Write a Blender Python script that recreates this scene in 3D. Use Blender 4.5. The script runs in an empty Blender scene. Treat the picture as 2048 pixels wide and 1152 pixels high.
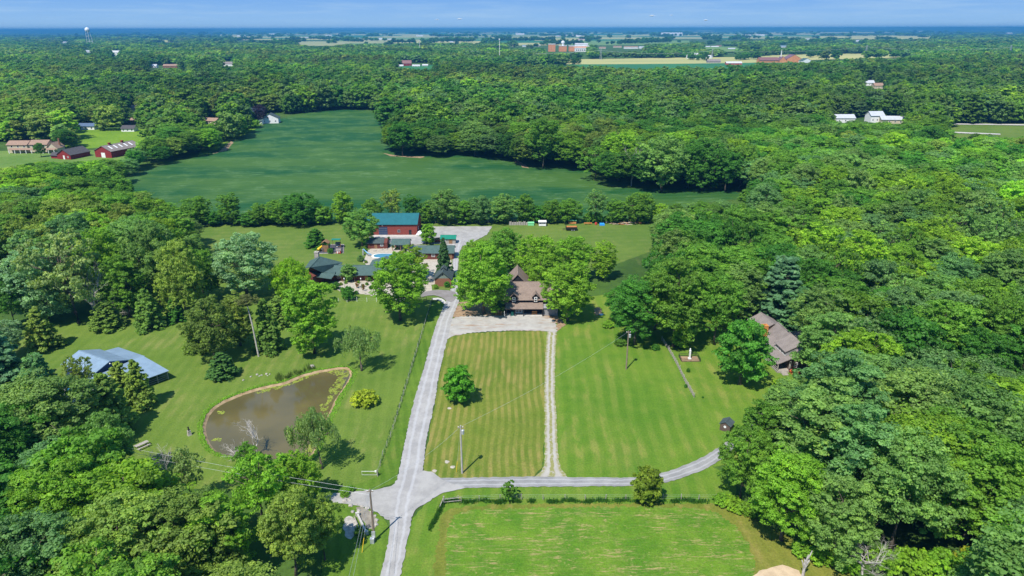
import bpy, bmesh, math, random
import numpy as np
from mathutils import Vector, Matrix
from mathutils.geometry import tessellate_polygon

# ------------------------------------------------------------ camera, sky, sun, exposure
scene = bpy.context.scene
COL = scene.collection
CAMH, FPX, PITCH = 75.0, 1365.0, math.radians(20.8)
cam_data = bpy.data.cameras.new("camera")
cam_data.sensor_width = 36.0
cam_data.lens = 36.0 * FPX / 2048.0
cam_data.clip_start = 0.5
cam_data.clip_end = 120000.0
cam = bpy.data.objects.new("camera", cam_data)
COL.objects.link(cam)
cam.location = (0, 0, CAMH)
cam.rotation_euler = (math.radians(90) - PITCH, math.radians(0.12), 0)
scene.camera = cam

SKY_K = 1/(0.15*2**0.8)   # background strength and exposure
SKY_LOW = tuple(c*SKY_K for c in (0.37, 0.61, 0.90))+(1,)
SKY_HIGH = tuple(c*SKY_K for c in (0.11, 0.34, 0.84))+(1,)
SKY_WISP = tuple(c*SKY_K for c in (0.45, 0.66, 0.9))+(1,)
SUN_EL, SUN_DIR = math.radians(57), Vector((-0.5, -0.866, 0)).normalized()
world = bpy.data.worlds.new("World")
scene.world = world
world.use_nodes = True
wn = world.node_tree.nodes
wl = world.node_tree.links
for n in list(wn): wn.remove(n)
out = wn.new("ShaderNodeOutputWorld")
bg = wn.new("ShaderNodeBackground")
sky = wn.new("ShaderNodeTexSky")
sky.sky_type = 'NISHITA'
sky.sun_disc = False
sky.sun_elevation = SUN_EL
sky.sun_rotation = math.atan2(SUN_DIR.x, SUN_DIR.y)
sky.altitude = 1500
sky.air_density = 1.0
sky.dust_density = 0.0
sky.ozone_density = 4.0
bg.inputs['Strength'].default_value = 0.15
tc = wn.new("ShaderNodeTexCoord"); sz_ = wn.new("ShaderNodeSeparateXYZ"); wl.new(tc.outputs['Generated'], sz_.inputs[0])
# limit the glare of the clear-sky model near the horizon to the photograph's clear blue
el_ = wn.new("ShaderNodeMapRange"); el_.inputs[1].default_value = 0.0; el_.inputs[2].default_value = 0.06; wl.new(sz_.outputs[2], el_.inputs[0])
cap = wn.new("ShaderNodeMix"); cap.data_type = 'RGBA'; cap.inputs[6].default_value = SKY_LOW; cap.inputs[7].default_value = SKY_HIGH; wl.new(el_.outputs[0], cap.inputs[0])
dk = wn.new("ShaderNodeMix"); dk.data_type = 'RGBA'; dk.blend_type = 'DARKEN'; dk.inputs[0].default_value = 1.0
wl.new(sky.outputs[0], dk.inputs[6]); wl.new(cap.outputs[2], dk.inputs[7])
# thin high cirrus, part of the sky itself
mp = wn.new("ShaderNodeMapping"); mp.inputs['Scale'].default_value = (4, 4, 60)
cn = wn.new("ShaderNodeTexNoise"); cn.inputs['Scale'].default_value = 1.8; cn.inputs['Detail'].default_value = 8; cn.inputs['Roughness'].default_value = 0.65
cr_ = wn.new("ShaderNodeMapRange"); cr_.inputs[1].default_value = 0.46; cr_.inputs[2].default_value = 0.72; cr_.inputs[3].default_value = 0.0; cr_.inputs[4].default_value = 0.5
cm = wn.new("ShaderNodeMix"); cm.data_type = 'RGBA'; cm.inputs[7].default_value = SKY_WISP
wl.new(tc.outputs['Generated'], mp.inputs[0]); wl.new(mp.outputs[0], cn.inputs['Vector']); wl.new(cn.outputs['Fac'], cr_.inputs[0]); wl.new(cr_.outputs[0], cm.inputs[0])
wl.new(dk.outputs[2], cm.inputs[6]); wl.new(cm.outputs[2], bg.inputs['Color'])
wl.new(bg.outputs[0], out.inputs['Surface'])

sun_data = bpy.data.lights.new("sun", 'SUN')
sun_data.energy = 4.0
sun_data.angle = math.radians(0.5)
sun_data.color = (1.0, 0.95, 0.87)
sun = bpy.data.objects.new("sun", sun_data)
COL.objects.link(sun)
_sd = Vector((SUN_DIR.x*math.cos(SUN_EL), SUN_DIR.y*math.cos(SUN_EL), math.sin(SUN_EL)))
sun.rotation_euler = _sd.to_track_quat('Z', 'Y').to_euler()
sun.location = (-100, -150, 200)

scene.view_settings.view_transform = 'Standard'
scene.view_settings.look = 'None'
scene.view_settings.exposure = 0.8
scene.view_settings.gamma = 1.0
scene.render.resolution_x, scene.render.resolution_y = 1024, 576
scene.cycles.max_bounces = 6
scene.cycles.diffuse_bounces = 3
scene.cycles.transmission_bounces = 3
scene.cycles.volume_bounces = 1

# ------------------------------------------------------------ small helpers
SP, CP = math.sin(PITCH), math.cos(PITCH)
def P(px, py, z=0.0):
    "surveyed position: where the sight line of the photograph's pixel meets height z"
    u = (px-1024)/FPX; v = (py-576)/FPX
    t = (z-CAMH)/(-SP - v*CP)
    return Vector((u*t, (CP - v*SP)*t, z))
def to_px(x, y, z):
    d = y*CP - (z-CAMH)*SP
    return 1024 + FPX*x/d, 576 - FPX*((z-CAMH)*CP + y*SP)/d
def height(bx, by, ty):
    y = P(bx, by).y; v = (ty-576)/FPX
    return (-y*SP - v*y*CP)/(CP - v*SP) + CAMH

def tag(o, label=None, cat=None, group=None, kind=None):
    if label: o['label'] = label
    if cat: o['category'] = cat
    if group: o['group'] = group
    if kind: o['kind'] = kind
    return o
def thing(name, label, cat, loc=(0, 0, 0), rz=0.0, group=None):
    o = bpy.data.objects.new(name, None); COL.objects.link(o)
    o.location = loc; o.rotation_euler = (0, 0, rz); o.empty_display_size = 0.5
    return tag(o, label, cat, group)
def mesh_obj(name, me, parent=None, loc=None):
    o = bpy.data.objects.new(name, me); COL.objects.link(o)
    if parent: o.parent = parent
    if loc is not None: o.location = loc
    return o
def np_mesh(name, verts, faces, mats, fattr=None, smooth=False, midx=None):
    "verts (n,3), faces (m,k) arrays"
    me = bpy.data.meshes.new(name)
    verts = np.asarray(verts, np.float32); faces = np.asarray(faces, np.int32)
    k = faces.shape[1]
    me.vertices.add(len(verts)); me.vertices.foreach_set('co', verts.ravel())
    me.loops.add(faces.size); me.loops.foreach_set('vertex_index', faces.ravel())
    me.polygons.add(len(faces))
    me.polygons.foreach_set('loop_start', np.arange(0, faces.size, k, dtype=np.int32))
    me.polygons.foreach_set('loop_total', np.full(len(faces), k, np.int32))
    if smooth: me.polygons.foreach_set('use_smooth', np.ones(len(faces), bool))
    if midx is not None: me.polygons.foreach_set('material_index', np.asarray(midx, np.int32))
    if fattr is not None:
        a = me.attributes.new('var', 'FLOAT', 'FACE'); a.data.foreach_set('value', np.asarray(fattr, np.float32))
    me.update(calc_edges=True)
    for m in (mats if isinstance(mats, (list, tuple)) else [mats]): me.materials.append(m)
    return me

class MB:
    "collects simple solids, builds them as ONE mesh object"
    def __init__(s): s.v = []; s.f = []; s.m = []
    def add(s, vs, fs, mi=0):
        n = len(s.v); s.v += [tuple(v) for v in vs]
        s.f += [tuple(i+n for i in f) for f in fs]; s.m += [mi]*len(fs); return s
    def box(s, x0, x1, y0, y1, z0, z1, mi=0):
        return s.add([(x0,y0,z0),(x1,y0,z0),(x1,y1,z0),(x0,y1,z0),(x0,y0,z1),(x1,y0,z1),(x1,y1,z1),(x0,y1,z1)],
                     [(0,3,2,1),(4,5,6,7),(0,1,5,4),(1,2,6,5),(2,3,7,6),(3,0,4,7)], mi)
    def slab(s, pts, t, mi=0):
        "polygon (any plane) thickened downwards by t"
        n = len(pts)
        vs = [tuple(p) for p in pts] + [(p[0], p[1], p[2]-t) for p in pts]
        fs = [tuple(range(n)), tuple(range(2*n-1, n-1, -1))]
        for i in range(n):
            j = (i+1) % n; fs.append((i, i+n, j+n, j))
        return s.add(vs, fs, mi)
    def tube(s, pts, radii, sides=6, mi=0, cap=True):
        pts = [Vector(p) for p in pts]
        if not isinstance(radii, (list, tuple)): radii = [radii]*len(pts)
        vs, fs = [], []
        for i, p in enumerate(pts):
            d = (pts[min(i+1, len(pts)-1)] - pts[max(i-1, 0)])
            d = d.normalized() if d.length > 1e-9 else Vector((0, 0, 1))
            a = d.cross(Vector((0, 0, 1)));
            if a.length < 0.05: a = d.cross(Vector((1, 0, 0)))
            a.normalize(); b = d.cross(a)
            for k in range(sides):
                t = 2*math.pi*k/sides
                vs.append(p + (a*math.cos(t) + b*math.sin(t))*radii[i])
        for i in range(len(pts)-1):
            for k in range(sides):
                k2 = (k+1) % sides
                fs.append((i*sides+k, (i+1)*sides+k, (i+1)*sides+k2, i*sides+k2))
        if cap:
            fs.append(tuple(range(sides))); fs.append(tuple((len(pts)-1)*sides+k for k in range(sides-1, -1, -1)))
        return s.add(vs, fs, mi)
    def lathe(s, prof, c=(0, 0, 0), sides=12, mi=0):
        vs, fs = [], []
        for r, z in prof:
            for k in range(sides):
                t = 2*math.pi*k/sides; vs.append((c[0]+r*math.cos(t), c[1]+r*math.sin(t), c[2]+z))
        for i in range(len(prof)-1):
            for k in range(sides):
                k2 = (k+1) % sides; fs.append((i*sides+k, i*sides+k2, (i+1)*sides+k2, (i+1)*sides+k))
        fs.append(tuple(range(sides-1, -1, -1))); fs.append(tuple((len(prof)-1)*sides+k for k in range(sides)))
        return s.add(vs, fs, mi)
    def build(s, name, mats, parent=None, loc=None, rz=0.0, smooth=False):
        me = bpy.data.meshes.new(name); me.from_pydata(s.v, [], s.f)
        for m in (mats if isinstance(mats, (list, tuple)) else [mats]): me.materials.append(m)
        me.polygons.foreach_set('material_index', s.m)
        if smooth: me.polygons.foreach_set('use_smooth', [True]*len(s.f))
        bm = bmesh.new(); bm.from_mesh(me); bmesh.ops.recalc_face_normals(bm, faces=bm.faces); bm.to_mesh(me); bm.free()
        me.update()
        o = mesh_obj(name, me, parent, loc); o.rotation_euler[2] = rz
        return o

# ------------------------------------------------------------ materials
def srgb(r, g, b):
    f = lambda c: (c/255)/12.92 if c <= 10 else ((c/255+0.055)/1.055)**2.4
    return (f(r), f(g), f(b), 1)
class NT:
    def __init__(s, name):
        s.mat = bpy.data.materials.new(name); s.mat.use_nodes = True
        s.t = s.mat.node_tree; s.n = s.t.nodes
        for n in list(s.n): s.n.remove(n)
        s.out = s.n.new('ShaderNodeOutputMaterial')
    def new(s, typ, **kw):
        n = s.n.new(typ)
        for k, v in kw.items(): setattr(n, k, v)
        return n
    def link(s, a, b): s.t.links.new(a, b)
    def coord(s, world=True, rot=0.0, scale=(1, 1, 1)):
        if world: src = s.new('ShaderNodeNewGeometry').outputs['Position']
        else: src = s.new('ShaderNodeTexCoord').outputs['Object']
        m = s.new('ShaderNodeMapping'); m.inputs['Rotation'].default_value = (0, 0, rot); m.inputs['Scale'].default_value = scale
        s.link(src, m.inputs['Vector']); return m.outputs['Vector']
    def noise(s, vec, scale, detail=4, rough=0.55, dist=0.0):
        n = s.new('ShaderNodeTexNoise'); n.inputs['Scale'].default_value = scale; n.inputs['Detail'].default_value = detail
        n.inputs['Roughness'].default_value = rough; n.inputs['Distortion'].default_value = dist
        s.link(vec, n.inputs['Vector']); return n.outputs['Fac']
    def ramp(s, fac, lo, hi, smooth=True):
        m = s.new('ShaderNodeMapRange'); m.inputs['From Min'].default_value = lo; m.inputs['From Max'].default_value = hi
        if smooth: m.interpolation_type = 'SMOOTHSTEP'
        s.link(fac, m.inputs['Value']); return m.outputs['Result']
    def math(s, op, a, b=None):
        m = s.new('ShaderNodeMath', operation=op)
        for i, x in enumerate((a, b)):
            if x is None: continue
            if isinstance(x, (int, float)): m.inputs[i].default_value = x
            else: s.link(x, m.inputs[i])
        return m.outputs[0]
    def mix(s, fac, a, b, mode='MIX'):
        m = s.new('ShaderNodeMix', data_type='RGBA', blend_type=mode)
        for i, x in ((0, fac), (6, a), (7, b)):
            if isinstance(x, (int, float)): m.inputs[i].default_value = x
            elif isinstance(x, (tuple, list)): m.inputs[i].default_value = tuple(x) if len(x) == 4 else tuple(x)+(1,)
            else: s.link(x, m.inputs[i])
        return m.outputs[2]
    def finish(s, color, rough=0.9, spec=0.2, bump=None, bdist=0.05, bstr=0.5, metal=0.0):
        p = s.new('ShaderNodeBsdfPrincipled')
        if isinstance(color, tuple): p.inputs['Base Color'].default_value = color if len(color) == 4 else color+(1,)
        else: s.link(color, p.inputs['Base Color'])
        p.inputs['Roughness'].default_value = rough; p.inputs['Specular IOR Level'].default_value = spec
        p.inputs['Metallic'].default_value = metal
        if bump is not None:
            b = s.new('ShaderNodeBump'); b.inputs['Strength'].default_value = bstr; b.inputs['Distance'].default_value = bdist
            s.link(bump, b.inputs['Height']); s.link(b.outputs[0], p.inputs['Normal'])
        s.link(p.outputs[0], s.out.inputs['Surface']); return s.mat

def plain(name, c, c2=None, scale=2.0, rough=0.8, world=False, spec=0.3, metal=0.0, bump=0.0, stretch=(1, 1, 1)):
    t = NT(name); v = t.coord(world, 0, stretch)
    n = t.noise(v, scale, 5)
    c2 = c2 or tuple(x*0.78 for x in c[:3])
    col = t.mix(t.ramp(n, 0.32, 0.68), c2, c)
    return t.finish(col, rough, spec, n if bump else None, bump or 0.01, 0.6, metal)

def lawn_mat(name, c1, c2, dry, dry_amt=0.3, stripe_rot=0.0, stripe_w=1.6, stripe=0.2, fine=1.0, dry_scale=0.05):
    t = NT(name); v = t.coord(True)
    big = t.noise(v, 0.03, 4); mid = t.noise(v, 0.25, 5, 0.6); fin = t.noise(v, 3.0*fine, 5, 0.75)
    base = t.mix(t.ramp(t.math('ADD', t.math('MULTIPLY', big, 0.6), t.math('MULTIPLY', mid, 0.4)), 0.38, 0.62), c1, c2)
    # mower passes: slightly wobbling bands
    vr = t.coord(True, stripe_rot)
    sx = t.new('ShaderNodeSeparateXYZ'); t.link(vr, sx.inputs[0])
    wob = t.math('MULTIPLY', t.noise(v, 0.035, 2), 2.6)
    ph = t.math('MULTIPLY', t.math('ADD', sx.outputs[0], wob), 2*math.pi/(2*stripe_w))
    band = t.ramp(t.math('SINE', ph), -0.7, 0.7)
    base = t.mix(t.math('MULTIPLY', band, stripe), base, tuple(x*1.45 for x in c2[:3]))
    dn = t.noise(t.coord(True, stripe_rot, (1.0, 0.32, 1)), 0.35, 5, 0.65)
    dm = t.math('MULTIPLY', t.ramp(dn, 0.42, 0.62), t.ramp(t.noise(v, dry_scale, 3), 0.5-dry_amt*0.12, 0.64-dry_amt*0.08))
    fb = t.math('MULTIPLY', t.math('POWER', band, 1.5), t.math('MULTIPLY', t.ramp(t.noise(v, dry_scale*2.2, 5, 0.7), 0.38, 0.66), 0.42))
    dm = t.math('MAXIMUM', t.math('MULTIPLY', dm, t.math('ADD', t.math('MULTIPLY', band, 0.35), 0.15)), t.math('MULTIPLY', fb, dry_amt**3*1.05))
    base = t.mix(t.math('MULTIPLY', dm, dry_amt), base, dry)
    grain = t.new('ShaderNodeMapRange'); t.link(fin, grain.inputs[0])
    grain.inputs[1].default_value = 0.3; grain.inputs[2].default_value = 0.7; grain.inputs[3].default_value = 0.72; grain.inputs[4].default_value = 1.25
    col = t.mix(1.0, base, grain.outputs[0], 'MULTIPLY')
    return t.finish(col, 0.95, 0.1, fin, 0.12, 0.6)

def foliage_mat(name, source):
    "source: OBJECT colour for the single trees, INSTANCER attribute for the far-off wood"
    t = NT(name)
    if source == 'OBJECT': tint = t.new('ShaderNodeObjectInfo').outputs['Color']
    else: tint = t.new('ShaderNodeAttribute', attribute_type='INSTANCER', attribute_name='tint').outputs['Color']
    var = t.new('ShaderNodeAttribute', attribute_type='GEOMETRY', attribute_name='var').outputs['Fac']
    # var in 0..1: leaf to leaf and bough to bough difference of the leaf colour; inner leaves fixed darker
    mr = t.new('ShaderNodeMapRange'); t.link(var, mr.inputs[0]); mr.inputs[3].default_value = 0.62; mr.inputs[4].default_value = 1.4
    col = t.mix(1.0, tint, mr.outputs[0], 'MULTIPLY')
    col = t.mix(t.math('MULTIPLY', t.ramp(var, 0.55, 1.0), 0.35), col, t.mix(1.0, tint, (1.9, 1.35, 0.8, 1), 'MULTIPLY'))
    d = t.new('ShaderNodeBsdfPrincipled'); t.link(col, d.inputs['Base Color'])
    d.inputs['Roughness'].default_value = 0.55; d.inputs['Specular IOR Level'].default_value = 0.25
    tr = t.new('ShaderNodeBsdfTranslucent'); t.link(t.mix(1.0, col, (1.5, 1.5, 0.6, 1), 'MULTIPLY'), tr.inputs['Color'])
    ms = t.new('ShaderNodeMixShader'); ms.inputs[0].default_value = 0.45
    t.link(d.outputs[0], ms.inputs[1]); t.link(tr.outputs[0], ms.inputs[2]); t.link(ms.outputs[0], t.out.inputs['Surface'])
    return t.mat
FOL = foliage_mat("leaves", 'OBJECT')
FOL_FAR = foliage_mat("leaves_far", 'INSTANCER')
BARK = plain("bark", (0.16, 0.13, 0.10), (0.07, 0.055, 0.04), 3.0, 0.9)
BARK_PALE = plain("bark_pale", (0.42, 0.39, 0.35), (0.25, 0.23, 0.2), 3.0, 0.9)

# ------------------------------------------------------------ sheets on the ground
GZ = {}
def jitter_outline(pts, step, amp, rng):
    out_ = []
    n = len(pts)
    for i in range(n):
        a, b = Vector(pts[i]).to_2d(), Vector(pts[(i+1) % n]).to_2d()
        L = (b-a).length; k = max(1, int(L/step)); nrm = Vector((-(b-a).y, (b-a).x)).normalized() if L > 0 else Vector((0, 0))
        for j in range(k):
            out_.append(a.lerp(b, j/k) + nrm*rng.uniform(-amp, amp))
    return out_
def smooth_loop(pts, it=2):
    pts = [Vector(p).to_2d() for p in pts]
    for _ in range(it):
        q = []
        for i in range(len(pts)):
            a, b = pts[i], pts[(i+1) % len(pts)]
            q += [a.lerp(b, 0.25), a.lerp(b, 0.75)]
        pts = q
    return pts
def sheet(name, px, mat, z, step=0.8, amp=0.15, smooth=0, world=False, kind='structure', label=None, cat=None, seed=1):
    pts = [Vector(p).to_2d() for p in px] if world else [P(*p).to_2d() for p in px]
    if smooth: pts = smooth_loop(pts, smooth)
    if amp: pts = jitter_outline(pts, step, amp, random.Random(seed))
    tri = tessellate_polygon([[Vector((p.x, p.y, 0)) for p in pts]])
    me = bpy.data.meshes.new(name); me.from_pydata([(p.x, p.y, z) for p in pts], [], [tuple(t) for t in tri])
    bm = bmesh.new(); bm.from_mesh(me)
    for f in bm.faces:
        if f.normal.z < 0: f.normal_flip()
    bm.to_mesh(me); bm.free(); me.materials.append(mat); me.update()
    return tag(mesh_obj(name, me), label, cat, None, kind)
def ribbon(name, rows, mat, z, amp=0.12, step=0.7, seed=3):
    "rows: (left pixel, right pixel) pairs along the way; uv u runs across it, v along it in metres"
    rng = random.Random(seed)
    L = [P(*r[0]).to_2d() for r in rows]; R = [P(*r[1]).to_2d() for r in rows]
    def cr(p, i, t):
        p0, p1, p2, p3 = p[max(i-1, 0)], p[i], p[i+1], p[min(i+2, len(p)-1)]
        return 0.5*((2*p1)+(p2-p0)*t+(2*p0-5*p1+4*p2-p3)*t*t+(3*p1-p0-3*p2+p3)*t*t*t)
    ls, rs = [], []
    for i in range(len(rows)-1):
        k = max(1, int(((L[i+1]+R[i+1])/2-(L[i]+R[i])/2).length/step))
        for j in range(k): ls.append(cr(L, i, j/k)); rs.append(cr(R, i, j/k))
    ls.append(L[-1]); rs.append(R[-1])
    N = 8; vs, fs, uv = [], [], []; d = 0
    for i, (a, b) in enumerate(zip(ls, rs)):
        if i: d += ((a+b)/2-(ls[i-1]+rs[i-1])/2).length
        w = (b-a).normalized()
        a = a + w*rng.uniform(-amp, amp); b = b + w*rng.uniform(-amp, amp)
        for k in range(N+1):
            p = a.lerp(b, k/N); vs.append((p.x, p.y, z)); uv.append((k/N, d))
    for i in range(len(ls)-1):
        for k in range(N):
            q = i*(N+1)+k; fs.append((q, q+1, q+N+2, q+N+1))
    me = bpy.data.meshes.new(name); me.from_pydata(vs, [], fs)
    ul = me.uv_layers.new(name='uv')
    for lp in me.loops: ul.data[lp.index].uv = uv[lp.vertex_index]
    bm = bmesh.new(); bm.from_mesh(me)
    for f in bm.faces:
        if f.normal.z < 0: f.normal_flip()
    bm.to_mesh(me); bm.free(); me.materials.append(mat); me.update()
    return tag(mesh_obj(name, me), kind='structure')

def gravel_mat(name, c1, c2, rut=0.25, mid=None, dirt=None):
    t = NT(name); v = t.coord(True)
    n1 = t.noise(v, 0.35, 4, 0.6); n2 = t.noise(v, 9.0, 4, 0.8)
    col = t.mix(t.ramp(n1, 0.35, 0.65), c1, c2)
    if rut or mid:
        uvn = t.new('ShaderNodeUVMap', uv_map='uv'); sx = t.new('ShaderNodeSeparateXYZ'); t.link(uvn.outputs[0], sx.inputs[0])
        u = t.math('ADD', sx.outputs[0], t.math('MULTIPLY', t.math('SUBTRACT', t.noise(v, 0.2, 2), 0.5), 0.10))
        c = t.math('ABSOLUTE', t.math('SUBTRACT', u, 0.5))           # 0 centre .. 0.5 edge
        r = t.math('SUBTRACT', 1.0, t.ramp(t.math('ABSOLUTE', t.math('SUBTRACT', c, 0.21)), 0.02, 0.10))
        if rut: col = t.mix(t.math('MULTIPLY', r, rut), col, (0.47, 0.47, 0.48, 1))
        if mid:
            m = t.math('SUBTRACT', 1.0, t.ramp(c, 0.07, 0.15))
            m = t.math('MULTIPLY', m, t.ramp(t.noise(v, 1.3, 5, 0.7), 0.30, 0.52))
            col = t.mix(t.math('MULTIPLY', m, 0.85), col, mid)
            e = t.math('MULTIPLY', t.ramp(c, 0.28, 0.42), t.ramp(t.noise(v, 1.7, 5, 0.7), 0.36, 0.54))
            col = t.mix(t.math('MULTIPLY', e, 0.8), col, mid)
    if dirt:
        col = t.mix(t.math('MULTIPLY', t.ramp(t.noise(t.coord(True, 0, (0.3, 1, 1)), 0.5, 5, 0.7), 0.5, 0.68), 0.8), col, dirt)
    g = t.new('ShaderNodeMapRange'); t.link(n2, g.inputs[0]); g.inputs[1].default_value = 0.3; g.inputs[2].default_value = 0.7
    g.inputs[3].default_value = 0.82; g.inputs[4].default_value = 1.12
    col = t.mix(1.0, col, g.outputs[0], 'MULTIPLY')
    return t.finish(col, 0.95, 0.1, n2, 0.04, 0.6)
# ------------------------------------------------------------ the ground and everything lying flat on it
G1, G2 = (0.075, 0.15, 0.018), (0.115, 0.21, 0.028)
DRY = (0.42, 0.34, 0.12)
M_ground = lawn_mat("ground_grass", (0.035, 0.075, 0.015), (0.06, 0.12, 0.02), (0.2, 0.18, 0.08), 0.3, 0, 3, 0.0, 0.5)
M_lawn_left = lawn_mat("lawn_mown_left", (0.082, 0.144, 0.019), (0.117, 0.176, 0.027), (0.288, 0.240, 0.096), 0.6, math.radians(-5), 1.3, 0.09)
M_lawn_right = lawn_mat("lawn_mown_right", (0.070, 0.154, 0.013), (0.110, 0.187, 0.019), (0.288, 0.240, 0.072), 0.8, math.radians(2), 1.5, 0.09)
M_lawn_dry = lawn_mat("lawn_dry_rows", (0.082, 0.132, 0.014), (0.130, 0.163, 0.024), (0.336, 0.232, 0.088), 0.95, 0.0, 0.75, 0.22, 1.0, 0.045)
M_lawn_back = lawn_mat("lawn_back", (0.078, 0.139, 0.022), (0.112, 0.166, 0.029), (0.240, 0.208, 0.080), 0.4, math.radians(85), 2.2, 0.06)
M_verge = lawn_mat("verge_grass", (0.057, 0.124, 0.011), (0.097, 0.166, 0.019), (0.272, 0.208, 0.072), 0.5, math.radians(-12), 0.9, 0.2)
M_hay_edge = lawn_mat("hay_margin", (0.096, 0.136, 0.016), (0.160, 0.168, 0.028), (0.304, 0.216, 0.080), 0.7, 0.0, 1.2, 0.1, 1.0, 0.2)
M_gravel = gravel_mat("gravel_lane", (0.279, 0.269, 0.259), (0.347, 0.335, 0.320), 0.4)
M_gravel_flat = gravel_mat("gravel_yard", (0.279, 0.269, 0.255), (0.347, 0.335, 0.315), 0)
M_gravel_house = gravel_mat("gravel_forecourt", (0.327, 0.310, 0.284), (0.396, 0.378, 0.344), 0, dirt=(0.284, 0.181, 0.112))
M_gravel_lane2 = gravel_mat("gravel_side_lane", (0.212, 0.210, 0.204), (0.279, 0.274, 0.264), 0.35)
M_twotrack = gravel_mat("two_track", (0.327, 0.301, 0.249), (0.387, 0.361, 0.310), 0.1, mid=(0.206, 0.206, 0.043))
M_asphalt = gravel_mat("asphalt_drive", (0.189, 0.172, 0.163), (0.232, 0.215, 0.206), 0)
M_concrete = plain("concrete", (0.473, 0.456, 0.421), (0.378, 0.361, 0.327), 0.8, 0.9)
M_patio = plain("patio_stone", (0.430, 0.387, 0.318), (0.327, 0.292, 0.232), 1.2, 0.9)
M_dirt = plain("bare_earth", (0.310, 0.215, 0.129), (0.224, 0.146, 0.086), 0.9, 0.95, True)
M_mud = plain("mud_bank", (0.361, 0.258, 0.146), (0.241, 0.163, 0.086), 0.7, 0.8, True)
M_sandpile = plain("sand", (0.516, 0.396, 0.258), (0.413, 0.310, 0.198), 0.8, 0.95, True, bump=0.1)

def soy_mat():
    t = NT("soybean_leaves"); v = t.coord(True)
    big = t.noise(t.coord(True, 0.3, (0.5, 1.6, 1)), 0.012, 5, 0.6); mid = t.noise(v, 0.06, 5, 0.6)
    streak = t.noise(t.coord(True, 0.12, (0.4, 1.4, 1)), 0.3, 7, 0.78); fin = t.noise(v, 1.5, 4, 0.8)
    col = t.mix(t.ramp(big, 0.42, 0.58), (0.006, 0.060, 0.010), (0.040, 0.100, 0.012))
    col = t.mix(t.math('MULTIPLY', t.ramp(mid, 0.45, 0.7), 0.5), col, (0.065, 0.135, 0.02))
    col = t.mix(t.math('MULTIPLY', t.math('MULTIPLY', t.ramp(streak, 0.5, 0.66), t.ramp(mid, 0.42, 0.6)), 0.8), col, (0.13, 0.22, 0.09))
    # drilled rows, running up the field
    rows = t.new('ShaderNodeSeparateXYZ'); t.link(t.coord(True, math.radians(80)), rows.inputs[0])
    s = t.ramp(t.math('SINE', t.math('MULTIPLY', rows.outputs[0], 1.1)), -1, 1)
    col = t.mix(t.math('MULTIPLY', s, 0.12), col, (0.05, 0.15, 0.06))
    return t.finish(col, 0.8, 0.2, fin, 0.3, 0.5)
def hay_mat():
    t = NT("hay_stubble"); v = t.coord(True)
    mid = t.noise(v, 0.18, 5, 0.6); fin = t.noise(v, 3.2, 5, 0.8)
    col = t.mix(t.ramp(mid, 0.35, 0.65), (0.068, 0.165, 0.012), (0.115, 0.21, 0.018))
    for rot, sc, lo in ((0.03, (0.3, 2.2, 1), 0.565), (-1.35, (0.3, 1.9, 1), 0.59), (0.6, (0.8, 1.6, 1), 0.60)):
        rag = t.noise(t.coord(True, rot, sc), 1.25, 6, 0.72, 0.4)
        msk = t.ramp(t.noise(t.coord(True, rot), 0.11, 3), 0.40, 0.55)
        sx = t.new('ShaderNodeSeparateXYZ'); t.link(t.coord(True, rot), sx.inputs[0])
        row = t.ramp(t.math('SINE', t.math('ADD', t.math('MULTIPLY', sx.outputs[1], 2.1), t.math('MULTIPLY', mid, 5.0))), -0.2, 0.9)
        f = t.math('MULTIPLY', t.math('MULTIPLY', t.ramp(rag, lo-0.06, lo+0.03), msk), t.math('ADD', t.math('MULTIPLY', row, 0.75), 0.25))
        col = t.mix(t.math('MULTIPLY', f, 0.9), col, (0.30, 0.245, 0.10))
    g = t.new('ShaderNodeMapRange'); t.link(fin, g.inputs[0]); g.inputs[1].default_value = 0.3; g.inputs[2].default_value = 0.7
    g.inputs[3].default_value = 0.66; g.inputs[4].default_value = 1.3
    col = t.mix(1.0, col, g.outputs[0], 'MULTIPLY')
    return t.finish(col, 0.95, 0.1, fin, 0.2, 0.6)
M_soy, M_hay = soy_mat(), hay_mat()
M_crop_tan = plain("crop_tan", (0.40, 0.37, 0.13), (0.30, 0.31, 0.11), 0.01, 0.95, True, stretch=(0.3, 1, 1))
M_crop_pale = plain("crop_pale", (0.31, 0.31, 0.13), (0.24, 0.26, 0.10), 0.01, 0.95, True)
M_crop_dark = plain("crop_green", (0.02, 0.12, 0.04), (0.03, 0.15, 0.04), 0.01, 0.95, True)
M_crop_light = plain("crop_light", (0.15, 0.24, 0.05), (0.10, 0.19, 0.04), 0.01, 0.95, True)
M_meadow = lawn_mat("meadow", (0.105, 0.20, 0.015), (0.15, 0.25, 0.02), (0.2, 0.22, 0.05), 0.4, 0, 3, 0.0, 0.3)
M_weeds = lawn_mat("tall_weeds", (0.09, 0.17, 0.03), (0.14, 0.22, 0.05), (0.26, 0.24, 0.08), 0.5, 0, 3, 0.0, 0.4)

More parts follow.
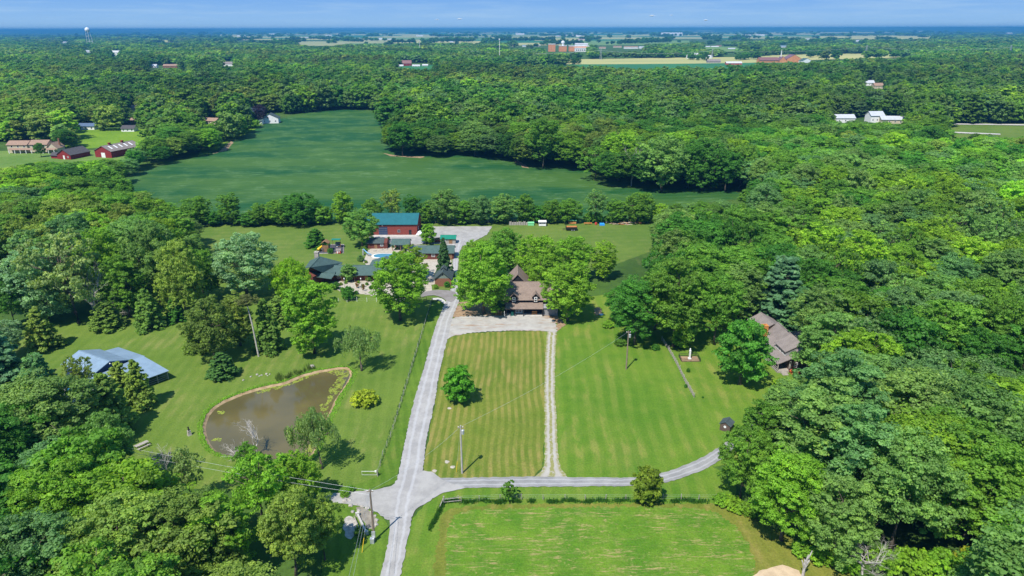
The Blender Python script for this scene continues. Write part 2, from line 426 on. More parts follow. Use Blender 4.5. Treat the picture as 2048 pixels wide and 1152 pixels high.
# pond outline (water's edge) and banks
POND_PX = [(410,852),(415.6,831),(429,813.5),(461,796),(499,782),(540,772),(575,765),(603,751),(631,744),(665,738),(690,735),(698,743),
           (694,757),(680,777),(666,797),(652,828),(640,850),(630,880),(621,905),(600,918),(560,920),(499,912),(457,908),(429,897),(415,876)]
pond_w = smooth_loop([P(*p) for p in POND_PX], 2)
def offset_loop(pts, d):
    n = len(pts); o = []
    area = sum(pts[i].x*pts[(i+1) % n].y - pts[(i+1) % n].x*pts[i].y for i in range(n))
    sg = 1 if area > 0 else -1
    for i in range(n):
        t = (pts[(i+1) % n]-pts[i-1]).normalized(); o.append(pts[i] + Vector((t.y, -t.x))*d*sg)
    return o
rngp = random.Random(5)
bank_top = [p for p in offset_loop(pond_w, 0.75)]
bank_top = [p + Vector((rngp.uniform(-.12, .12), rngp.uniform(-.12, .12))) for p in bank_top]
bank_low = offset_loop(pond_w, -0.5)

def ground_with_hole():
    F = 60000.0
    outer = [Vector((-F, -300, 0)), Vector((F, -300, 0)), Vector((F, F, 0)), Vector((-F, F, 0))]
    hole = [Vector((p.x, p.y, 0)) for p in bank_top]
    tri = tessellate_polygon([outer, list(reversed(hole))])
    vs = outer + list(reversed(hole))
    me = bpy.data.meshes.new("ground"); me.from_pydata([tuple(v) for v in vs], [], [tuple(t) for t in tri])
    bm = bmesh.new(); bm.from_mesh(me)
    for f in bm.faces:
        if f.normal.z < 0: f.normal_flip()
    bm.to_mesh(me); bm.free(); me.materials.append(M_ground); me.update()
    return tag(mesh_obj("ground", me), kind='structure')
ground_with_hole()
def loft(name, a, za, b, zb, mat, kind='structure'):
    n = len(a); vs = [(p.x, p.y, za) for p in a] + [(p.x, p.y, zb) for p in b]
    fs = [(i, (i+1) % n, n+(i+1) % n, n+i) for i in range(n)]
    me = bpy.data.meshes.new(name); me.from_pydata(vs, [], fs); me.materials.append(mat)
    bm = bmesh.new(); bm.from_mesh(me); bmesh.ops.recalc_face_normals(bm, faces=bm.faces)
    for f in bm.faces:
        if f.normal.z < 0: f.normal_flip()
    bm.to_mesh(me); bm.free()
    return tag(mesh_obj(name, me), kind=kind)
loft("pond_bank", bank_top, 0.0, bank_low, -0.75, M_mud)

def water_mat():
    t = NT("pond_water"); v = t.coord(True)
    n = t.noise(v, 0.06, 3); r = t.noise(t.coord(True, 0, (1, 2, 1)), 1.5, 3, 0.6)
    col = t.mix(t.ramp(n, 0.35, 0.65), (0.085, 0.073, 0.030), (0.125, 0.102, 0.04))
    p = t.new('ShaderNodeBsdfPrincipled'); t.link(col, p.inputs['Base Color']); p.inputs['Roughness'].default_value = 0.06
    p.inputs['IOR'].default_value = 1.33; p.inputs['Specular IOR Level'].default_value = 0.8
    b = t.new('ShaderNodeBump'); b.inputs['Strength'].default_value = 0.12; b.inputs['Distance'].default_value = 0.03
    t.link(r, b.inputs['Height']); t.link(b.outputs[0], p.inputs['Normal']); t.link(p.outputs[0], t.out.inputs['Surface'])
    return t.mat
M_water = water_mat()
WZ = -0.35
sheet("pond_water", [tuple(p) for p in offset_loop(pond_w, 0.3)], M_water, WZ, amp=0, world=True)

# lawns
def cut_pond_lawn():
    poly = [(60,640),(120,648),(200,640),(255,615),(380,560),(430,535),(560,560),(640,590),(730,588),(862,600),
            (852,640),(832,704),(806,790),(784,860),(770,912),(752,955),(745,972),(640,978),(560,980),(300,975),(120,900),(0,860),(0,700)]
    outer = [Vector((v.x, v.y, 0)) for v in (P(*p) for p in poly)]
    rr = random.Random(9)
    hole = [Vector((p.x+rr.uniform(-.08, .08), p.y+rr.uniform(-.08, .08), 0)) for p in offset_loop(pond_w, 0.85)]
    hole.reverse(); vs = outer+hole
    tri = tessellate_polygon([outer, hole])
    me = bpy.data.meshes.new("lawn_left"); me.from_pydata([(v.x, v.y, 0.03) for v in vs], [], [tuple(t) for t in tri])
    bm = bmesh.new(); bm.from_mesh(me)
    for f in bm.faces:
        if f.normal.z < 0: f.normal_flip()
    bm.to_mesh(me); bm.free(); me.materials.append(M_lawn_left); me.update()
    tag(mesh_obj("lawn_left", me), kind='structure')
cut_pond_lawn()
sheet("lawn_right", [(905,610),(1110,628),(1120,600),(1210,590),(1330,600),(1500,600),(1640,640),(1640,780),(1540,900),(1460,930),(1415,935),(1373,948),(1317,962),(1258,968),
                     (1130,968),(1086,965),(1086,664),(985,655),(900,650)], M_lawn_right, 0.03)
sheet("lawn_square", [(893,672),(925,668),(985,664),(1086,662),(1090,700),(1089,800),(1085,900),(1082,935),(1068,952),(1040,958),(876,962),(848,948),(844,930),(852,895),(862,840),(872,780),(884,710)],
      M_lawn_dry, 0.06, 1.0, 0.2)
sheet("lawn_back", [(380,450),(690,446),(1300,446),(1310,500),(1200,540),(1000,560),(900,600),(640,600),(560,570),(392,520)], M_lawn_back, 0.02)
sheet("roadside_verge", [(863,606),(893,600),(878,635),(850,720),(830,800),(808,878),(797,935),(790,965),(740,984),(650,990),(650,972),(700,972),(750,955),(768,915),(784,862),(808,790),(833,704)],
      M_verge, 0.07, 0.8, 0.15)
sheet("grass_verge_lower", [(650,1005),(700,1008),(742,1019),(766,1036),(778,1060),(775,1090),(757,1160),(640,1160)], M_verge, 0.07, 0.8, 0.1)
sheet("grass_strip", [(918,974),(1023,971),(1180,970),(1258,970),(1373,947),(1415,930),(1470,960),(1470,1012),(1380,1012),(905,1018),(888,1040),(878,1100),(872,1190),(790,1190),(795,1150),(812,1080),(823,1036),(852,1005),(879,988)],
      M_lawn_right, 0.05, 0.8, 0.15)
# the mown hay field and its brown margin
sheet("field_margin", [(900,1016),(990,1010),(1200,1008),(1440,1008),(1500,1030),(1580,1080),(1660,1125),(1740,1180),(860,1180),(868,1120),(876,1060),(884,1030)], M_hay_edge, 0.09, 0.4, 0.3, seed=4)
sheet("hay_field", [(915,1024),(1000,1018),(1200,1015),(1390,1016),(1435,1028),(1475,1060),(1500,1100),(1508,1135),(1500,1190),(892,1190),(888,1100),(896,1045)], M_hay, 0.12, 0.35, 0.35, smooth=1, seed=5)
sheet("crop_field", [(252,352),(300,338),(345,322),(400,312),(438,302),(462,283),(490,268),(530,248),(575,232),(620,222),(700,218),(760,222),(800,230),(850,235),(850,305),
      (930,309),(990,315),(1030,320),(1052,333),(1100,336),(1175,338),(1185,360),(1215,374),(1300,379),(1400,376),(1450,379),(1500,396),(1400,408),(1300,436),(700,440),(392,446),(330,430),(280,400)],
      M_soy, 0.06, 4.0, 0.8)
sheet("field_edge_track", [(436,303),(462,281),(467,284),(452,300),(420,308)], M_dirt, 0.09, 2, 0.5)
sheet("field_edge_grass", [(395,312),(430,300),(456,281),(470,276),(520,254),(515,247),(440,270),(405,290)], M_meadow, 0.04, 3, 0.6)
sheet("field_corner_track", [(765,306),(800,312),(850,313),(840,316),(780,312)], M_dirt, 0.09, 2, 0.5)
sheet("wood_edge_track", [(1030,318),(1052,331),(1058,337),(1046,335),(1025,322)], M_dirt, 0.09, 2, 0.5)
sheet("meadow_left", [(140,262),(180,256),(300,254),(320,268),(290,286),(262,290),(165,296),(120,300)], M_meadow, 0.1, 3, 0.5)
sheet("farm_yard", [(-40,300),(120,300),(260,296),(280,312),(220,330),(80,345),(-40,340)], M_weeds, 0.05, 3, 0.5)
sheet("garden_lawn", [(325,575),(385,572),(392,600),(335,605)], M_meadow, 0.05, .6, 0.5, smooth=2)
sheet("paddock", [(1850,247),(2100,250),(2100,290),(1900,285)], M_lawn_back, 0.3, 5, 0.5)
sheet("paddock_road", [(1890,250),(2100,252.5),(2100,255),(1890,252)], M_concrete, 0.6, 5, 0.2)
sheet("farm_lane", [(1800,262),(2000,271),(2000,273),(1800,265)], M_concrete, 0.6, 5, 0.2)

# roads and gravel
ribbon("gravel_lane", [((745,1190),(788,1190)),((758,1152),(799,1152)),((775,1080),(813,1080)),((777,1036),(822,1036)),((782,1000),(828,1000)),((797,940),(844,940)),((809.5,878),(852,878)),((825,808),(867,808)),
                       ((846,739),(879,739)),((865,669),(896,669)),((877,635),(904,635)),((891,602),(917,602)),((899,585),(917,585)),((902,565),(914,565)),
                       ((904,535),(915,535)),((903,505),(919,505)),((893,480),(930,480))], M_gravel, 0.16, 0.13, 0.5)
ribbon("side_lane", [((868,957),(872,978)),((919,956.5),(923,977)),((1058,954.5),(1058,975)),((1180,956),(1180,974)),((1258,956.5),(1260,973.5)),((1317,949),(1322,968)),((1373,930),(1380,951)),
                     ((1415,909),(1425,930)),((1470,870),(1486,885)),((1540,800),(1562,812))], M_gravel_lane2, 0.14, 0.12, 0.6, 6)
sheet("lane_junction", [(640,990),(678,985.5),(740,981),(776,975),(791,965),(797,945),(845,941),(858,944),(871,949),(877,958),(895,966),(935,977),(905,981),(879,989),(852,1006),(829,1020),(822,1038),(777,1042),
                        (766,1036),(742,1019),(705,1010),(640,1006)], M_gravel_flat, 0.15, 0.5, 0.15, smooth=1, seed=8)
sheet("forecourt", [(880,640),(905,637),(919,633),(980,632),(1075,629.5),(1100,636),(1111,646),(1113,662),(1108,667),(1086,662),(988,662.5),(930,667),(895,676),(872,690),(864,680)],
      M_gravel_house, 0.13, 0.5, 0.3, smooth=1, seed=9)
sheet("forecourt_earth", [(898,634),(915,605),(960,600),(1010,628),(1110,628),(1130,650),(1113,664),(1111,646),(1075,634),(919,636)], M_dirt, 0.10, 0.6, 0.3, seed=10)
ribbon("two_track_lane", [((1094,660),(1112,660)),((1090,700),(1110,700)),((1088,773),(1108,773)),((1088,840),(1111,840)),((1088,900),(1114,900)),((1086,933),(1119,933)),((1066,958),(1136,958))], M_twotrack, 0.11, 0.15, 0.5, 11)
sheet("gravel_yard", [(735,476),(745,470),(834,469),(848,453),(984,453),(973,470),(940,487),(930,492),(895,492),(880,488),(800,489),(745,484)], M_gravel_flat, 0.13, 1.0, 0.25, seed=12)
sheet("asphalt_drive", [(780,600),(820,588),(850,584),(868,580),(905,582),(915,590),(905,606),(893,603),(880,594),(862,590),(830,598),(790,606)], M_asphalt, 0.17, 0.6, 0.1, smooth=1, seed=13)
sheet("drive_kerb", [(862,597),(880,596),(892,604),(888,610),(878,601),(862,600)], M_concrete, 0.19, 0.6, 0.05, smooth=1)
sheet("compound_patio", [(655,566),(690,560),(750,556),(860,560),(865,590),(800,600),(745,590),(715,587),(690,592),(684,584),(668,577)], M_patio, 0.06, 0.6, 0.2, smooth=1, seed=14)
sheet("pool_patio", [(736,500),(750,492),(790,488),(850,490),(900,500),(905,560),(860,570),(780,545),(735,532),(725,524)], M_patio, 0.08, 0.6, 0.2, seed=15)
sheet("barn_apron", [(745,470),(845,470),(852,474),(745,474)], M_concrete, 0.16, 1, 0.02)
sheet("shed_patio", [(130,770),(185,760),(215,790),(185,825),(150,830),(110,800)], M_concrete, 0.07, 0.8, 0.1)
sheet("woodland_track", [(-20,880),(30,850),(60,850),(40,900),(0,960),(-40,1000)], M_dirt, 0.06, 1, 0.3)
sheet("sand_patch", [(1500,1152),(1540,1136),(1570,1132),(1592,1141),(1600,1152),(1610,1175),(1480,1175)], M_sandpile, 0.15, 0.6, 0.2, smooth=1)
sheet("bare_patch", [(1186,618),(1200,614),(1204,630),(1190,632)], M_dirt, 0.06, 0.5, 0.2, smooth=1)

# far fields: (pixels, material); they are wide flat crops, stacked a little apart
FAR_FIELDS = [
 ([(925,122),(1200,118.5),(1370,116),(1500,115.5),(1560,111),(1825,107.5),(1850,117),(1640,121),(1500,127),(1350,129),(1180,129.5),(900,128)], M_crop_tan),
 ([(1000,129.6),(1180,129.7),(1350,129.2),(1600,126),(1700,132),(1500,140),(1200,142),(1000,136)], M_crop_dark),
 ([(785,139),(800,133),(870,130),(880,140),(790,150)], M_crop_dark),
 ([(1640,74),(1760,72.5),(1900,76),(1900,79),(1760,81),(1640,80)], M_crop_tan),
 ([(1640,66),(1790,66),(1790,67.5),(1640,68)], M_crop_tan),
 ([(1455,97),(1540,95),(1540,97.5),(1460,99)], M_crop_light),
 ([(300,80),(330,79),(365,81),(330,84)], M_crop_tan),
 ([(1300,96),(1480,95),(1480,106),(1300,108)], M_crop_light),
]
for i, (px_, m_) in enumerate(FAR_FIELDS):
    sheet("farmland", px_, m_, 0.5+0.35*i, amp=0)

def plain_strips():
    rg = random.Random(12); rows = [63.6, 64.4, 65.4, 66.4, 67.6, 68.7, 69.9, 71.3, 72.8, 74.6, 76.6, 79, 82, 86, 91]
    ms = [M_crop_tan, M_crop_tan, M_crop_light, M_crop_dark, M_crop_dark, M_crop_pale]
    for a, b2 in zip(rows[:-1], rows[1:]):
        x = 440.0
        while x < 1640:
            w = rg.uniform(40, 220); x2 = min(1640, x+w)
            if b2 > 80 and not (560 < x < 1320): x = x2; continue
            sheet("farmland", [(x, a), (x2, a), (x2+rg.uniform(-6, 6)*0, b2), (x, b2)], ms[rg.randrange(6)], 0.5, amp=0); x = x2
plain_strips()
# ------------------------------------------------------------ trees
def unit(a): return a/np.maximum(np.linalg.norm(a, axis=1, keepdims=True), 1e-6)
def leaf_quads(pos, nrm, size, rng, elong=1.35):
    n = len(pos)
    r = unit(rng.normal(size=(n, 3))); t = unit(np.cross(nrm, r)); b = np.cross(nrm, t)
    s = size*(0.65+0.7*rng.random((n, 1)))
    fold = nrm*s*0.25*(rng.random((n, 1))-0.2)
    v = np.empty((n, 4, 3), np.float32)
    v[:, 0] = pos - t*s*elong*0.5; v[:, 1] = pos - b*s*0.5 + fold; v[:, 2] = pos + t*s*elong*0.5; v[:, 3] = pos + b*s*0.5 + fold
    return v.reshape(-1, 3)
def crown_mesh(name, seed, lobes, sub=9, per=24, leaf=0.42, squash=0.7, zst=1.0, up=0.28, fill=0, elong=1.35, hang=0.0, mat=None, nr=0.42):
    "lobes: (m,4) centre+radius. Each bough carries clusters, each cluster many leaf-sized faces."
    rng = np.random.default_rng(seed); L = np.asarray(lobes, float); m = len(L)
    d = rng.normal(size=(m*sub, 3)); d[:, 2] = d[:, 2]*0.8 + 0.25; d = unit(d)
    lc = np.repeat(L[:, :3], sub, 0); lr = np.repeat(L[:, 3:4], sub, 0)
    sc = lc + d*lr*np.array([1, 1, squash])*(0.55+0.4*rng.random((m*sub, 1)))
    sr = lr*(0.3+0.22*rng.random((m*sub, 1)))
    e = unit(rng.normal(size=(m*sub*per, 3))); e[:, 2] = e[:, 2]*0.8+0.15
    c2 = np.repeat(sc, per, 0); r2 = np.repeat(sr, per, 0)
    pos = c2 + e*r2*np.array([1, 1, 0.6*zst])*(0.5+0.5*rng.random((len(e), 1)))
    if hang: pos[:, 2] -= hang*rng.random(len(e))**1.5*np.repeat(lr, per, 0)[:, 0]
    nrm = unit(e*0.7 + np.array([0, 0, up]) + np.repeat(d, per, 0)*0.3 + nr*rng.normal(size=e.shape))
    if hang: nrm = unit(e*np.array([1, 1, 0.1]) + 0.3*rng.normal(size=e.shape))
    var = np.clip(0.5 + np.repeat(np.repeat(rng.normal(size=m)*0.13, sub)+rng.normal(size=m*sub)*0.13, per) + rng.normal(size=len(e))*0.09, 0, 1)
    keep = pos[:, 2] > 0.05
    pos, nrm, var = pos[keep], nrm[keep], var[keep]
    v = leaf_quads(pos, nrm, leaf, rng, elong)
    if fill:
        fill = int(fill*1.7)
        k = rng.integers(0, m, fill); ip = L[k, :3]*np.array([0.62, 0.62, 0.9]) + rng.normal(size=(fill, 3))*L[k, 3:4]*0.3
        ip[:, 2] = np.maximum(ip[:, 2], 0.3)
        v = np.vstack([v, leaf_quads(ip, unit(rng.normal(size=(fill, 3))), leaf*1.35, rng)]); var = np.concatenate([var, np.full(fill, 0.35)])  # inner fill leaves all get one slightly darker tone
    f = np.arange(len(v), dtype=np.int32).reshape(-1, 4)
    return np_mesh(name, v, f, mat or FOL, fattr=var)
def fib(n, rng, zmin=-0.4):
    i = np.arange(n)+0.5; z = zmin + (1-zmin)*(1-i/n); a = i*2.39996+rng.random()*6.28
    r = np.sqrt(np.maximum(0, 1-z*z)); d = np.stack([r*np.cos(a), r*np.sin(a), z], 1)
    return unit(d + rng.normal(size=d.shape)*0.16)
def round_lobes(seed, R, H, base, n, lr=(0.24, 0.38), zmin=-0.55, power=1.0, irr=0.16):
    rng = np.random.default_rng(seed+100); d = fib(n, rng, zmin)
    zc, zr = (base+1)/2*H, (1-base)/2*H
    ph = rng.random(4)*6.28; az = np.arctan2(d[:, 1], d[:, 0])
    k = 1 + irr*np.sin(2*az+ph[0]+d[:, 2]*2) + irr*0.7*np.sin(3*az+ph[1]) + irr*0.6*rng.normal(size=n)
    lr_ = R*rng.uniform(*lr, n); s = np.clip(1-lr_/R*0.75, 0.4, 0.9)*k
    c = np.stack([d[:, 0]*R*s, d[:, 1]*R*s, zc + d[:, 2]*(zr-lr_*0.6)*np.clip(k, 0.85, 1.1)], 1)
    L = np.hstack([c, lr_[:, None]])
    q = max(3, n//6)
    inner = np.stack([rng.normal(size=q)*R*0.22, rng.normal(size=q)*R*0.22, zc+rng.normal(size=q)*zr*0.3, np.full(q, R*0.36)], 1)
    return np.vstack([L, inner])
def cone_lobes(seed, R, H, base, n, p=0.85, lr=(0.2, 0.32)):
    rng = np.random.default_rng(seed+200); i = (np.arange(n)+0.5)/n; h = 1-(1-i)**0.75*1.0
    z = base*H + h*(H*0.97-base*H); rad = R*(1-h)**p; a = np.arange(n)*2.39996 + rng.normal(size=n)*0.3
    l = np.maximum(R*rng.uniform(*lr, n)*(0.45+0.65*(1-h)), 0.12*R)
    rr = np.maximum(rad-l*0.6, 0)*(1+rng.normal(size=n)*0.1)
    L = np.stack([rr*np.cos(a), rr*np.sin(a), z, l], 1)
    q = n//3; j = (np.arange(q)+0.5)/q
    return np.vstack([L, np.stack([rng.normal(size=q)*0.1*R, rng.normal(size=q)*0.1*R, (base+0.1)*H + j*H*(0.85-base), R*0.42*(1-j)+0.1*R], 1)])
def trunk_mesh(name, seed, H, lobes, r0, mat, limbs=10, bend=0.03, top=0.85, thin=0.5):
    rng = np.random.default_rng(seed+300); mb = MB(); n = 8
    ox, oy = np.cumsum(rng.normal(size=n)*bend*H/3), np.cumsum(rng.normal(size=n)*bend*H/3); ox -= ox[0]; oy -= oy[0]
    ctr = [(ox[i], oy[i], (H*top*i/(n-1)) - (0.15 if i == 0 else 0)) for i in range(n)]
    mb.tube(ctr, [r0*1.35]+[r0*(1-0.8*i/(n-1)) for i in range(1, n)], 8)
    pick = rng.permutation(len(lobes))[:limbs]
    for k in pick:
        c = lobes[k][:3]; j = int(np.clip(np.searchsorted([p[2] for p in ctr], c[2]*0.62), 1, n-2))
        a = np.array(ctr[j]); mid = a*0.5+np.array(c)*0.5 + rng.normal(size=3)*0.05*H*0.5; mid[2] += 0.02*H
        e = a + (np.array(c)-a)*1.05
        mb.tube([a, a*0.75+mid*0.25, mid, e], [r0*0.42, r0*0.36, r0*0.25, r0*0.08], 5)
        for _ in range(2):
            t = mid + rng.normal(size=3)*lobes[k][3]*0.9; t[2] = max(t[2], 0.3*H)
            mb.tube([mid, (mid+t)/2+rng.normal(size=3)*0.15, t], [r0*0.2, r0*0.12, r0*0.05], 4)
    me = bpy.data.meshes.new(name); me.from_pydata(mb.v, [], mb.f); me.materials.append(mat)
    me.polygons.foreach_set('use_smooth', [True]*len(mb.f)); me.update()
    return me

PROTO = {}
def proto(key, R, H, lobes, r0=0.35, bark=None, limbs=9, top=0.85, bend=0.03, seed=1, **kw):
    cr = crown_mesh('crown', seed, lobes, **kw)
    tr = trunk_mesh('trunk', seed, H, lobes, r0, bark or BARK, limbs, bend, top)
    co = np.empty(len(cr.vertices)*3, np.float32); cr.vertices.foreach_get('co', co); co = co.reshape(-1, 3)
    ex = float(np.percentile(np.hypot(co[:, 0], co[:, 1]), 99.3))
    PROTO[key] = dict(crown=cr, trunk=tr, R=ex, H=float(co[:, 2].max()))
for k in range(4):   # broad woodland trees
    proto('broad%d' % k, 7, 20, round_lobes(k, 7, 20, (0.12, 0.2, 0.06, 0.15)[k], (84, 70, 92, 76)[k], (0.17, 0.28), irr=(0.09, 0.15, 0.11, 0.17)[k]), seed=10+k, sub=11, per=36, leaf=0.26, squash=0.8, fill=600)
for k in range(2):   # tall oval crown, foliage to the ground
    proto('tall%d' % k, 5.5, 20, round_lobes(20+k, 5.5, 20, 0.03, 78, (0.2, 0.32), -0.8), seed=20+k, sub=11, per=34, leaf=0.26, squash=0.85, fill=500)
for k in range(2):   # lone shade trees, foliage down to head height
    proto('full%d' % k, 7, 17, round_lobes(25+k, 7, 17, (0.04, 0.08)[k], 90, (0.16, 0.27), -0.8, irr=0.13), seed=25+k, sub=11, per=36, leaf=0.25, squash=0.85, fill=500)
for k in range(2):   # airy crown, clusters apart
    proto('airy%d' % k, 8, 19, round_lobes(30+k, 8, 19, 0.18, 42, (0.18, 0.3), -0.6, irr=0.22), 0.42, limbs=22, seed=30+k, sub=8, per=24, leaf=0.40, fill=120)
proto('layered', 6, 15, round_lobes(41, 6, 15, 0.06, 54, (0.22, 0.34), -0.8), seed=41, sub=9, per=26, leaf=0.36, squash=0.38, fill=350)
proto('small', 3.2, 6.5, round_lobes(42, 3.2, 6.5, 0.04, 34, (0.26, 0.4), -0.85, irr=0.05), 0.16, seed=42, sub=9, per=24, leaf=0.27, fill=250)
proto('bush', 2, 2.6, round_lobes(43, 2, 2.6, -0.15, 22, (0.3, 0.45), -0.5, irr=0.1), 0.06, limbs=5, top=0.5, seed=43, sub=8, per=20, leaf=0.2, fill=150)
proto('sapling', 1.7, 4.2, round_lobes(44, 1.7, 4.2, 0.1, 16, (0.22, 0.4), -0.8, irr=0.25), 0.06, seed=44, sub=6, per=14, leaf=0.26, fill=20, limbs=10)
for k in range(2):
    proto('cedar%d' % k, 3.2, 9, cone_lobes(50+k, 3.2, 9, 0.02, 60, 0.55, (0.22, 0.36)), 0.2, limbs=6, seed=50+k, sub=9, per=22, leaf=0.26, up=0.6, squash=0.9, fill=250)
proto('spruce', 3.2, 12, cone_lobes(60, 3.2, 12, 0.03, 84, 0.9, (0.2, 0.3)), 0.2, limbs=0, top=0.96, seed=60, sub=8, per=18, leaf=0.3, squash=0.4, elong=2.2, up=0.3)
for k in range(2):   # white pine: whorled plates of long needles
    rg = np.random.default_rng(70+k); Lp = []
    for i in range(13):
        h = 0.12+0.86*i/13; rad = 5.0*(1-h)**0.6*(0.75+0.4*rg.random())
        for j in range(6):
            a = j*1.047+i*0.7+rg.normal()*0.25
            for q in (0.5, 0.85): Lp.append((rad*q*math.cos(a), rad*q*math.sin(a), 17*h+0.4*q*rad*0.35+rg.normal()*0.2, 0.75+0.75*(1-h)))
    proto('pine%d' % k, 5, 17, np.array(Lp), 0.3, limbs=40, top=0.97, seed=70+k, sub=6, per=18, leaf=0.38, squash=0.3, elong=2.0, up=0.8)
rg = np.random.default_rng(80)
proto('willow', 5, 9, round_lobes(80, 5, 8.6, 0.40, 26, (0.18, 0.28), -0.2, irr=0.3), 0.32, limbs=22, top=0.6, seed=80, sub=9, per=26, leaf=0.21, zst=1.3, hang=1.5, elong=2.2)
proto('roundwillow', 4.5, 9.5, round_lobes(81, 4.5, 9.5, 0.0, 50, (0.2, 0.3), -0.75, irr=0.06), 0.3, seed=81, sub=11, per=26, leaf=0.26, zst=1.4, hang=0.6, fill=300)
HQ = []
for k in range(4):
    m_ = PROTO['broad%d' % k]['crown'].copy(); m_.materials[0] = FOL_FAR; HQ.append(m_)
# low-detail crowns, for woods more than about 450 m away (a few pixels to a tree)
LOW = []
for k in range(4):
    H_, R_ = (19, 21, 18, 16)[k], (7, 6.5, 7.5, 5.5)[k]
    LOW.append(crown_mesh('far_crown', 90+k, round_lobes(90+k, R_, H_, 0.0, 44, (0.2, 0.33), -0.8, irr=0.15), sub=7, per=12, leaf=0.8, fill=90, mat=FOL_FAR, nr=0.2))
VLOW = [crown_mesh('distant_crown', 95+k, round_lobes(95+k, 8, 17, 0.0, 14, (0.34, 0.5), -0.7, irr=0.2), sub=5, per=6, leaf=2.6, fill=30, mat=FOL_FAR) for k in range(2)]

TINT = {  # real leaf colours
 'mid': (0.066, 0.140, 0.015), 'deep': (0.036, 0.108, 0.012), 'yellow': (0.110, 0.195, 0.014), 'blue': (0.068, 0.138, 0.042),
 'lime': (0.092, 0.178, 0.014), 'olive': (0.105, 0.155, 0.026), 'silver': (0.105, 0.180, 0.085), 'cedar': (0.082, 0.140, 0.024),
 'spruce': (0.030, 0.075, 0.022), 'pine': (0.055, 0.125, 0.042), 'bluepine': (0.065, 0.140, 0.065), 'ochre': (0.18, 0.20, 0.02),
 'gold': (0.17, 0.20, 0.015), 'willow': (0.115, 0.18, 0.055), 'grey': (0.11, 0.16, 0.05), 'plum': (0.02, 0.015, 0.03), 'red': (0.14, 0.16, 0.03), 'haze': (0.084, 0.152, 0.034)}
rt = random.Random(77)
def plant(name, key, x, y, H, W, tint, label, cat='tree', group=None, rz=None, lean=0.0, trunk=True, z=0.0, bark=None, jit=0.06):
    p = PROTO[key]
    t = thing(name, label, cat, (x, y, z), rt.uniform(0, 6.28) if rz is None else rz, group)
    t.scale = (W/2/p['R'],)*2 + (H/p['H'],)
    if lean: t.rotation_euler[1] = lean
    c = mesh_obj('crown', p['crown'], t)
    k = 1+rt.uniform(-jit, jit)*2; g = TINT[tint] if isinstance(tint, str) else tint; k *= 2.15
    c.color = (g[0]*k*(1+rt.uniform(-jit, jit)), g[1]*k, g[2]*k, 1)
    if trunk:
        tr = mesh_obj('trunk', p['trunk'], t)
    return t
def tree_px(name, key, bx, by, ty, wpx, tint, label, **kw):
    "placed from where its foot stands, its top and its width in the photograph"
    g = P(bx, by); H = height(bx, by, ty)
    d = g.y*CP - (H*0.5-CAMH)*SP
    return plant(name, key, g.x, g.y, H, wpx*d/FPX, tint, label, **kw)

rd = random.Random(3)
def dead_mesh(seed, H, spread, levels=4, r0=0.16, mat=None, n0=5):
    rg = random.Random(seed); mb = MB()
    def grow(p, d, L, r, lv):
        pts = [p]; q = p.copy(); dd = d.copy()
        for _ in range(3):
            dd = (dd + Vector((rg.gauss(0, .13), rg.gauss(0, .13), rg.gauss(0.03, .08)))).normalized(); q = q + dd*L/3; pts.append(q.copy())
        mb.tube(pts, [r, r*.85, r*.7, r*.5], 5 if lv > 1 else 4)
        if lv <= 0: return
        for k in range(3 if lv > 1 else 4):
            s = pts[rg.choice((1, 2, 3, 3))]
            nd = (dd + Vector((rg.gauss(0, spread), rg.gauss(0, spread), rg.gauss(0.1, spread*.5)))).normalized()
            grow(s, nd, L*rg.uniform(.5, .75), r*.5, lv-1)
    grow(Vector((0, 0, -0.1)), Vector((0, 0, 1)), H*0.4, r0, levels)
    for k in range(n0):
        a = rg.uniform(0, 6.28); grow(Vector((0, 0, H*rg.uniform(.15, .45))), Vector((math.cos(a)*spread*1.3, math.sin(a)*spread*1.3, 1)).normalized(), H*rg.uniform(.25, .38), r0*.6, levels-1)
    me = bpy.data.meshes.new('dead_tree'); me.from_pydata(mb.v, [], mb.f); me.materials.append(mat); me.update()
    top = max(v[2] for v in mb.v)
    return me, top
M_deadwood = plain("weathered_wood", (0.50, 0.47, 0.43), (0.34, 0.31, 0.28), 2.0, 0.9)
def dead_px(bx, by, ty, label, seed, spread=0.55, levels=4, r0=0.16, z=0, H=None, lean=0, rz=0):
    g = P(bx, by); H = H or height(bx, by, ty)
    me, top = dead_mesh(seed, H, spread, levels, r0, M_deadwood)
    o = mesh_obj('dead_tree', me, None, (g.x, g.y, z)); o.scale = (1, 1, H/top); o.rotation_euler = (0, lean, rz)
    return tag(o, label, 'dead tree')

# --- single trees one can point at (foot x, foot y, top y, width: pixels of the photograph)
T = tree_px
T('walnut_tree', 'full1', 800, 640, 500, 128, 'lime', 'big bright green walnut before the right end of the ranch house')
T('honey_locust', 'airy0', 822, 560, 488, 92, (.10, .16, .012), 'yellowish feathery tree crown behind the big walnut, beside the dark spruce')
T('walnut_tree', 'full0', 966, 627, 486, 124, 'lime', 'large bright green tree at the left end of the dark log house')
T('walnut_tree', 'full1', 1134, 642, 520, 112, 'lime', 'large bright green tree at the right front corner of the dark log house')
T('shade_tree', 'full1', 1010, 560, 455, 95, 'mid', 'round green tree behind the left end of the dark log house, touching the gravel yard')
T('shade_tree', 'full1', 1084, 596, 505, 78, 'lime', 'bright green tree just behind the right end of the dark log house')
T('shade_tree', 'full0', 1075, 575, 468, 96, 'yellow', 'yellow green tree directly behind the roof ridge of the dark log house')
T('shade_tree', 'full1', 1140, 560, 470, 95, 'lime', 'light green tree behind and right of the dark log house, below the back lawn')
T('shade_tree', 'full0', 955, 540, 478, 62, 'yellow', 'smaller light green tree overhanging the lane to the gravel yard')
T('shade_tree', 'tall0', 1205, 560, 480, 60, 'yellow', 'pale green narrow tree behind the house, next to the darker woods')
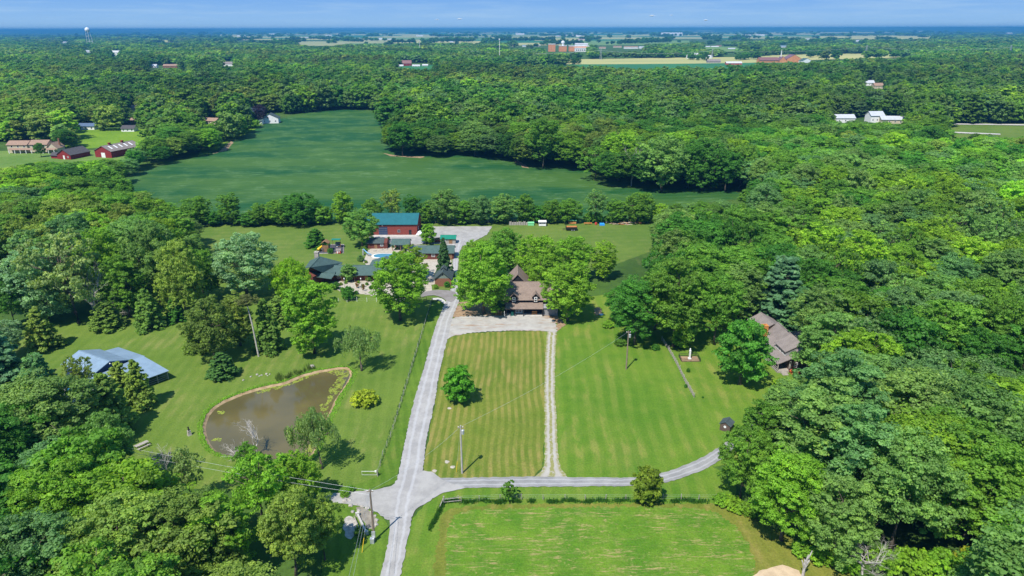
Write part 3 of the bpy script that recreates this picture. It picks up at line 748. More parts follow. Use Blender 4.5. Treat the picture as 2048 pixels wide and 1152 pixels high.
T('spruce_tree', 'spruce', 888, 556, 474, 40, 'spruce', 'dark pointed spruce behind the brick gatehouse')
T('maple_tree', 'full1', 724, 492, 414, 76, (0.075, 0.16, 0.03), 'round maple at the left end of the red barn, partly turning rusty')
T('maple_tree', 'small', 857, 488, 446, 35, 'lime', 'small round green tree in front of the red barn, beside the parked cars')
T('ornamental_tree', 'small', 698, 562, 528, 36, 'haze', 'small round tree in the stone courtyard before the ranch house porch')
T('willow_tree', 'roundwillow', 583, 594, 517, 82, 'yellow', 'dome shaped willow left of the green roofed ranch house')
T('sycamore_tree', 'tall1', 628, 706, 552, 118, 'lime', 'tall dense sycamore standing on the lawn above the pond', jit=0.02)
T('silver_maple', 'full1', 494, 592, 461, 142, 'silver', 'wide silvery green maple left of the ranch house and its willow', jit=0.02)
T('silver_maple', 'full0', 95, 640, 495, 140, 'silver', 'silvery tree behind the half bare old tree on the left edge')
T('old_cottonwood', 'airy1', 157, 645, 462, 165, 'grey', 'old half bare tree with a thick pale trunk at the edge of the left lawn', lean=0.04)
T('cedar_tree', 'cedar0', 300, 655, 574, 64, 'cedar', 'dark conical cedar alone at the top of the left lawn')
T('cedar_tree', 'cedar1', 445, 752, 704, 64, (0.05, 0.115, 0.025), 'low bushy dark tree at the foot of the clump above the pond')
T('leafy_tree', 'full1', 430, 722, 590, 108, (0.080, 0.130, 0.025), 'broad olive green tree in the clump above the pond, pale leaning stem before it')
T('cedar_tree', 'cedar0', 395, 700, 640, 60, (0.085, 0.13, 0.015), 'small yellowish cedar at the left side of the clump above the pond')
T('cedar_tree', 'cedar0', 538, 700, 595, 66, 'cedar', 'dark cedar right of the tall bare stem in the clump above the pond')
T('leafy_tree', 'tall0', 480, 690, 580, 78, 'olive', 'olive tree behind the tall bare stem in the clump above the pond')
T('cedar_tree', 'cedar1', 560, 650, 590, 60, 'cedar', 'dark cedar between the willow and the tall sycamore')
T('willow_tree', 'willow', 722, 741, 653, 96, 'willow', 'weeping willow at the upper right end of the pond')
T('yellow_bush', 'bush', 729, 809, 780, 60, 'gold', 'round yellow green bush on the lawn right of the pond')
T('willow_tree', 'willow', 643, 937, 818, 112, 'willow', 'open leaning willow at the lower right shore of the pond', lean=-0.10)
T('round_maple', 'small', 917, 806, 732, 68, (0.055, 0.165, 0.012), 'round dark green tree alone in the dry mown square')
T('young_tree', 'small', 1290, 1008, 935, 66, (0.092, 0.135, 0.012), 'ochre green small tree below the bend of the side lane')
T('sapling', 'sapling', 1016, 1002, 962, 38, 'mid', 'thin green sapling beside the side lane')
T('oak_tree', 'broad0', 1268, 690, 556, 112, 'deep', 'dark oak at the left corner of the woods, right of the bare earth patch')
T('oak_tree', 'broad2', 1345, 694, 512, 138, 'mid', 'tallest oak of the woods corner, above the rail fence end')
T('young_tree', 'tall0', 1358, 698, 648, 44, 'yellow', 'small yellow green tree at the upper end of the rail fence')
T('oak_tree', 'broad3', 1428, 690, 548, 112, 'mid', 'dense oak behind the small fenced monument')
T('beech_tree', 'layered', 1478, 770, 640, 122, (0.055, 0.16, 0.018), 'layered green tree before the left side of the brown log cabin')
T('white_pine', 'pine0', 1552, 650, 512, 112, 'bluepine', 'tall blue green pine behind the brown log cabin')
T('white_pine', 'pine1', 1590, 665, 575, 90, 'pine', 'green pine just behind the ridge of the brown log cabin')
T('tulip_tree', 'tall1', 1624, 590, 444, 100, 'yellow', 'yellow green pyramid shaped tree rising above the right woods')
T('corner_bush', 'bush', 697, 600, 571, 30, 'deep', 'dark round shrub at the courtyard corner of the ranch house', cat='shrub')
T('lawn_tree', 'cedar1', 632, 492, 456, 48, 'deep', 'low dark tree behind the playground')
T('cedar_tree', 'cedar1', 226, 864, 744, 96, 'cedar', 'big dark cedar right of the metal roofed barn yard, above the picnic table')
T('cedar_tree', 'cedar0', 283, 812, 716, 66, 'olive', 'open olive cedar in front of the lower metal roof')
T('cedar_tree', 'cedar1', 246, 800, 722, 70, 'olive', 'light cedar between the two cedars before the metal roof')
T('cedar_tree', 'airy1', 168, 802, 708, 62, 'olive', 'ragged thin cedar standing before the left roof of the metal barn')
T('white_pine', 'pine0', 100, 848, 706, 96, 'pine', 'tall soft green pine left of the metal roofed barn')
T('white_pine', 'pine1', 30, 845, 660, 120, 'bluepine', 'large bluish pine at the left edge of the photo')
T('white_pine', 'pine1', 90, 880, 735, 110, 'pine', 'lower pine in front of the metal roofed barn yard')
T('white_pine', 'pine0', 8, 900, 760, 120, 'pine', 'pine cut by the left edge of the photo')
T('cedar_tree', 'cedar0', 88, 696, 610, 72, 'olive', 'brownish cedar below the old half bare tree')
T('silver_tree', 'broad1', 12, 720, 640, 90, 'silver', 'silvery tree touching the left edge beside the brownish cedar')
T('cedar_tree', 'cedar1', 215, 655, 600, 70, 'cedar', 'dark spreading cedar between the old trunk and the lone conical cedar')
T('ash_tree', 'airy0', 382, 1010, 890, 72, 'grey', 'grey green open tree below the pond, next to the bright locust')
T('sumac_clump', 'broad1', 236, 975, 820, 100, 'haze', 'pale green tree below the picnic table')
T('elm_tree', 'broad3', 590, 1150, 985, 140, 'olive', 'olive brown flecked tree at the wood edge left of the lower gravel arm')
T('elm_tree', 'broad1', 648, 1120, 985, 90, 'olive', 'olive tree overhanging the stone culvert')
T('locust_tree', 'airy0', 525, 1060, 905, 150, 'lime', 'bright green locust directly below the pond')
T('shade_tree', 'full1', 600, 1010, 900, 90, 'lime', 'bright tree between the pond and the lower gravel arm')
T('ash_tree', 'tall0', 505, 985, 880, 60, 'mid', 'leafy green stem in front of the bare white branches at the pond')

T('oak_tree', 'broad3', 1478, 1003, 858, 128, 'mid', 'green oak at the corner of the woods, overhanging the end of the side lane')
T('oak_tree', 'broad0', 1560, 1082, 905, 160, 'lime', 'large bright oak at the wood edge right of the hay field corner')
T('oak_tree', 'broad2', 1660, 1128, 955, 150, 'haze', 'large pale green oak at the wood edge above the sand patch')
T('oak_tree', 'tall1', 1512, 925, 800, 96, 'mid', 'oak at the wood edge below the tiny grey shed')
T('oak_tree', 'broad1', 1652, 828, 706, 92, 'haze', 'pale green tree hiding the right side of the brown log cabin')
T('maple_tree', 'full1', 1618, 806, 734, 66, 'haze', 'pale green tree below the near gable of the brown log cabin')
T('ash_tree', 'full0', 372, 632, 478, 98, 'olive', 'tall olive green tree left of the silvery maple, above the left lawn')
T('ash_tree', 'full1', 322, 606, 436, 112, 'haze', 'pale green tall tree behind the lone conical cedar')
T('ash_tree', 'tall0', 258, 632, 505, 88, 'mid', 'tall oval tree left of the lone conical cedar')
T('ash_tree', 'full0', 408, 600, 492, 74, 'mid', 'green tree touching the left side of the silvery maple')
T('ash_tree', 'full1', 212, 600, 452, 105, 'lime', 'bright green tree right behind the old half bare tree')
T('locust_tree', 'broad1', 30, 655, 540, 95, 'deep', 'dark tree at the left edge below the silvery tree')
T('lawn_tree', 'cedar0', 352, 640, 592, 46, 'deep', 'small dark tree at the top of the left lawn, right of the lone cedar')
T('field_edge_tree', 'full0', 1236, 362, 262, 84, 'yellow', 'big yellow green tree bulging into the crop field, left of the bare dead tree')
T('field_edge_tree', 'full1', 1322, 384, 266, 104, 'haze', 'big rounded tree right of the bare dead tree at the crop field')
T('field_edge_tree', 'full0', 1402, 382, 276, 98, 'deep', 'dark rounded tree above the right tongue of the crop field')
T('screen_tree', 'full0', 1702, 264, 241, 30, 'mid', 'tree in front of the left white house, upper right')
T('screen_tree', 'full1', 1768, 266, 243, 30, 'haze', 'tree in front of the tall white house, upper right')
T('screen_tree', 'full0', 1826, 268, 226, 46, 'lime', 'bright tree at the right end of the long cream house, upper right')
# field hedgerow between back lawn and crop field
HEDGE = [(395,449,392,70,'mid','full0'),(428,450,420,40,'deep','tall0'),(462,449,384,52,'mid','tall1'),(500,450,424,50,'deep','small'),(520,450,404,45,'mid','tall0'),(560,449,398,60,'mid','full0'),(603,449,386,82,'deep','full0'),(645,448,410,45,'mid','small'),
 (688,448,380,52,'lime','tall0'),(745,446,395,48,'mid','full1'),(786,444,378,52,'olive','airy1'),(826,446,388,44,'deep','tall1'),(852,447,402,38,'mid','tall0'),(888,447,377,76,'haze','full1'),(930,447,400,50,'mid','tall1'),(958,447,391,60,'blue','full0'),
 (1008,446,387,66,'haze','full1'),(1050,446,386,46,'mid','tall0'),(1078,446,410,40,'deep','small'),(1102,446,399,46,'mid','full0'),(1138,446,397,56,'mid','full1'),(1190,446,378,60,'haze','airy0'),(1232,446,398,50,'mid','tall1'),
 (1276,446,383,64,'mid','full0'),(1318,446,408,46,'yellow','full0'),(1350,440,407,40,'mid','full1'),(1392,432,404,44,'haze','full1')]
HW = ['left end', 'far left part', 'left part', 'left part', 'left part', 'left part', 'part above the long lawn', 'part above the long lawn', 'part left of the red barn', 'part behind the red barn', 'part behind the red barn',
      'part behind the red barn', 'part right of the red barn', 'part right of the red barn', 'part above the gravel yard', 'part above the gravel yard', 'part above the gravel yard', 'part above the green box', 'part above the small sheds',
      'part above the small sheds', 'part above the trailer', 'part above the trailer', 'part above the blue tarp', 'part above the timber pile', 'part right of the timber pile', 'right end', 'right end']
def tname(t): return {'mid': 'mid green', 'deep': 'dark green', 'lime': 'bright green', 'haze': 'pale green', 'blue': 'bluish green', 'yellow': 'yellow green', 'olive': 'olive', 'silver': 'silvery', 'grey': 'greyish'}[t]
def shape_name(k): return 'narrow' if k.startswith('tall') else 'open crowned' if k.startswith('airy') else 'low round' if k == 'small' else 'broad'
seen = set()
for (x, b, tp, w, ti, k), wh in zip(HEDGE, HW):
    lab = '%s %s tree, %s of the long hedgerow' % (shape_name(k), tname(ti), wh)
    T('hedgerow_tree', k, x, b, tp, w, ti, lab, group='trees of the hedgerow between lawn and crop field')
ru = random.Random(15)
for i in range(44):
    x_ = 388+i*22.4+ru.uniform(-6, 6)
    if 752 < x_ < 838: continue
    w_ = ru.uniform(16, 30); T('hedge_bush', 'bush', x_, 446+ru.uniform(-1, 0), 446-w_*ru.uniform(.55, .9), w_, ru.choice(('deep', 'mid', 'mid', 'olive', 'haze')), 'leafy hedgerow bush ' + ('above the long left lawn' if x_ < 690 else 'left of the red barn' if x_ < 760 else 'behind the gravel yard' if x_ < 1000 else 'above the stalls and trailer' if x_ < 1180 else 'above the board piles' if x_ < 1300 else 'at the right end'), cat='bush', group='bushes under the hedgerow')
# ------------------------------------------------------------ the woods
OPEN = [
 [(252,352),(300,338),(345,322),(400,312),(432,302),(458,283),(490,268),(530,248),(575,232),(620,222),(700,218),(760,222),(800,228),(766,250),(762,282),(778,308),(850,313),(930,314),(990,318),(1030,323),(1052,337),(1100,340),(1178,341),
  (1185,365),(1215,379),(1300,383),(1400,379),(1450,381),(1492,394),(1440,403),(1360,411),(1300,438),(1285,446),(1292,500),(1225,500),(1215,560),(1230,700),(1430,700),(1500,640),(1515,622),(1560,640),(1625,690),(1618,745),(1565,775),(1532,790),
  (1508,825),(1450,848),(1422,900),(1416,960),(1420,1000),(1450,1015),(1540,1065),(1600,1110),(1690,1152),(1690,1400),(690,1400),(690,1152),(700,1050),(690,1010),(640,985),(640,905),(600,915),(560,890),(500,880),(432,902),(350,935),(280,930),(262,905),(268,860),(190,780),
  (95,700),(128,652),(178,650),(250,648),(330,655),(378,650),(400,600),(425,560),(425,480),(392,462),(392,440),(300,385)],
 [(150,262),(180,258),(285,260),(300,275),(262,285),(165,292)],
 [(-60,283),(112,284),(118,296),(150,300),(165,297),(190,288),(235,278),(266,282),(250,296),(215,318),(150,320),(80,318),(60,328),(-60,332)],
 [(152,246),(192,244),(196,258),(152,262)],[(258,210),(275,210),(275,218),(258,218)],[(250,233),(275,233),(275,250),(250,250)],
 [(410,236),(440,238),(435,247),(400,248)],[(497,228),(552,223),(575,232),(540,248),(505,250),(495,246)],
 [(1898,250),(2100,252),(2100,276),(1990,270),(1960,262),(1940,268),(1925,282),(1900,275)],
 [(1672,237),(1812,236),(1816,252),(1780,250),(1700,246),(1672,244)],
 [(925,123),(1200,118.5),(1370,116.5),(1500,115),(1560,111),(1825,108),(1815,116),(1640,122),(1605,127),(1500,128),(1520,133),(1260,138),(1150,132),(1000,126)],
 [(790,136),(800,126),(858,126),(872,134),(830,140)],
 [(470,80),(470,73),(600,70),(760,67),(1000,68),(1340,70),(1500,69),(1640,70),(1640,77),(1480,80),(1400,84),(1340,86),(1250,89),(1150,86),(1100,84),(960,84),(900,84),(700,86),(640,90),(560,84)],
 [(1088,93),(1175,93),(1175,104),(1100,104),(1088,102)],[(1190,93),(1285,92),(1290,101),(1195,103)],
 [(300,80),(330,79),(362,81),(330,83)],[(1650,74),(1760,74),(1860,74.5),(1860,77),(1760,79),(1650,79)],[(1640,66),(1790,66),(1790,68),(1640,68)],
 [(1455,96),(1535,95),(1535,98),(1460,99)], [(300,130),(360,131),(360,137),(300,137)], [(330,576),(385,574),(388,600),(345,602)],
 [(1340,1125),(1680,1152),(1680,1400),(1340,1400)],
]
PLAIN_EXTRA = [  # groves standing inside the far plain: tree tops lie along these pixel lines
 ((688,81),(722,82),14),((845,83),(945,83),24),((965,82),(1105,80),40),((1085,130),(1155,127),14),((735,80),(755,80),5),((1160,78),(1180,80),8),((520,88),(600,84),10),((1380,119),(1405,120),7),((1475,120),(1512,118),10),((1622,115),(1640,112),6),
 ((1090,88),(1160,90),16),((1240,88),(1340,84),30),((1330,80),(1345,78),6),((1460,80),(1500,76),16),((440,82),(520,76),20),((900,72),(960,71),18),((1080,71),(1150,70),22),((1300,72),(1420,70),30),((620,76),(660,75),12)]
def inside(poly, x, y):
    r = False; j = len(poly)-1
    for i in range(len(poly)):
        xi, yi = poly[i]; xj, yj = poly[j]
        if (yi > y) != (yj > y) and x < (xj-xi)*(y-yi)/(yj-yi)+xi: r = not r
        j = i
    return r
BB = [(min(p[0] for p in q), max(p[0] for p in q), min(p[1] for p in q), max(p[1] for p in q)) for q in OPEN]
def is_open(x, y):
    for q, b in zip(OPEN, BB):
        if b[0] <= x <= b[1] and b[2] <= y <= b[3] and inside(q, x, y): return True
    return False
NAMED = [(o.location.x, o.location.y, o) for o in COL.objects if o.get('category') == 'tree']
KEEP = []      # houses and other small things the photo shows between the trees: no crown may stand before them
for q, b in zip(OPEN[1:], BB[1:]):
    w_, h_ = b[1]-b[0], b[3]-b[2]
    if b[2] < 100 or w_ > 500: continue
    nx_ = max(2, int(w_/7)); ny_ = max(2, int(h_/5))
    for i in range(nx_+1):
        for j in range(ny_+1):
            kx, ky = b[0]+w_*i/nx_, b[2]+h_*j/ny_
            if inside(q, kx, ky): KEEP.append((kx, ky))
for (x0, x1, y0, y1) in ((445,465,122,131),(300,395,129,137),(224,238,102,110),(125,135,78,84),(170,182,99,103),(1730,1745,167,173),(1750,1765,174,179),(1560,1575,92,96),(1430,1446,90,97),(1455,1470,97,101),(1410,1436,92,97),(1612,1626,79,83),(1714,1728,81,86),(1700,1712,64,68),(1838,1850,63,67),(2012,2030,66,71),(1022,1080,87,94)):
    for i in range(5):
        for j in range(3): KEEP.append((x0+(x1-x0)*i/4, y0+(y1-y0)*j/2))
KEEP += [(250,352),(262,356),(275,362),(290,372),(305,384),(330,390),(360,392),(1400,386),(1430,386),(1460,388),(1480,391),(1350,388),(1320,390)]
KEEP = np.array(KEEP)
def fits(x, y, H, R):
    bx, by = to_px(x, y, 0)
    if is_open(bx, by) or (bx < 255 and 585 < by < 690) or (bx < 265 and 585 < by < 885): return False
    tx, ty = to_px(x, y, H*0.96)
    if is_open(tx, ty): return False
    d = y*CP+CAMH*SP; w = R*0.6*FPX/d
    mx, my = to_px(x, y, H*0.6)
    if is_open(mx-w, my) or is_open(mx+w, my) or is_open(mx, my): return False
    hx, hy = to_px(x, y, H*0.86)
    if is_open(hx-w*.8, hy) or is_open(hx+w*.8, hy): return False
    return not ((np.abs(KEEP[:, 0]-mx) < w*1.5) & (KEEP[:, 1] > ty-1) & (KEEP[:, 1] < by+.5)).any()
rf = random.Random(2024)
cand = []
yy = 46.0
while yy < 470:   # the woods run on a little past the edges of the photograph
    sp = 10.0 if yy < 260 else 10.5
    half = yy*0.79+75
    xx = -half
    while xx < half:
        x = xx+rf.uniform(-.38, .38)*sp; y = yy+rf.uniform(-.38, .38)*sp
        lump = 0.5+0.5*math.sin(x*0.06+2*math.sin(y*.05))*math.cos(y*0.07-x*.02); H = rf.uniform(13, 18)+6*lump; W = rf.uniform(13, 20)+2*lump
        if x < 0 and y < 130: H *= 0.8; W *= 0.9
        if y > 250 and x < 0: H *= 0.9
        ok = fits(x, y, H, W/2)
        if not ok:   # a smaller tree may still fit at the edge of the wood
            H *= 0.6; W *= 0.62; ok = fits(x, y, H, W/2)
        if ok and all((x-a)**2+(y-b)**2 > (0.30*W+2.2)**2 for a, b, _ in NAMED):
            cand.append((x, y, H, W))
        xx += sp
    yy += sp*0.9
def patch_tint(x, y):
    # mix of kinds varies by place; far off it also paints sunlit and dark bands
    n = math.sin(x*0.021+1.3)*math.cos(y*0.017-0.6)+0.6*math.sin(x*0.05+y*0.043)
    r = rf.random() + n*0.24
    if x > 45 and y < 330: return 'deep' if r < 0.10 else 'mid' if r < 0.38 else 'haze' if r < 0.72 else 'blue' if r < 0.84 else 'lime' if r < 0.95 else 'yellow'
    return 'deep' if r < 0.26 else 'mid' if r < 0.55 else 'haze' if r < 0.68 else 'blue' if r < 0.76 else 'lime' if r < 0.88 else 'yellow' if r < 0.95 else 'olive'
def region(x, y):
    px, py = to_px(x, y, 0)
    if px < 760 and py > 900: return ('lower left corner woods' if px < 260 else 'lower left woods, middle part' if px < 500 else 'woods beside lower gravel arm')
    if px < 470 and py > 640: return 'woods round the metal barn'
    if px < 300 and py > 450: return 'left edge woods'
    if px < 520 and py > 450: return 'woods left of the long lawn'
    if px < 470: return 'woods below the crop field, left'
    if px > 1500 and py > 1000: return 'lower right corner woods'
    if px > 1380 and py > 840: return 'woods edge beside the hay field' if px < 1640 else 'right edge woods, level with side lane'
    if px > 1700 and py > 680: return 'right edge woods, level with log cabin'
    if px > 1400 and py > 680: return 'woods right of the log cabin'
    if py > 560: return 'right edge woods above the cabin' if px > 1640 else 'woods behind the log cabin'
    if py > 470: return 'right edge woods, halfway up' if px > 1700 else 'woods right of the back lawn'
    return 'woods beyond the back lawn'
cand = [c for c in cand if not (-30 < c[0] < 60 and c[1] < 76)]
cand.sort(key=lambda c: -c[3]/math.hypot(c[0], c[1], CAMH-c[2]*.5) * (1.0 if abs(to_px(c[0], c[1], c[2]*.6)[0]-1024) < 1100 and to_px(c[0], c[1], c[2])[1] < 1160 else 0.0))
NIND = 285
def in_frame(c): return abs(to_px(c[0], c[1], c[2]*.6)[0]-1024) < 1024+60 and to_px(c[0], c[1], c[2])[1] < 1150
ind = [c for c in cand if in_frame(c)][:NIND]
sel = set(id(c) for c in ind)
rest = [c for c in cand if id(c) not in sel]
KW = {'broad0': 'rounded', 'broad1': 'uneven', 'broad2': 'dense', 'broad3': 'spreading', 'tall0': 'narrow', 'tall1': 'tall oval', 'airy0': 'open crowned', 'airy1': 'loose crowned', 'layered': 'layered'}
KEYS = ['broad0', 'broad1', 'broad2', 'broad3', 'broad0', 'broad2', 'tall0', 'tall1', 'airy0', 'airy1', 'layered', 'broad3']
for x, y, H, W in ind:
    k = rf.choice(KEYS); ti = patch_tint(x, y); rg_ = region(x, y)
    size = 'small' if W < 12.5 else 'large' if W > 18 else 'medium'
    plant('woodland_tree', k, x, y, H, W*(0.85 if k[0] == 't' else 1), ti, '%s %s %s tree, %s' % (size, KW[k], tname(ti), rg_), group='%s trees of the %s' % (tname(ti), rg_), jit=0.09)

# the far-off wood: thousands of crowns that read as one mass, scattered by geometry nodes as one object
pts = [(x, y, 0, W/14.0, H/W*14/20.0, 6+rf.randrange(4), patch_tint(x, y)) for x, y, H, W in rest]
NV = 4
yy = 470.0
while yy < 15500:
    k = 1.0 if yy < 1500 else min(3.2, 1+(yy-1500)/2600)
    sp = (9.6+0.0035*(yy-470))*(1 if yy < 1500 else 1+(yy-1500)/2200)
    row = sp*(0.95 if yy < 900 else 1.25 if yy < 2500 else 2.2)
    half = yy*0.79+90; xx = -half
    while xx < half:
        x = xx+rf.uniform(-.42, .42)*sp; y = yy+rf.uniform(-.42, .42)*row
        lump = 0.5+0.5*math.sin(x*0.035+2*math.sin(y*.03))*math.cos(y*0.04-x*.02); W = (rf.uniform(12.5, 21)+3*lump)*min(k, 2.4); H = rf.uniform(12, 18.5)+8*lump
        if fits(x, y, H, W/2):
            pts.append((x, y, 0, W/14.0, H/W*14/19.0, (rf.randrange(4) if yy < 1500 else 4+rf.randrange(2)), patch_tint(x*0.4, y*0.4)))
        elif yy < 1500 and rf.random() < 0.5 and fits(x, y, H*.55, W*.3):
            pts.append((x, y, 0, W/14.0*.6, H/W*14/19.0, rf.randrange(4), patch_tint(x*0.4, y*0.4)))
        xx += sp
    yy += row
for (ax, ay), (bx_, by_), n in PLAIN_EXTRA:   # groves and farmstead trees out on the plain
    for i in range(n):
        t_ = i/max(1, n-1); px_, py_ = ax+(bx_-ax)*t_, ay+(by_-ay)*t_
        g = P(px_, py_+1.5+rf.uniform(-.6, 1.2)*(0.3 if py_ < 95 else 1)); s_ = rf.uniform(0.8, 1.3)*(1 if g.y < 3000 else 1.5)
        pts.append((g.x+rf.uniform(-8, 8), g.y+rf.uniform(-10, 10), 0, s_, 0.9, 4+rf.randrange(2) if g.y > 1800 else rf.randrange(4), 'deep'))
for _ in range(260):  # sparse lines of trees across the plain
    y = 3300+9500*rf.random()**1.3; x = rf.uniform(-.62, .62)*y
    for q in range(rf.choice((1, 1, 2, 6))):
        pts.append((x+q*22+rf.uniform(-5, 5), y+rf.uniform(-6, 6), 0, rf.uniform(.8, 1.5)*(1+y/9000), 0.75, 4+rf.randrange(2), 'deep'))
print("woods: individuals", len(ind), "mass", len(pts))

def wood_mass(name, pts, label):
    me = bpy.data.meshes.new(name); n = len(pts)
    me.vertices.add(n); me.vertices.foreach_set('co', np.array([(p[0], p[1], p[2]) for p in pts], np.float32).ravel())
    a = me.attributes.new('size', 'FLOAT', 'POINT'); a.data.foreach_set('value', [p[3] for p in pts])
    a = me.attributes.new('tall', 'FLOAT', 'POINT'); a.data.foreach_set('value', [p[4] for p in pts])
    a = me.attributes.new('spin', 'FLOAT', 'POINT'); a.data.foreach_set('value', [rf.uniform(0, 6.28) for _ in pts])
    a = me.attributes.new('kind', 'INT', 'POINT'); a.data.foreach_set('value', [p[5] for p in pts])
    a = me.attributes.new('tint', 'FLOAT_COLOR', 'POINT'); cs = []
    for p in pts:
        g = TINT[p[6]]; k = rf.uniform(.75, 1.25)*(2.15 if p[1] < 450 else 1.8)*(1+.28*math.sin(p[0]*.011+2)*math.cos(p[1]*.009+p[0]*.002)); cs += [g[0]*k*rf.uniform(.93, 1.07), g[1]*k, g[2]*k, 1]  # broad sunlit and shaded patches put into the leaf colour
    a.data.foreach_set('color', cs)
    o = mesh_obj(name, me)
    ng = bpy.data.node_groups.new('scatter_crowns', 'GeometryNodeTree')
    ng.interface.new_socket('Geometry', in_out='INPUT', socket_type='NodeSocketGeometry')
    ng.interface.new_socket('Geometry', in_out='OUTPUT', socket_type='NodeSocketGeometry')
    N = ng.nodes; K = ng.links; gi = N.new('NodeGroupInput'); go = N.new('NodeGroupOutput'); join = N.new('GeometryNodeJoinGeometry')
    def attr(nm, ty):
        q = N.new('GeometryNodeInputNamedAttribute'); q.data_type = ty; q.inputs['Name'].default_value = nm; return q.outputs['Attribute']
    sz, ta, sp_, kd = attr('size', 'FLOAT'), attr('tall', 'FLOAT'), attr('spin', 'FLOAT'), attr('kind', 'INT')
    mul = N.new('ShaderNodeMath'); mul.operation = 'MULTIPLY'; K.new(sz, mul.inputs[0]); K.new(ta, mul.inputs[1])
    sc = N.new('ShaderNodeCombineXYZ'); K.new(sz, sc.inputs[0]); K.new(sz, sc.inputs[1]); K.new(mul.outputs[0], sc.inputs[2])
    ro = N.new('ShaderNodeCombineXYZ'); K.new(sp_, ro.inputs[2])
    for i, m in enumerate(LOW+VLOW+HQ):
        src = bpy.data.objects.new('crown_source', m)
        oi = N.new('GeometryNodeObjectInfo'); oi.inputs['Object'].default_value = src; oi.inputs['As Instance'].default_value = True
        cmp = N.new('FunctionNodeCompare'); cmp.data_type = 'INT'; cmp.operation = 'EQUAL'; K.new(kd, cmp.inputs[2]); cmp.inputs[3].default_value = i
        ip = N.new('GeometryNodeInstanceOnPoints'); K.new(gi.outputs[0], ip.inputs['Points']); K.new(cmp.outputs[0], ip.inputs['Selection'])
        K.new(oi.outputs['Geometry'], ip.inputs['Instance']); K.new(ro.outputs[0], ip.inputs['Rotation']); K.new(sc.outputs[0], ip.inputs['Scale'])
        K.new(ip.outputs[0], join.inputs[0])
    K.new(join.outputs[0], go.inputs[0])
    md = o.modifiers.new('scatter', 'NODES'); md.node_group = ng
    return tag(o, label, 'woods', None, 'stuff')
wood_mass('distant_woods', pts, 'dense green woods covering the middle and far distance up to the blue horizon')

# hills along the horizon, wooded
def hills():
    t = NT("wooded_hills"); v = t.coord(True)
    n = t.noise(v, 0.004, 6, 0.75); n2 = t.noise(t.coord(True, 0, (1, .35, 1)), 0.0016, 4)
    col = t.mix(t.ramp(n, 0.35, 0.65), (0.02, 0.05, 0.015), (0.05, 0.10, 0.03))
    col = t.mix(t.math('MULTIPLY', t.ramp(n2, 0.55, 0.62), 0.7), col, (0.22, 0.24, 0.09))
    m = t.finish(col, 1.0, 0.0)
    rg = np.random.default_rng(6)
    nx, ny = 900, 26; xs = np.linspace(-24000, 24000, nx); ys = np.linspace(15500, 26000, ny)
    X, Y = np.meshgrid(xs, ys); Z = np.zeros_like(X)
    for k in range(60):
        f = rg.uniform(0.0004, 0.0075); a = rg.uniform(-.5, .5); Z += np.sin(X*f*math.cos(a)+Y*f*0.6*math.sin(a)+rg.uniform(0, 6.28))*7/(1+f*260)
    Z += rg.normal(size=Z.shape)*3.5
    rise = np.clip((Y-15500)/5000, 0, 1)
    Z = np.minimum((Z*0.4+62)*rise + rise*20*np.clip(X/9000, -0.2, 1), 94+rg.normal(size=Z.shape)*1.0)
    Z = np.where(Y < 15600, -20, Z)
    v_ = np.stack([X, Y, Z], -1).reshape(-1, 3)
    i = np.arange(nx-1)[None, :]+np.arange(ny-1)[:, None]*nx
    f_ = np.stack([i, i+1, i+nx+1, i+nx], -1).reshape(-1, 4)
    tag(mesh_obj('hills', np_mesh('hills', v_, f_, m)), kind='structure')
hills()
# ------------------------------------------------------------ buildings
def metal_roof(name, c):
    t = NT(name); v = t.coord(False); sx = t.new('ShaderNodeSeparateXYZ'); t.link(v, sx.inputs[0])
    s = t.math('POWER', t.math('ABSOLUTE', t.math('SINE', t.math('MULTIPLY', sx.outputs[0], math.pi/0.6))), 12)
    n = t.noise(v, 0.6, 4)
    col = t.mix(t.ramp(n, 0.35, 0.65), tuple(x*0.86 for x in c), c)
    col = t.mix(t.math('MULTIPLY', s, 0.18), col, tuple(min(1, x*1.3) for x in c))
    return t.finish(col, 0.38, 0.5, s, 0.03, 0.5)
def shingle(name, c):
    t = NT(name); v = t.coord(False)
    b = t.new('ShaderNodeTexBrick'); t.link(t.coord(False, 0, (1, 1, 1)), b.inputs['Vector'])
    b.inputs['Scale'].default_value = 2.4; b.inputs['Color1'].default_value = tuple(x*1.12 for x in c)+(1,); b.inputs['Color2'].default_value = tuple(x*0.86 for x in c)+(1,)
    b.inputs['Mortar'].default_value = tuple(x*0.7 for x in c)+(1,); b.inputs['Mortar Size'].default_value = 0.02
    n = t.noise(v, 0.7, 5, 0.7); n2 = t.noise(v, 8.0, 3, 0.8)
    col = t.mix(t.ramp(n, 0.3, 0.7), t.mix(1.0, b.outputs[0], (0.8, 0.8, 0.8, 1), 'MULTIPLY'), b.outputs[0])
    return t.finish(col, 0.9, 0.15, n2, 0.02, 0.5)
def boards(name, c, axis=2, w=0.25, c2=None):
    t = NT(name); v = t.coord(False); sx = t.new('ShaderNodeSeparateXYZ'); t.link(v, sx.inputs[0])
    src = sx.outputs[axis] if axis == 2 else t.math('ADD', sx.outputs[0], sx.outputs[1])
    s = t.math('POWER', t.math('ABSOLUTE', t.math('SINE', t.math('MULTIPLY', src, math.pi/w))), 0.35)
    n = t.noise(v, 1.5, 5, 0.7)
    col = t.mix(t.ramp(n, 0.3, 0.7), c2 or tuple(x*0.75 for x in c), c)
    col = t.mix(s, tuple(x*0.45 for x in c), col)
    return t.finish(col, 0.8, 0.25, s, 0.02, 0.6)
M_teal = metal_roof("roof_teal_metal", (0.018, 0.12, 0.135))
M_green = metal_roof("roof_green_metal", (0.01, 0.19, 0.12))
M_slate = shingle("roof_green_shingle", (0.075, 0.125, 0.115))
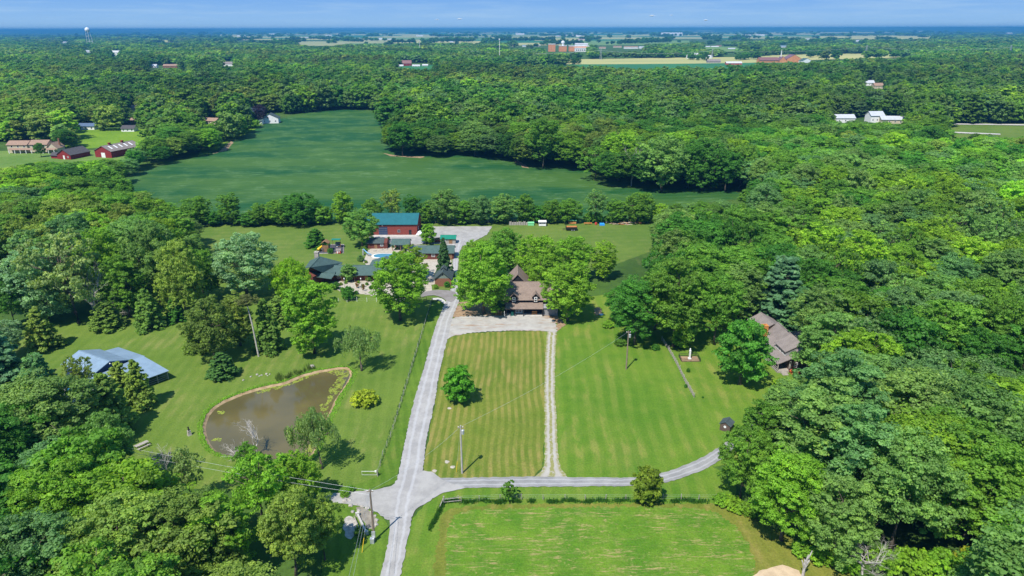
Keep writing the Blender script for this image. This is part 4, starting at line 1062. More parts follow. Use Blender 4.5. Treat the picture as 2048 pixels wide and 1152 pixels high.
M_slate_dark = shingle("roof_dark_shingle", (0.07, 0.095, 0.095))
M_brownroof = shingle("roof_brown_shingle", (0.25, 0.19, 0.155))
M_greyroof = shingle("roof_grey_shingle", (0.25, 0.215, 0.20))
M_bluemetal = metal_roof("roof_blue_grey_metal", (0.20, 0.28, 0.36))
M_bluewall = boards("wall_navy", (0.03, 0.06, 0.13), 0)
M_redwall = boards("wall_red_metal", (0.26, 0.06, 0.045), 0, 0.3)
M_brownwall = boards("wall_red_brown", (0.16, 0.05, 0.035))
M_blacklog = boards("wall_black_log", (0.022, 0.022, 0.035), 2, 0.22)
M_log = boards("wall_brown_log", (0.135, 0.095, 0.078), 2, 0.25)
M_brick = boards("wall_brick", (0.27, 0.12, 0.07), 2, 0.12)
M_cream = boards("wall_cream", (0.62, 0.55, 0.40))
M_white = plain("white_paint", (0.78, 0.78, 0.76), (0.66, 0.66, 0.65), 1.0, 0.5)
M_greygreen = boards("wall_grey_green", (0.20, 0.25, 0.21))
M_greywall = boards("wall_grey", (0.3, 0.3, 0.31))
M_barnred = boards("wall_barn_red", (0.27, 0.03, 0.03), 0)
M_darkroof = shingle("roof_charcoal_shingle", (0.09, 0.085, 0.09))
M_tan_roof = shingle("roof_tan_shingle", (0.33, 0.22, 0.16))
M_wood = plain("brown_timber", (0.28, 0.16, 0.08), (0.18, 0.10, 0.05), 3, 0.8)
M_orangewood = plain("orange_timber", (0.55, 0.24, 0.07), (0.42, 0.17, 0.05), 3, 0.7)
M_greywood = plain("grey_timber", (0.36, 0.33, 0.29), (0.25, 0.23, 0.2), 3, 0.85)
M_black = plain("black_paint", (0.02, 0.02, 0.022), None, 3, 0.5)
M_steel = plain("galvanised_steel", (0.5, 0.52, 0.54), (0.4, 0.42, 0.44), 3, 0.4, metal=0.4)
M_orange = plain("orange_carpet", (0.85, 0.17, 0.05), (0.75, 0.14, 0.04), 2, 0.8)
M_stone = plain("field_stone", (0.42, 0.39, 0.34), (0.27, 0.25, 0.22), 1.5, 0.9)
M_rubber = plain("dark_mulch", (0.06, 0.065, 0.085), (0.045, 0.045, 0.06), 1, 0.95)
M_yellow = plain("yellow_plastic", (0.8, 0.55, 0.03), None, 3, 0.4)
M_blue = plain("blue_plastic", (0.04, 0.30, 0.75), None, 3, 0.4)
M_cyan = plain("light_blue_plastic", (0.18, 0.42, 0.62), None, 3, 0.4)
M_redp = plain("red_paint", (0.55, 0.06, 0.05), None, 3, 0.4)
M_gplas = plain("green_plastic", (0.02, 0.22, 0.16), None, 3, 0.4)
M_lgreen = plain("light_green_paint", (0.20, 0.62, 0.30), None, 3, 0.5)
def glass_mat():
    t = NT("window_glass"); return t.finish((0.03, 0.04, 0.055, 1), 0.08, 0.9)
M_glass = glass_mat()
def poolwater():
    t = NT("pool_water"); return t.finish((0.06, 0.22, 0.30, 1), 0.05, 0.8, t.noise(t.coord(True), 3, 3), 0.03, 0.3)
M_pool = poolwater()

def gable_wall(par, x0, x1, y0, y1, h, rise, mat, axis='x', name='wall', z0=0.0, gmat=None):
    mb = MB(); g = 1 if gmat else 0
    if axis == 'x':
        m = (y0+y1)/2
        mb.add([(x0,y0,z0),(x1,y0,z0),(x1,y1,z0),(x0,y1,z0),(x0,y0,h),(x1,y0,h),(x1,y1,h),(x0,y1,h),(x0,m,h+rise),(x1,m,h+rise)],
               [(0,1,5,4),(2,3,7,6),(1,2,6,5),(3,0,4,7),(0,3,2,1),(4,5,9,8),(6,7,8,9)])
        mb.add([(x0,y0,h),(x0,y1,h),(x0,m,h+rise),(x1,y0,h),(x1,y1,h),(x1,m,h+rise)], [(0,2,1),(3,4,5)], g)
    else:
        m = (x0+x1)/2
        mb.add([(x0,y0,z0),(x1,y0,z0),(x1,y1,z0),(x0,y1,z0),(x0,y0,h),(x1,y0,h),(x1,y1,h),(x0,y1,h),(m,y0,h+rise),(m,y1,h+rise)],
               [(0,1,5,4),(2,3,7,6),(1,2,6,5),(3,0,4,7),(0,3,2,1),(5,6,9,8),(7,4,8,9)])
        mb.add([(x0,y0,h),(x1,y0,h),(m,y0,h+rise),(x0,y1,h),(x1,y1,h),(m,y1,h+rise)], [(0,1,2),(3,5,4)], g)
    return mb.build(name, [mat, gmat] if gmat else mat, par)
def gable_roof(par, x0, x1, y0, y1, h, rise, mat, axis='x', o=0.5, e=0.4, t=0.16, name='roof', lift=0.10):
    mb = MB()
    if axis == 'x':
        m = (y0+y1)/2; s = rise/(m-y0); z = h+lift
        mb.slab([(x0-e,y0-o,z-o*s),(x1+e,y0-o,z-o*s),(x1+e,m,z+rise),(x0-e,m,z+rise)], t)
        mb.slab([(x0-e,m,z+rise),(x1+e,m,z+rise),(x1+e,y1+o,z-o*s),(x0-e,y1+o,z-o*s)], t)
        mb.box(x0-e-.02, x1+e+.02, m-.12, m+.12, z+rise-.06, z+rise+.03)
    else:
        m = (x0+x1)/2; s = rise/(m-x0); z = h+lift
        mb.slab([(x0-o,y0-e,z-o*s),(m,y0-e,z+rise),(m,y1+e,z+rise),(x0-o,y1+e,z-o*s)], t)
        mb.slab([(m,y0-e,z+rise),(x1+o,y0-e,z-o*s),(x1+o,y1+e,z-o*s),(m,y1+e,z+rise)], t)
        mb.box(m-.12, m+.12, y0-e-.02, y1+e+.02, z+rise-.06, z+rise+.03)
    return mb.build(name, mat, par)
def oriented(u0, u1, face, pos, z0, z1, d0, d1, mb, mi=0):
    "box on a wall: u along the wall, d outwards from it"
    if face == 'S': mb.box(u0, u1, pos-d1, pos-d0, z0, z1, mi)
    elif face == 'N': mb.box(u0, u1, pos+d0, pos+d1, z0, z1, mi)
    elif face == 'E': mb.box(pos+d0, pos+d1, u0, u1, z0, z1, mi)
    else: mb.box(pos-d1, pos-d0, u0, u1, z0, z1, mi)
def window(par, u, face, pos, z, w, h, fm=None, name='window', bars=True, gm=None):
    fm = fm or M_white; f = 0.1; mb = MB()
    oriented(u-w/2, u+w/2, face, pos, z, z+f, .003, .08, mb); oriented(u-w/2, u+w/2, face, pos, z+h-f, z+h, .003, .08, mb)
    oriented(u-w/2, u-w/2+f, face, pos, z+f, z+h-f, .003, .08, mb); oriented(u+w/2-f, u+w/2, face, pos, z+f, z+h-f, .003, .08, mb)
    if bars: oriented(u-w/2+f, u+w/2-f, face, pos, z+h/2-.04, z+h/2+.04, .003, .07, mb)
    o = mb.build(name, fm, par)
    p = MB(); oriented(u-w/2+f, u+w/2-f, face, pos, z+f, z+h-f, .002, .03, p); p.build('pane', gm or M_glass, o)
    return o
def door(par, u, face, pos, w=1.0, h=2.05, mat=None, z=0.02, panel=True):
    mb = MB(); oriented(u-w/2, u+w/2, face, pos, z, z+h, .003, .06, mb); o = mb.build('door', mat or M_wood, par)
    k = MB(); oriented(u+w*.35, u+w*.35+.08, face, pos, z+h*.47, z+h*.52, .06, .12, k); k.build('handle', M_steel, o)
    return o
def chimney(par, x, y, z0, z1, w=0.8, mat=None):
    mb = MB(); mb.box(x-w/2, x+w/2, y-w/2, y+w/2, z0, z1); mb.box(x-w/2-.08, x+w/2+.08, y-w/2-.08, y+w/2+.08, z1, z1+.15)
    mb.box(x-.18, x+.18, y-.18, y+.18, z1+.15, z1+.4); return mb.build('chimney', mat or M_brick, par)
def post(par, x, y, z0, z1, w=0.14, mat=None, name='post'):
    mb = MB(); mb.box(x-w/2, x+w/2, y-w/2, y+w/2, z0, z1); return mb.build(name, mat or M_wood, par)

# -- red pole barn with the teal roof
b = thing('barn', 'long red metal barn with a teal roof, at the end of the gravel yard', 'barn', (-48, 255.6, 0))
gable_wall(b, -11, 11, 0, 12, 4.5, 2.7, M_redwall)
gable_roof(b, -11, 11, 0, 12, 4.5, 2.7, M_teal, o=0.45, e=0.35)
mb = MB(); mb.box(-3.9, -0.5, -.07, -.003, 0.02, 3.3); od = mb.build('overhead_door', M_bluewall, b)
for k in range(4):
    mb = MB(); mb.box(-3.8, -0.6, -.09, -.071, .45+k*.75, .52+k*.75); mb.build('door_panel', M_greywall, od)
window(b, 3.9, 'S', 0, 1.1, 1.1, 1.1, M_greywall); door(b, 8.3, 'S', 0, 1.0, 2.1, M_black); window(b, 3.9, 'E', 11, 1.2, 1.2, 1.1)
mb = MB(); mb.box(-2.5, -2.2, -.25, -.003, 3.8, 4.0); mb.build('wall_lamp', M_white, b)
mb = MB(); mb.box(-11.06, 11.06, -.05, -.002, 4.2, 4.45); mb.build('trim', M_teal, b)

# -- black log house with brown shingles
h = thing('log_house', 'black log house with brown shingle roof, two dormers and a front porch', 'house', (5.3, 177, 0))
gable_wall(h, -7.5, 7.5, 0, 8, 4.8, 3.3, M_blacklog)
gable_roof(h, -7.5, 7.5, 0, 8, 4.8, 3.3, M_brownroof, o=0.6, e=0.4)
mb = MB(); mb.slab([(-7.3,-2.6,2.55),(3.2,-2.6,2.55),(3.2,-.005,3.55),(-7.3,-.005,3.55)], .14); mb.build('porch_roof', M_brownroof, h)
mb = MB(); mb.box(-7.3, 3.2, -2.5, -.005, 0.02, .28); mb.build('porch_floor', M_concrete, h)
for x in (-7.0, -4.6, -2.3, 3.0): post(h, x, -2.35, .28, 2.5, .2, M_black)
for x in (-4.9, 1.15):
    mb = MB(); mb.box(x-.75, x+.75, -.5, 2.2, 3.7, 5.6); mb.add([(x-.75,-.5,5.6),(x+.75,-.5,5.6),(x,-.5,6.3),(x-.75,2.2,5.6),(x+.75,2.2,5.6),(x,2.2,6.3)], [(0,1,2),(3,5,4),(0,2,5,3),(1,4,5,2),(0,3,4,1)])
    d = mb.build('dormer', M_blacklog, h)
    mb = MB(); mb.slab([(x-1.1,-.85,5.32),(x,-.85,6.42),(x,2.9,6.42),(x-1.1,1.9,5.32)], .12); mb.slab([(x,-.85,6.42),(x+1.1,-.85,5.32),(x+1.1,1.9,5.32),(x,2.9,6.42)], .12); mb.build('dormer_roof', M_brownroof, d)
    mb = MB(); mb.box(x-.42, x+.42, -.57, -.503, 3.85, 5.25); wn_ = mb.build('window', M_white, h)
    for z in (4.0, 4.65):
        mb = MB(); mb.box(x-.22, x+.22, -.6, -.572, z, z+.45); mb.build('pane', M_glass, wn_)
mb = MB(); mb.box(-4.45, -2.55, -.1, -.003, .3, 2.45); fd = mb.build('french_door', M_white, h)
for x in (-4.2, -3.4):
    mb = MB(); mb.box(x, x+.6, -.13, -.102, .6, 2.2); mb.build('pane', M_glass, fd)
window(h, -6.2, 'S', 0, 1.4, 1.1, 0.9); window(h, -0.2, 'S', 0, 1.4, 1.1, 0.9); window(h, -4, 'W', -7.5, 1.2, 1.0, 1.1)
gable_wall(h, -6.6, -1.0, 8.05, 16, 5.9, 3.0, M_greywall, 'y', 'rear_wing', gmat=M_blacklog)
gable_roof(h, -6.6, -1.0, 8.05, 16, 5.9, 3.0, M_brownroof, 'y', .5, .35, name='rear_roof')
mb = MB(); mb.box(-4.4, -3.1, 7.9, 8.03, 6.9, 7.7); mb.build('vent', M_black, h)
mb = MB(); mb.box(3.35, 7.3, -1.6, -.005, 0.02, 2.5); mb.slab([(3.25,-1.9,2.5),(7.4,-1.9,2.5),(7.4,-.01,2.95),(3.25,-.01,2.95)], .1)
gbay = mb.build('side_bay', M_greywall, h)
mb = MB(); mb.box(-.7, .7, -.45, 0, .35, .5); mb.box(-.7, .7, -.08, 0, .5, 1.0); mb.box(-.7, -.6, -.45, 0, 0, .7); mb.box(.6, .7, -.45, 0, 0, .7)
tag(mb.build('bench', M_orangewood, None, (6.1, 175.9, .28)), 'orange wooden bench on the porch of the black log house', 'bench')
mb = MB(); mb.box(-.32, .32, -.35, .35, 0, 1.05); mb.box(-.36, .36, -.4, .38, 1.05, 1.15)
tag(mb.build('trash_bin', M_gplas, None, (-.1, 175.2, .28)), 'dark green wheeled bin left of the white porch doors', 'bin')
mb = MB(); mb.box(-.9, .9, -.4, .4, .7, .76); mb.box(-.9, .9, -.8, -.5, .4, .45); mb.box(-.9, .9, .5, .8, .4, .45); mb.box(-.7, -.6, -.8, .8, 0, .7); mb.box(.6, .7, -.8, .8, 0, .7)
tag(mb.build('picnic_table', M_orangewood, None, (-4.0, 176.2, .12), .1), 'brown picnic table under the tree left of the porch', 'table')

# -- brown log cabin in the woods on the right
c = thing('log_cabin', 'brown log cabin with grey shingles, long dormer and porch, half hidden by trees', 'house', (66.6, 142.4, 0), math.radians(5.5))
mb = MB()   # sweeping west slope reaching over the porch, short east slope
mb.slab([(-1.2,-.5,3.95),(1,-.5,6.35),(1,14,6.35),(-1.2,14,3.95)], .16)
mb.slab([(-5.4,-.5,2.3),(-1.2,-.5,3.95),(-1.2,7.4,3.95),(-5.4,7.4,2.3)], .16)
mb.slab([(-3.6,7.4,3.0),(-1.2,7.4,3.95),(-1.2,14,3.95),(-3.6,14,3.0)], .16)
mb.slab([(1,-.5,6.35),(3.9,-.5,4.0),(3.9,14,4.0),(1,14,6.35)], .16)
mb.box(.88, 1.12, -.52, 14.02, 6.27, 6.38)
mb.build('roof', M_greyroof, c)
mb = MB(); mb.add([(-2.2,0,0),(3.4,0,0),(3.4,0,4.15),(1,0,6.1),(-1.2,0,3.75),(-2.2,0,3.3),(-2.2,13.5,0),(3.4,13.5,0),(3.4,13.5,4.15),(1,13.5,6.1),(-1.2,13.5,3.75),(-2.2,13.5,3.3)],
                  [(0,1,2,3,4,5),(11,10,9,8,7,6),(0,6,7,1),(1,7,8,2),(5,11,6,0),(2,8,9,3),(3,9,10,4),(4,10,11,5)]); mb.build('wall', M_log, c)
mb = MB(); mb.slab([(-3.1,1.0,4.55),(.9,1.0,6.42),(.9,6.6,6.42),(-3.1,6.6,4.55)], .12); mb.build('dormer_roof', M_greyroof, c)
mb = MB(); mb.add([(-2.75,1.25,3.1),(-2.75,6.35,3.1),(-2.75,6.35,4.55),(-2.75,1.25,4.55),(-1.2,1.25,3.9),(-1.2,6.35,3.9),(.6,1.25,6.1),(.6,6.35,6.1)], [(0,1,2,3),(0,3,6,4),(1,5,7,2),(2,7,6,3),(4,6,7,5),(0,4,5,1)]); dm = mb.build('dormer', M_greywall, c)
for k in range(4):
    window(dm, 1.95+k*1.25, 'W', -2.75, 3.4, 1.1, 0.95, M_white, 'dormer_window', False)
window(c, 2.4, 'S', 0, 1.3, 1.1, 1.5); door(c, 3.2, 'W', -2.2, 1.0, 2.0, M_black); window(c, -.6, 'S', 0, 1.0, .9, 1.2)
mb = MB(); mb.box(-5.2, -2.21, -.6, 7.2, .02, .45); mb.build('porch_floor', M_greywood, c)
for y in (-.35, 2.2, 4.6, 7.1): post(c, -5.1, y, .45, 2.2, .2, M_greywood)
mb = MB(); mb.box(-5.16, -5.04, -.3, 7.0, 1.2, 1.3); mb.box(-5.16, -5.04, -.3, 7.0, .75, .82); mb.build('porch_rail', M_greywood, c)
mb = MB()
for k in range(4): mb.box(-4.4, -3.0, -.95-.32*k, -.63-.32*k, .02, .40-.09*k)
mb.build('steps', M_greywood, c)
mb = MB()
for k in range(9): mb.box(-2.28, -1.9, -.3, -.05, .1+k*.3, .28+k*.3)
mb.build('log_ends', M_deadwood, c)
gable_wall(c, 3.45, 9.0, 8.6, 14.2, 2.9, 1.7, M_log, 'x', 'side_wing'); gable_roof(c, 3.3, 9.0, 8.6, 14.2, 2.9, 1.7, M_greyroof, 'x', .5, .3, name='side_roof')
gable_wall(c, -3.0, 3.0, 14.05, 21, 4.3, 1.6, M_log, 'y', 'rear_wing'); gable_roof(c, -3.0, 3.0, 14.05, 21, 4.3, 1.6, M_greyroof, 'y', .5, .3, name='rear_roof')
mb = MB(); mb.slab([(-7.6,8.0,2.2),(-3.7,8.0,2.95),(-3.7,12,2.95),(-7.6,12,2.2)], .14); mb.build('shed_roof', M_greyroof, c)
post(c, -7.4, 8.2, 0, 2.2, .16, M_greywood); post(c, -7.4, 11.8, 0, 2.2, .16, M_greywood)
chimney(c, -2.9, 12.6, 0, 6.2, 1.3, M_orangewood)
mb = MB(); mb.box(-.9, 1.3, -2.5, -.4, .02, .5); tag(mb.build('platform', M_orange, None, (65.2, 143.2, 0), .12), 'low bright orange platform at the near corner of the brown log cabin', 'deck')

# -- metal roofed barn on the left
pm = P(156, 699, 5); pn = P(217.5, 721, 5); ang = math.atan2(pn.y-pm.y, pn.x-pm.x); Lb = (pn-pm).length
mt = thing('metal_barn', 'low navy barn with blue grey metal roof and open lean-to, on the left lawn', 'barn', (pm.x, pm.y, 0), ang)
gable_wall(mt, 0.3, Lb-.3, -4.2, 4.2, 3.4, 1.5, M_bluewall); gable_roof(mt, 0.3, Lb-.3, -4.2, 4.2, 3.4, 1.5, M_bluemetal, o=.4, e=.3)
inv = Matrix.Translation((pm.x, pm.y, 0)) @ Matrix.Rotation(ang, 4, 'Z'); inv = inv.inverted()
def loc_(px, py, z): return tuple(inv @ P(px, py, z))
mb = MB(); mb.slab([(Lb+.1,-5.2,3.1),(Lb+.1,7.6,3.1),loc_(302, 720, 3.1),loc_(336.5, 740, 2.4),loc_(235, 776, 2.4)], .12); mb.build('lean_to_roof', M_bluemetal, mt)
mb = MB(); mb.slab([(1.5,4.5,3.2),(Lb+.05,4.5,3.2),(Lb+.05,8.2,2.7),(1.5,8.2,2.7)], .12); mb.build('side_roof', M_bluemetal, mt)
ea = Vector(loc_(336.5, 740, 2.3)); eb = Vector(loc_(235, 776, 2.3)); ec = Vector(loc_(302, 720, 2.9))
for t_ in (0.03, .24, .48, .72, .96):
    q = ea.lerp(eb, t_); post(mt, q.x-.3, q.y, 0, 2.25, .16, M_greywood)
for k in (.45, .95, 1.4):
    mb = MB(); a_ = ea.lerp(eb, .03); b_ = ea.lerp(eb, .96); mb.tube([(a_.x-.3, a_.y, k), (b_.x-.3, b_.y, k)], .06, 4); mb.tube([(a_.x-.3, a_.y, k), (ec.x-1.2, ec.y-.3, k)], .06, 4); mb.build('rail', M_greywood, mt)
post(mt, ec.x-1.2, ec.y-.3, 0, 2.85, .16, M_greywood); window(mt, 5.5, 'S', -4.2, 1.2, 1.0, .9)
mb = MB(); mb.lathe([(.02, 0), (.14, .05), (.16, .18), (.05, .28)], (Lb+.1, -.1, 4.35), 8); mb.build('lamp', M_white, mt)

# -- the ranch house compound
r = thing('ranch_house', 'long low red brown ranch house with green shingle roofs round a stone courtyard', 'house', (0, 0, 0))
def pp(px, py, z): return tuple(P(px, py, z))
tip, apx = pp(619.4, 533, 6.6), pp(639, 512, 6.6)
mb = MB(); mb.slab([tip, pp(646, 544.5, 3.1), pp(669, 545, 3.1), pp(684, 524, 3.1), apx], .16)
mb.slab([apx, pp(619, 520, 3.9), pp(609, 535, 3.9), tip], .16); mb.build('roof', M_slate, r)
mb = MB(); mb.slab([pp(622.5, 544, 3.15), pp(646, 545, 3.3), pp(669.5, 546, 3.1), pp(661.5, 557, 2.45), pp(628, 552.5, 2.45)], .14); mb.build('porch_roof', M_slate, r)
def prism(mb, pts, z0, z1, mi=0):
    n = len(pts); mb.add([(p[0], p[1], z0) for p in pts]+[(p[0], p[1], z1) for p in pts], [tuple(range(n-1, -1, -1)), tuple(range(n, 2*n))]+[(i, (i+1) % n, n+(i+1) % n, n+i) for i in range(n)], mi)
def inset(pts, k):
    cx_ = sum(p[0] for p in pts)/len(pts); cy_ = sum(p[1] for p in pts)/len(pts); return [(cx_+(p[0]-cx_)*k, cy_+(p[1]-cy_)*k) for p in pts]
mb = MB(); prism(mb, inset([tip, pp(646, 544.5, 3.1), pp(669, 545, 3.1), pp(684, 524, 3.1), apx, pp(619, 520, 3.9), pp(609, 535, 3.9)], .86), 0.02, 2.9)
t0, t1, t2 = Vector(tip), Vector(pp(646, 544.5, 3.1)), Vector(pp(609, 535, 3.9))
mb.add([(t0.x+.5, t0.y+.5, 6.1), (t1.x-.4, t1.y+.5, 2.9), (t2.x+.7, t2.y+.6, 2.9)], [(0, 1, 2)]); mb.build('wall', M_brownwall, r)
gable_wall(r, -57, -33, 204.3, 209.5, 2.6, 1.5, M_brownwall, name='wing_wall'); gable_roof(r, -57, -33, 203.6, 210, 2.6, 1.7, M_slate, o=.7, e=.1, name='wing_roof')
for u in (-55.2, -51.5, -42.5): window(r, u, 'S', 204.3, .9, 1.3, 1.2)
door(r, -53.4, 'S', 204.3, 1.0, 2.0, M_orangewood); door(r, -46.2, 'S', 204.3, 1.6, 2.0, M_orangewood)
for x in (-54, -50, -46, -42): post(r, x, 203.2, 0, 2.3, .16, M_wood)
gable_wall(r, -46.5, -38, 210.1, 217.5, 2.6, 1.2, M_brownwall, 'y', 'rear_wing'); gable_roof(r, -46.5, -38, 210.1, 217.5, 2.6, 1.2, M_slate, 'y', .5, .2, name='rear_roof')
chimney(r, -64.3, 213.5, 0, 6.6, 1.3, M_stone)
bw = thing('garage_wing', 'long low building with green shingle roof between the walnut tree and the green shed', 'garage', (-26.5, 228.5, 0))
gable_wall(bw, -7.5, 6, -3, 3, 2.6, 1.5, M_brownwall); gable_roof(bw, -7.5, 6, -3, 3, 2.6, 1.5, M_slate, o=.5)
for u in (-5, -1, 3): window(bw, u, 'S', -3, 1.0, 1.2, 1.1)
door(bw, 5.0, 'S', -3)
pv = thing('pool_pavilion', 'open pavilion with green shingle roof above the swimming pool', 'pavilion', (-40.4, 238, 0))
gable_roof(pv, -3, 3, -2.6, 2.6, 2.5, 1.2, M_slate, o=.4)
for x in (-2.9, 0, 2.9):
    for y in (-2.5, 2.5): post(pv, x, y, 0, 2.7, .2, M_wood)
mb = MB(); mb.box(-2.8, 2.8, 1.9, 2.35, 0.02, 2.4); mb.build('back_wall', M_brownwall, pv); mb = MB(); mb.box(-1.5, 1.6, .3, 1.0, 0.02, 1.05); mb.build('bar_counter', M_stone, pv)
sh = thing('pool_house', 'small red brown building with grey green roof, right of the rusty maple', 'building', (-48.8, 240.2, 0))
gable_wall(sh, -4, 3.2, -2.2, 2.2, 2.3, 1.1, M_brownwall); gable_roof(sh, -4, 1.6, -2.2, 2.2, 2.3, 1.1, M_slate_dark, o=.4); door(sh, -1, 'S', -2.2); window(sh, 1.2, 'S', -2.2, 1.0, 1.1, .9)
gs = thing('garden_shed', 'small wooden shed with bright green metal roof standing on the gravel yard', 'shed', (-23.9, 245.2, 0))
gable_wall(gs, -2.7, 2.7, -1.6, 1.6, 2.2, .7, M_greywood); gable_roof(gs, -2.7, 2.7, -1.6, 1.6, 2.2, .8, M_green, o=.35, e=.3); door(gs, .9, 'S', -1.6, 1.3, 1.9, M_wood); window(gs, -1.4, 'S', -1.6, 1.0, .8, .7)
gh = thing('gatehouse', 'small brick gatehouse with steep dark roof and grey green gable beside the lane', 'building', (-21.6, 198.8, 0))
gable_wall(gh, -2.5, 2.5, 0, 7.6, 2.7, 2.1, M_brick, 'y', gmat=M_greygreen); gable_roof(gh, -2.5, 2.5, 0, 7.6, 2.7, 2.1, M_slate_dark, 'y', .45, .4)
mb = MB(); mb.box(-.2, .2, -.06, -.003, 3.7, 4.1); mb.build('gable_vent', M_black, gh); window(gh, 3, 'E', 2.5, 1.1, 1.1, 1.0); door(gh, 5, 'E', 2.5)
mb = MB(); mb.slab([(-1.0,3,4.55),(0,3,5.35),(0,6,5.35),(-1.0,6,4.55)], .1); mb.slab([(0,3,5.35),(1.0,3,4.55),(1.0,6,4.55),(0,6,5.35)], .1); mb.build('roof_cap', M_slate_dark, gh)

# flag of stripes with a blue canton, on a short pole
def flag_mats():
    return [plain("flag_white", (.8, .8, .8), None, 3, .8), plain("flag_red", (.6, .03, .05), None, 3, .8), plain("flag_blue", (.02, .04, .25), None, 3, .8)]
fp = P(878.5, 572); fl = thing('flagpole', 'short flagpole with a drooping red and white striped flag before the gatehouse', 'flag', (fp.x, fp.y, 0))
mb = MB(); mb.tube([(0, 0, 0), (0, 0, 3.4)], .05, 8); mb.lathe([(.0, 0), (.08, .06), (.0, .14)], (0, 0, 3.4), 8); mb.build('pole', M_white, fl)
mb = MB(); W_, H_ = 1.5, .85
for i in range(13):
    for k in range(8):
        x0, x1 = W_*k/8, W_*(k+1)/8; f = lambda x: math.sin(x*5)*.09; z = lambda x, r: 3.25-H_*r/13-x*.55
        mi = 2 if (i < 7 and k < 3) else (1 if i % 2 == 0 else 0)
        mb.add([(x0*.8, f(x0), z(x0, i)), (x1*.8, f(x1), z(x1, i)), (x1*.8, f(x1), z(x1, i+1)), (x0*.8, f(x0), z(x0, i+1))], [(0, 1, 2, 3)], mi)
mb.build('flag', flag_mats(), fl)

# pool, slide, playground
sw = thing('swimming_pool', 'blue swimming pool with pale stone coping behind the ranch house', 'pool', (-44.5, 229.3, 0))
cop = [(-5,-1.6),(-2,-2.6),(2,-2.4),(5.5,-2.6),(6.4,0),(5,2.6),(1,2.2),(-3,2.7),(-5.4,1)]; cs_ = [tuple(v) for v in smooth_loop(cop, 2)]
mb = MB(); prism(mb, cs_, .085, .22); mb.build('coping', M_white, sw); mb = MB(); prism(mb, inset(cs_, .88), .1, .235); mb.build('water', M_pool, sw)
sl = thing('pool_slide', 'light blue curved water slide at the left end of the swimming pool', 'slide', (-51.2, 229.6, 0.1))
mb = MB(); cv = [Vector((-1.5+i*.42, .8-1.4*math.sin(i*.33), 2.1-.26*i)) for i in range(8)]
for i in range(7):
    a, b2 = cv[i], cv[i+1]; mb.add([a+Vector((0,-.35,.25)), a+Vector((0,-.2,0)), a+Vector((0,.2,0)), a+Vector((0,.35,.25)), b2+Vector((0,-.35,.25)), b2+Vector((0,-.2,0)), b2+Vector((0,.2,0)), b2+Vector((0,.35,.25))], [(0,1,5,4),(1,2,6,5),(2,3,7,6)])
mb.build('chute', M_cyan, sl); mb = MB(); mb.box(-1.9, -1.5, .4, 1.2, 0, 2.1); mb.tube([(0, 0, 0), (0, 0, 1.2)], .08, 6); mb.build('ladder', M_steel, sl)
pg = thing('playground_bed', 'dark mulch playground bed edged with timber on the long lawn', 'play area', (0, 0, 0))
bed = [P(633, 507), P(686, 506), P(687, 489), P(650, 489)]
mb = MB(); prism(mb, bed, .03, .16); mb.build('mulch', M_rubber, pg)
for i in range(4):
    a, b2 = bed[i], bed[(i+1) % 4]; mb = MB(); mb.tube([(a.x, a.y, .12), (b2.x, b2.y, .12)], .16, 4); mb.build('edging', M_greywood, pg)
q = P(652, 502); ps = thing('play_tower', 'wooden play tower with a yellow spiral slide and green canopy', 'play tower', (q.x, q.y, .16))
for x in (-1, 1):
    for y in (-1, 1): post(ps, x, y, 0, 3.3, .16)
mb = MB(); mb.box(-1.1, 1.1, -1.1, 1.1, 1.4, 1.55); mb.box(-1.1, 1.1, -1.12, -1.04, 1.55, 2.4); mb.box(-1.12, -1.04, -1.1, 1.1, 1.55, 2.4); mb.box(-.6, .9, -1.1, 1.1, 0.02, 1.38); mb.build('deck', M_wood, ps)
mb = MB(); mb.slab([(-1.4,-1.4,3.2),(0,-1.4,4.1),(0,1.4,4.1),(-1.4,1.4,3.2)], .1); mb.slab([(0,-1.4,4.1),(1.4,-1.4,3.2),(1.4,1.4,3.2),(0,1.4,4.1)], .1); mb.build('tower_roof', M_wood, ps)
mb = MB(); mb.tube([(-1.2+(-1.1)*(1-math.cos(a*.55))*.7, .9*math.sin(a*.9)-.2, 1.9-.2*a) for a in range(9)], .42, 8); mb.build('slide', M_yellow, ps, smooth=True)
mb = MB(); mb.slab([(1.2,3.2,3.2),(4.4,3.2,3.2),(4.4,5.0,3.2),(1.2,5.0,3.2)], .12); mb.build('canopy', M_green, ps)
for x in (1.4, 4.2): post(ps, x, 4.1, 0, 3.1, .12)
for (px_, py_, cm_, lb_, ro_) in ((676, 493, M_wood, 'small wooden playhouse at the back of the mulch bed', M_greyroof), (677, 506, M_redp, 'small red playhouse with pale roof at the front of the mulch bed', M_greyroof)):
    q = P(px_, py_); ph = thing('playhouse', lb_, 'playhouse', (q.x, q.y, .16)); gable_wall(ph, -.8, .8, -.6, .6, 1.1, .5, cm_); gable_roof(ph, -.8, .8, -.6, .6, 1.1, .5, ro_, o=.15, e=.12, t=.06); window(ph, .3, 'S', -.6, .4, .4, .4, bars=False); door(ph, -.35, 'S', -.6, .4, .9, M_white)

